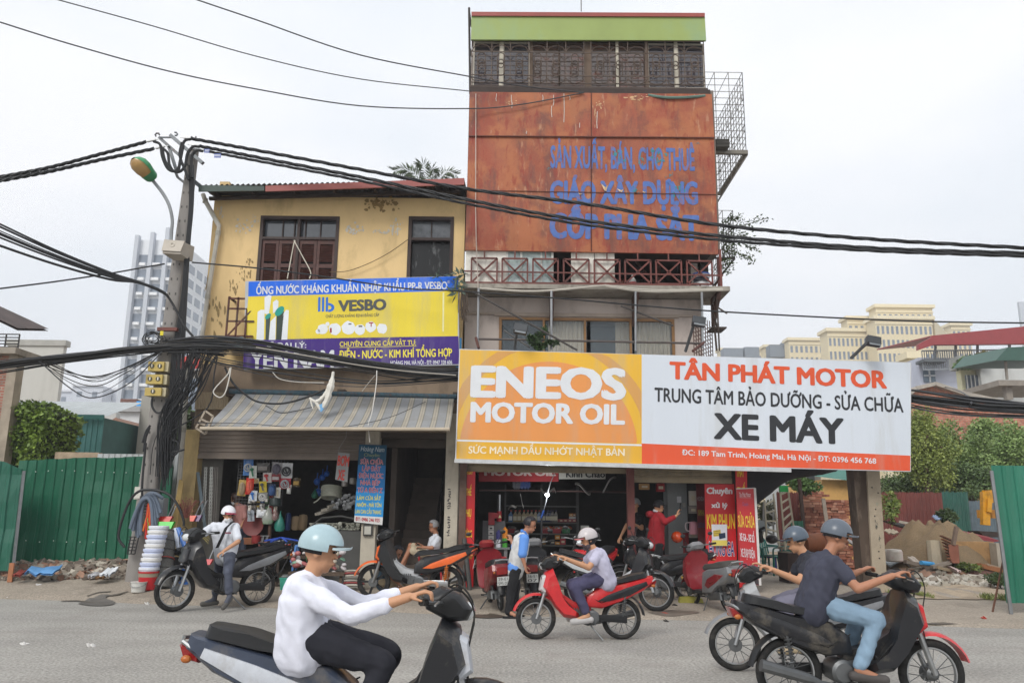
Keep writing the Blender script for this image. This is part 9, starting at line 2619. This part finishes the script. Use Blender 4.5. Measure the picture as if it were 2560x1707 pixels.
# plants of the plot
def bush(f,l,t,r,b,Y,n,size,g1,g2,lab,nm='bush',cat='bush',dep=.5,k=9):
 x0,x1,z0,z1=rect(f,l,t,r,b,Y);c=((x0+x1)/2,Y,(z0+z1)/2);e=empty(nm,(c[0],Y,z0),lab,cat)
 m=MB();leaf_cloud(m,lumps(c,((x1-x0)*.55,dep,(z1-z0)*.55),k,.6),int(n*1.6),size*.7,.3,1,.2);m.build('foliage',leafmat(g1,g2),e)
 m=MB()
 for i in range(5):m.tube([(c[0]+random.gauss(0,.05),Y,z0-.1),(c[0]+random.gauss(0,(x1-x0)*.25),Y,c[2]+random.uniform(-.1,.1)*(z1-z0))],.012,4)
 m.build('stem',M('4a3d2c'),e)
bush(T,1500,1290,1740,1450,18.5,900,.09,'26331a','54693c','leafy low bush against the foot of the right fence');bush(T,1150,1190,1370,1300,19.8,500,.1,'3a4a1e','6f8038','tuft of weeds at the foot of the ruined wall','weed','weeds');bush(T,860,500,1060,670,23.8,700,.12,'1f2c16','4a5f30','dark bush with an orange flower before the green sheets')
bush(T,160,280,330,640,22.5,420,.13,'4a5f22','8a9a4a','pale straggling climber hanging by the concrete pillar');bush(Rc,640,60,1080,300,23.2,1100,.13,'2f4a22','6a8a4a','leafy branch hanging over the brick stack',dep=.4);bush(Rc,180,420,480,720,21,900,.1,'2a3018','5a5a3a','brown green creeper behind the ladders')
for l,t,r,b,Y in((200,1240,310,1290,18.9),(500,1300,640,1360,18.6),(230,1480,310,1530,16.6),(1430,1530,1560,1570,16.3),(1650,1500,1760,1560,16.2)):
 x0,x1,_,_=rect(T,l,t,r,b,Y);m=MB()
 for i in range(150):x=random.uniform(x0,x1);y=Y+random.gauss(0,.12);m.leaf(V((x,y,zg(x,y))),random.uniform(.06,.16),V((random.gauss(0,.4),random.gauss(0,.4),1)),.14)
 tag(m.build('grass',leafmat('4f5a28','8a9450')),kind='stuff')
q0,q1=Gd(Mc(1430,880)),Gd(Mc(1680,940));m=MB()
for i in range(420):
 p=gz(q0 .lerp(q1,random.random())+V((0,random.gauss(0,.1),0)));m.leaf(p,random.uniform(.05,.14),V((random.gauss(0,.5),random.gauss(0,.5),1)),.14)
tag(m.build('grass',leafmat('4f5a28','8a9450')),kind='stuff')
# trees
def tree(f,cx,top,bot,wd,Y,n,size,g1,g2,lab,k=26,trunk=True,dep=None):
 a,b=U(f(cx,top),Y),U(f(cx,bot),Y);rw=wd/2/2.94/FPX*Y;rz=(a.z-b.z)/2;c=(a.x,Y,b.z+rz)
 e=empty('tree',(a.x,Y,0),lab,'tree');L_=lumps(c,(rw,dep or rw*.7,rz),k+14,.36)+lumps(c,(rw*1.25,rw*.8,rz*1.2),16,.32)+[(p,(r[0]*.45,r[1]*.45,r[2]*.4))for p,r in lumps(c,(rw*1.75,rw,rz*1.5),18,.34)]
 m=MB();leaf_cloud(m,L_,int(n*2.0),size*.5,.12,1,.25);m.build('crown',leafmat(g1,g2,.9),e)
 m=MB();base=V((a.x+.2,Y,0));m.tube([base,base.lerp(V(c),.6),V(c)],[.16,.11,.05],8)
 for p,r in L_[:10]:m.tube(spline([base.lerp(V(c),.7),V(c).lerp(V(p),.5)+V((0,0,-.1)),V(p)],3),.035,5)
 m.build('trunk',M('5a4a3a',var=.25),e)
TR=((Lc,1580,960,1580,420,27,9000,.17,'566824','a0ac5c','yellowish green tree right beside the end of the big sign'),(Lc,1800,1080,1640,560,29,11000,.2,'466230','8fa35e','broad mid green tree in the middle of the plot behind the red fence'),(Lc,2080,980,1560,420,30,9000,.22,'567036','a0b672','light leafed tree before the bare brick wall'),(Lc,2280,1060,1560,420,28,8500,.2,'4c6a34','9ab26c','tree over the excavator left of the right green fence'),(Lc,1480,1400,1700,380,30,6500,.2,'34492a','70864c','dark dense tree seen between the pillar and the red fence'),(Mc,1950,-60,230,480,27.5,6500,.2,'385030','788e54','dark large leafed tree above the green sheet fence'))
for q in TR:tree(*q)
# buildings behind
e=empty('brick_gable',U(Lc(1750,1000),36),'bare red brick wall with a shallow gable behind the trees','wall');P=[U(Lc(*p),36)for p in((1480,850),(1540,800),(1680,768),(1900,840),(2600,990),(2600,1700),(1480,1700))]
m=MB();m.prism([(p.x,36,p.z)for p in P[:5]]+[(P[4].x,36,0),(P[0].x,36,0)],(0,.3,0));m.build('brickwork',brickmat('a8604a','b8745c','a08a7c'),e)
m=MB()
for a,b in zip(P[:4],P[1:5]):m.bar((a.x,35.95,a.z),(b.x,35.95,b.z),.5,.16)
m.build('coping',M('a39c92',var=.2),e)
e,x0,x1,z0,z1=block('low_shed',Rc,1140,110,1700,420,31,4,M('d2a766',var=.12,stain='8a6a44',samt=.4),'yellow walled low shed with a green roof beyond the brick stack','shed');m=MB();m.prism([(x0-.4,30.6,z1+.1),(x1+.4,30.6,z1-.15),(x1+.4,33,z1+1.3),(x0-.3,33,z1+1.5)],(0,.1,.06));m.build('roof',M('3f7468',rough=.5,var=.15),e)
e,x0,x1,z0,z1=block('white_house',Rc,830,-200,1110,180,34,5,M('b8bcbc',var=.1),'pale house glimpsed under the tarpaulin','house');m=MB();m.b2(x0+.5,x1-.6,33.9,33.98,z1-2.6,z1-.4);m.build('window',GLS,e)
LAV=M('b5bac8',var=.05)
e,x0,x1,z0,z1=block('blue_grey_house',Lc,1590,572,1990,900,58,2,LAV,'pale blue grey house under the wide red roof','house');wx0,wx1,wz0,wz1=rect(Lc,1615,655,1700,750,57.9);m=MB();m.b2(wx0,wx1,57.9,57.99,wz0,wz1);wn=m.build('window',M('5a6a78',rough=.15,var=.3),e);m=MB();m.b2(wx0-.5,wx1+.2,56.6,57.9,wz1+.3,wz1+.5);m.build('window_hood',M('5f6468'),e)
m=MB();m.b2((wx0+wx1)/2-.05,(wx0+wx1)/2+.05,57.84,57.9,wz0,wz1);m.b2(wx0,wx1,57.84,57.89,(wz0+wz1)/2-.05,(wz0+wz1)/2+.05);m.build('frame',M('c9ccd0'),wn)
Yk=58;m=MB();P=[U(Lc(*p),Yk-2)for p in((1580,470),(1690,410),(2700,310),(2700,465),(1690,475),(1580,512))];m.prism(P,(0,.4,0));P2=[P[1]+V((0,.4,0)),P[2]+V((0,.4,0)),P[2]+V((0,9,.8)),P[1]+V((0,9,.8))];m.prism(P2,(0,0,.1));m.build('red_roof',M('8f3a3c',rough=.5,var=.1),e)
m=MB()
for x in(1700,1850,2010,2245,2400):a,b=U(Lc(x,470),Yk-.5),U(Lc(x,575),Yk-.5);m.bar(a,b,.14)
m.build('post',M('8a8f94'),e)
m=MB();a,b=U(Lc(1600,520),Yk-1),U(Lc(2250,512),Yk-1)
for i in range(40):p=a.lerp(b,i/39);m.bar(p,p-V((0,0,1.4)),.05)
m.bar(a,b,.09);m.bar(a-V((0,0,1.35)),b-V((0,0,1.35)),.09);m.build('railing',M('8d9398',metal=.3),e)
e,x0,x1,z0,z1=block('white_house',Lc,2040,615,2700,900,46,1,M('c2c4c2',var=.08,scale=.5,stain='8d8d88',samt=.5,sscale=.7,streak=.25),'white streaked house with a barred corner window behind the right cables','house')
m=MB();a0,a1,a2,a3=rect(Lc,1890,690,2040,860,46.5);m.b2(a0,x0-.02,46.4,46.9,0,a3+.2);m.build('window_bay',M('d2cfae',var=.08),e);m=MB();m.b2(a0-.4,x0+.1,45.7,46.8,a3+.2,a3+.9);m.build('balcony_ledge',M('8f918e',var=.2),e)
m=MB();m.b2(a0+.2,a0+1.4,46.3,46.38,a3-2.0,a3-.1);wn=m.build('window',GLS,e);m=MB()
for i in range(6):m.b2(a0+.2+i*.22,a0+.24+i*.22,46.2,46.26,a3-2,a3-.1)
m.build('bars',M('c9c9c6'),wn)
bush(Lc,1865,580,1985,640,45.5,500,.28,'2f4a20','6a8a44','rooftop bonsai shrub on the white house ledge',dep=.8);bush(Lc,2010,530,2100,600,45.5,400,.25,'4a4f2a','8a7a4a','brownish rooftop pot plant beside the bonsai shrub',dep=.6)
e=empty('roof_canopy',U(Lc(2250,600),40),'dark green pitched canopy on thin posts at the right edge above the cables','canopy');m=MB();P=[U(Lc(*p),40)for p in((2145,590),(2230,495),(2700,470),(2700,590))];m.prism(P,(0,4,.3));m.build('roof',M('3a5a50',rough=.5,var=.15),e);m=MB();m.bar(U(Lc(2215,590),40.5),U(Lc(2228,730),40.5),.1);m.bar(U(Lc(2222,760),40.5),U(Lc(2240,880),40.5),.3);m.b2(U(Lc(2170,770),40).x,U(Lc(2700,770),40).x,40,44,U(Lc(2300,775),40).z,U(Lc(2300,735),40).z);m.build('terrace_slab',M('8a837a',var=.2),e)
# beige apartment blocks
BE=M('d9cba8',var=.05);BE2=M('e0d4b4',var=.04)
def aptblock(f,l,t,r,b,Y,dep,lab,cols,rows,cap=100):
 e,x0,x1,z0,z1=block('apartment_block',f,l,t,r,b,Y,dep,BE,lab,'building','cream apartment blocks on the skyline')
 m=MB();m.b2(x0-.5,x1+.5,Y-.6,Y+dep+.5,z1,z1+.8);m.build('cornice',BE2,e);fh=3.3
 m=MB()
 for j in range(0,rows,3):m.b2(x0-.15,x1+.15,Y-.2,Y-.01,z1-1.2-j*fh,z1-.9-j*fh)
 m.build('string_course',BE2,e)
 win_grid(e,[x0+(x1-x0)*(c+.5)/cols for c in range(cols)],[z1-2.6-j*fh for j in range(rows)],(x1-x0)/cols*.48,1.9,Y-.03,GLS,cap=cap)
 return e,x0,x1,z0,z1
aptblock(Lc,1270,290,1690,640,190,5,'main cream apartment block with a stepped top behind the flood lamp',12,9)
e,x0,x1,z0,z1=aptblock(Lc,915,380,1270,640,196,5,'cream apartment block left of the main stepped one',11,7)
for q in((Lc,1265,205,1680,290,197,4,'set back top floors of the main cream block',10,2),(Lc,1055,290,1265,380,203,4,'set back top floors of the left cream block',5,2),(Lc,628,445,918,640,235,4,'lower cream block in the row left of the main blocks',8,5),(Lc,450,495,628,640,245,4,'small cream block farther left in the row',5,4),(Lc,120,520,440,640,260,4,'lowest cream block just right of the tall rusty house',5,3),(Lc,1830,335,1970,640,230,4,'cream apartment wing behind the red roof',4,6),(Lc,1520,580,1600,900,100,2,'narrow cream block between the sign end and the blue grey house',3,6)):aptblock(*q)
a,b=U(Lc(1690,290),190),U(Lc(1835,330),215);m=MB();m.prism([(a.x,190,0),(b.x,215,0),(b.x,225,0),(a.x,200,0)],(0,0,a.z));tag(m.build('apartment_wing',BE),'blank cream flank of the main apartment block','building')
x0,x1,z0,z1=rect(Lc,2330,160,2420,420,150);m=MB();m.b2(x0,x1+4,150,150.6,0,z1);tag(m.build('distant_tower',M('bcc2ca',var=.05)),'sliver of a pale grey tower at the right edge of the sky','tower block')
for x0_,x1_,y_ in((145,285,500),(300,405,492),(485,590,475),(590,740,448)):
 a,b=U(Lc(x0_,y_+15),240),U(Lc(x1_,y_),240);m=MB();m.b2(a.x,b.x,240,244,a.z-3,b.z);tag(m.build('roof_panel',M('77808a')),'dark rooftop panel on the skyline left of the cream blocks','roof panel','dark rooftop panels on the cream blocks')
# ================================================================ hazy air round the whole place
m=MB();m.b2(-490,490,-70,490,-1.1,110)
hz=tag(m.build('haze',[]),kind='stuff')
hm=bpy.data.materials.new('haze_air');hm.use_nodes=True
hm.node_tree.nodes.remove(hm.node_tree.nodes['Principled BSDF'])
pv_=hm.node_tree.nodes.new('ShaderNodeVolumePrincipled')
pv_.inputs['Color'].default_value=(.93,.95,1,1)
pv_.inputs['Density'].default_value=.0012
hm.node_tree.links.new(pv_.outputs[0],hm.node_tree.nodes['Material Output'].inputs['Volume'])
hz.data.materials.append(hm)
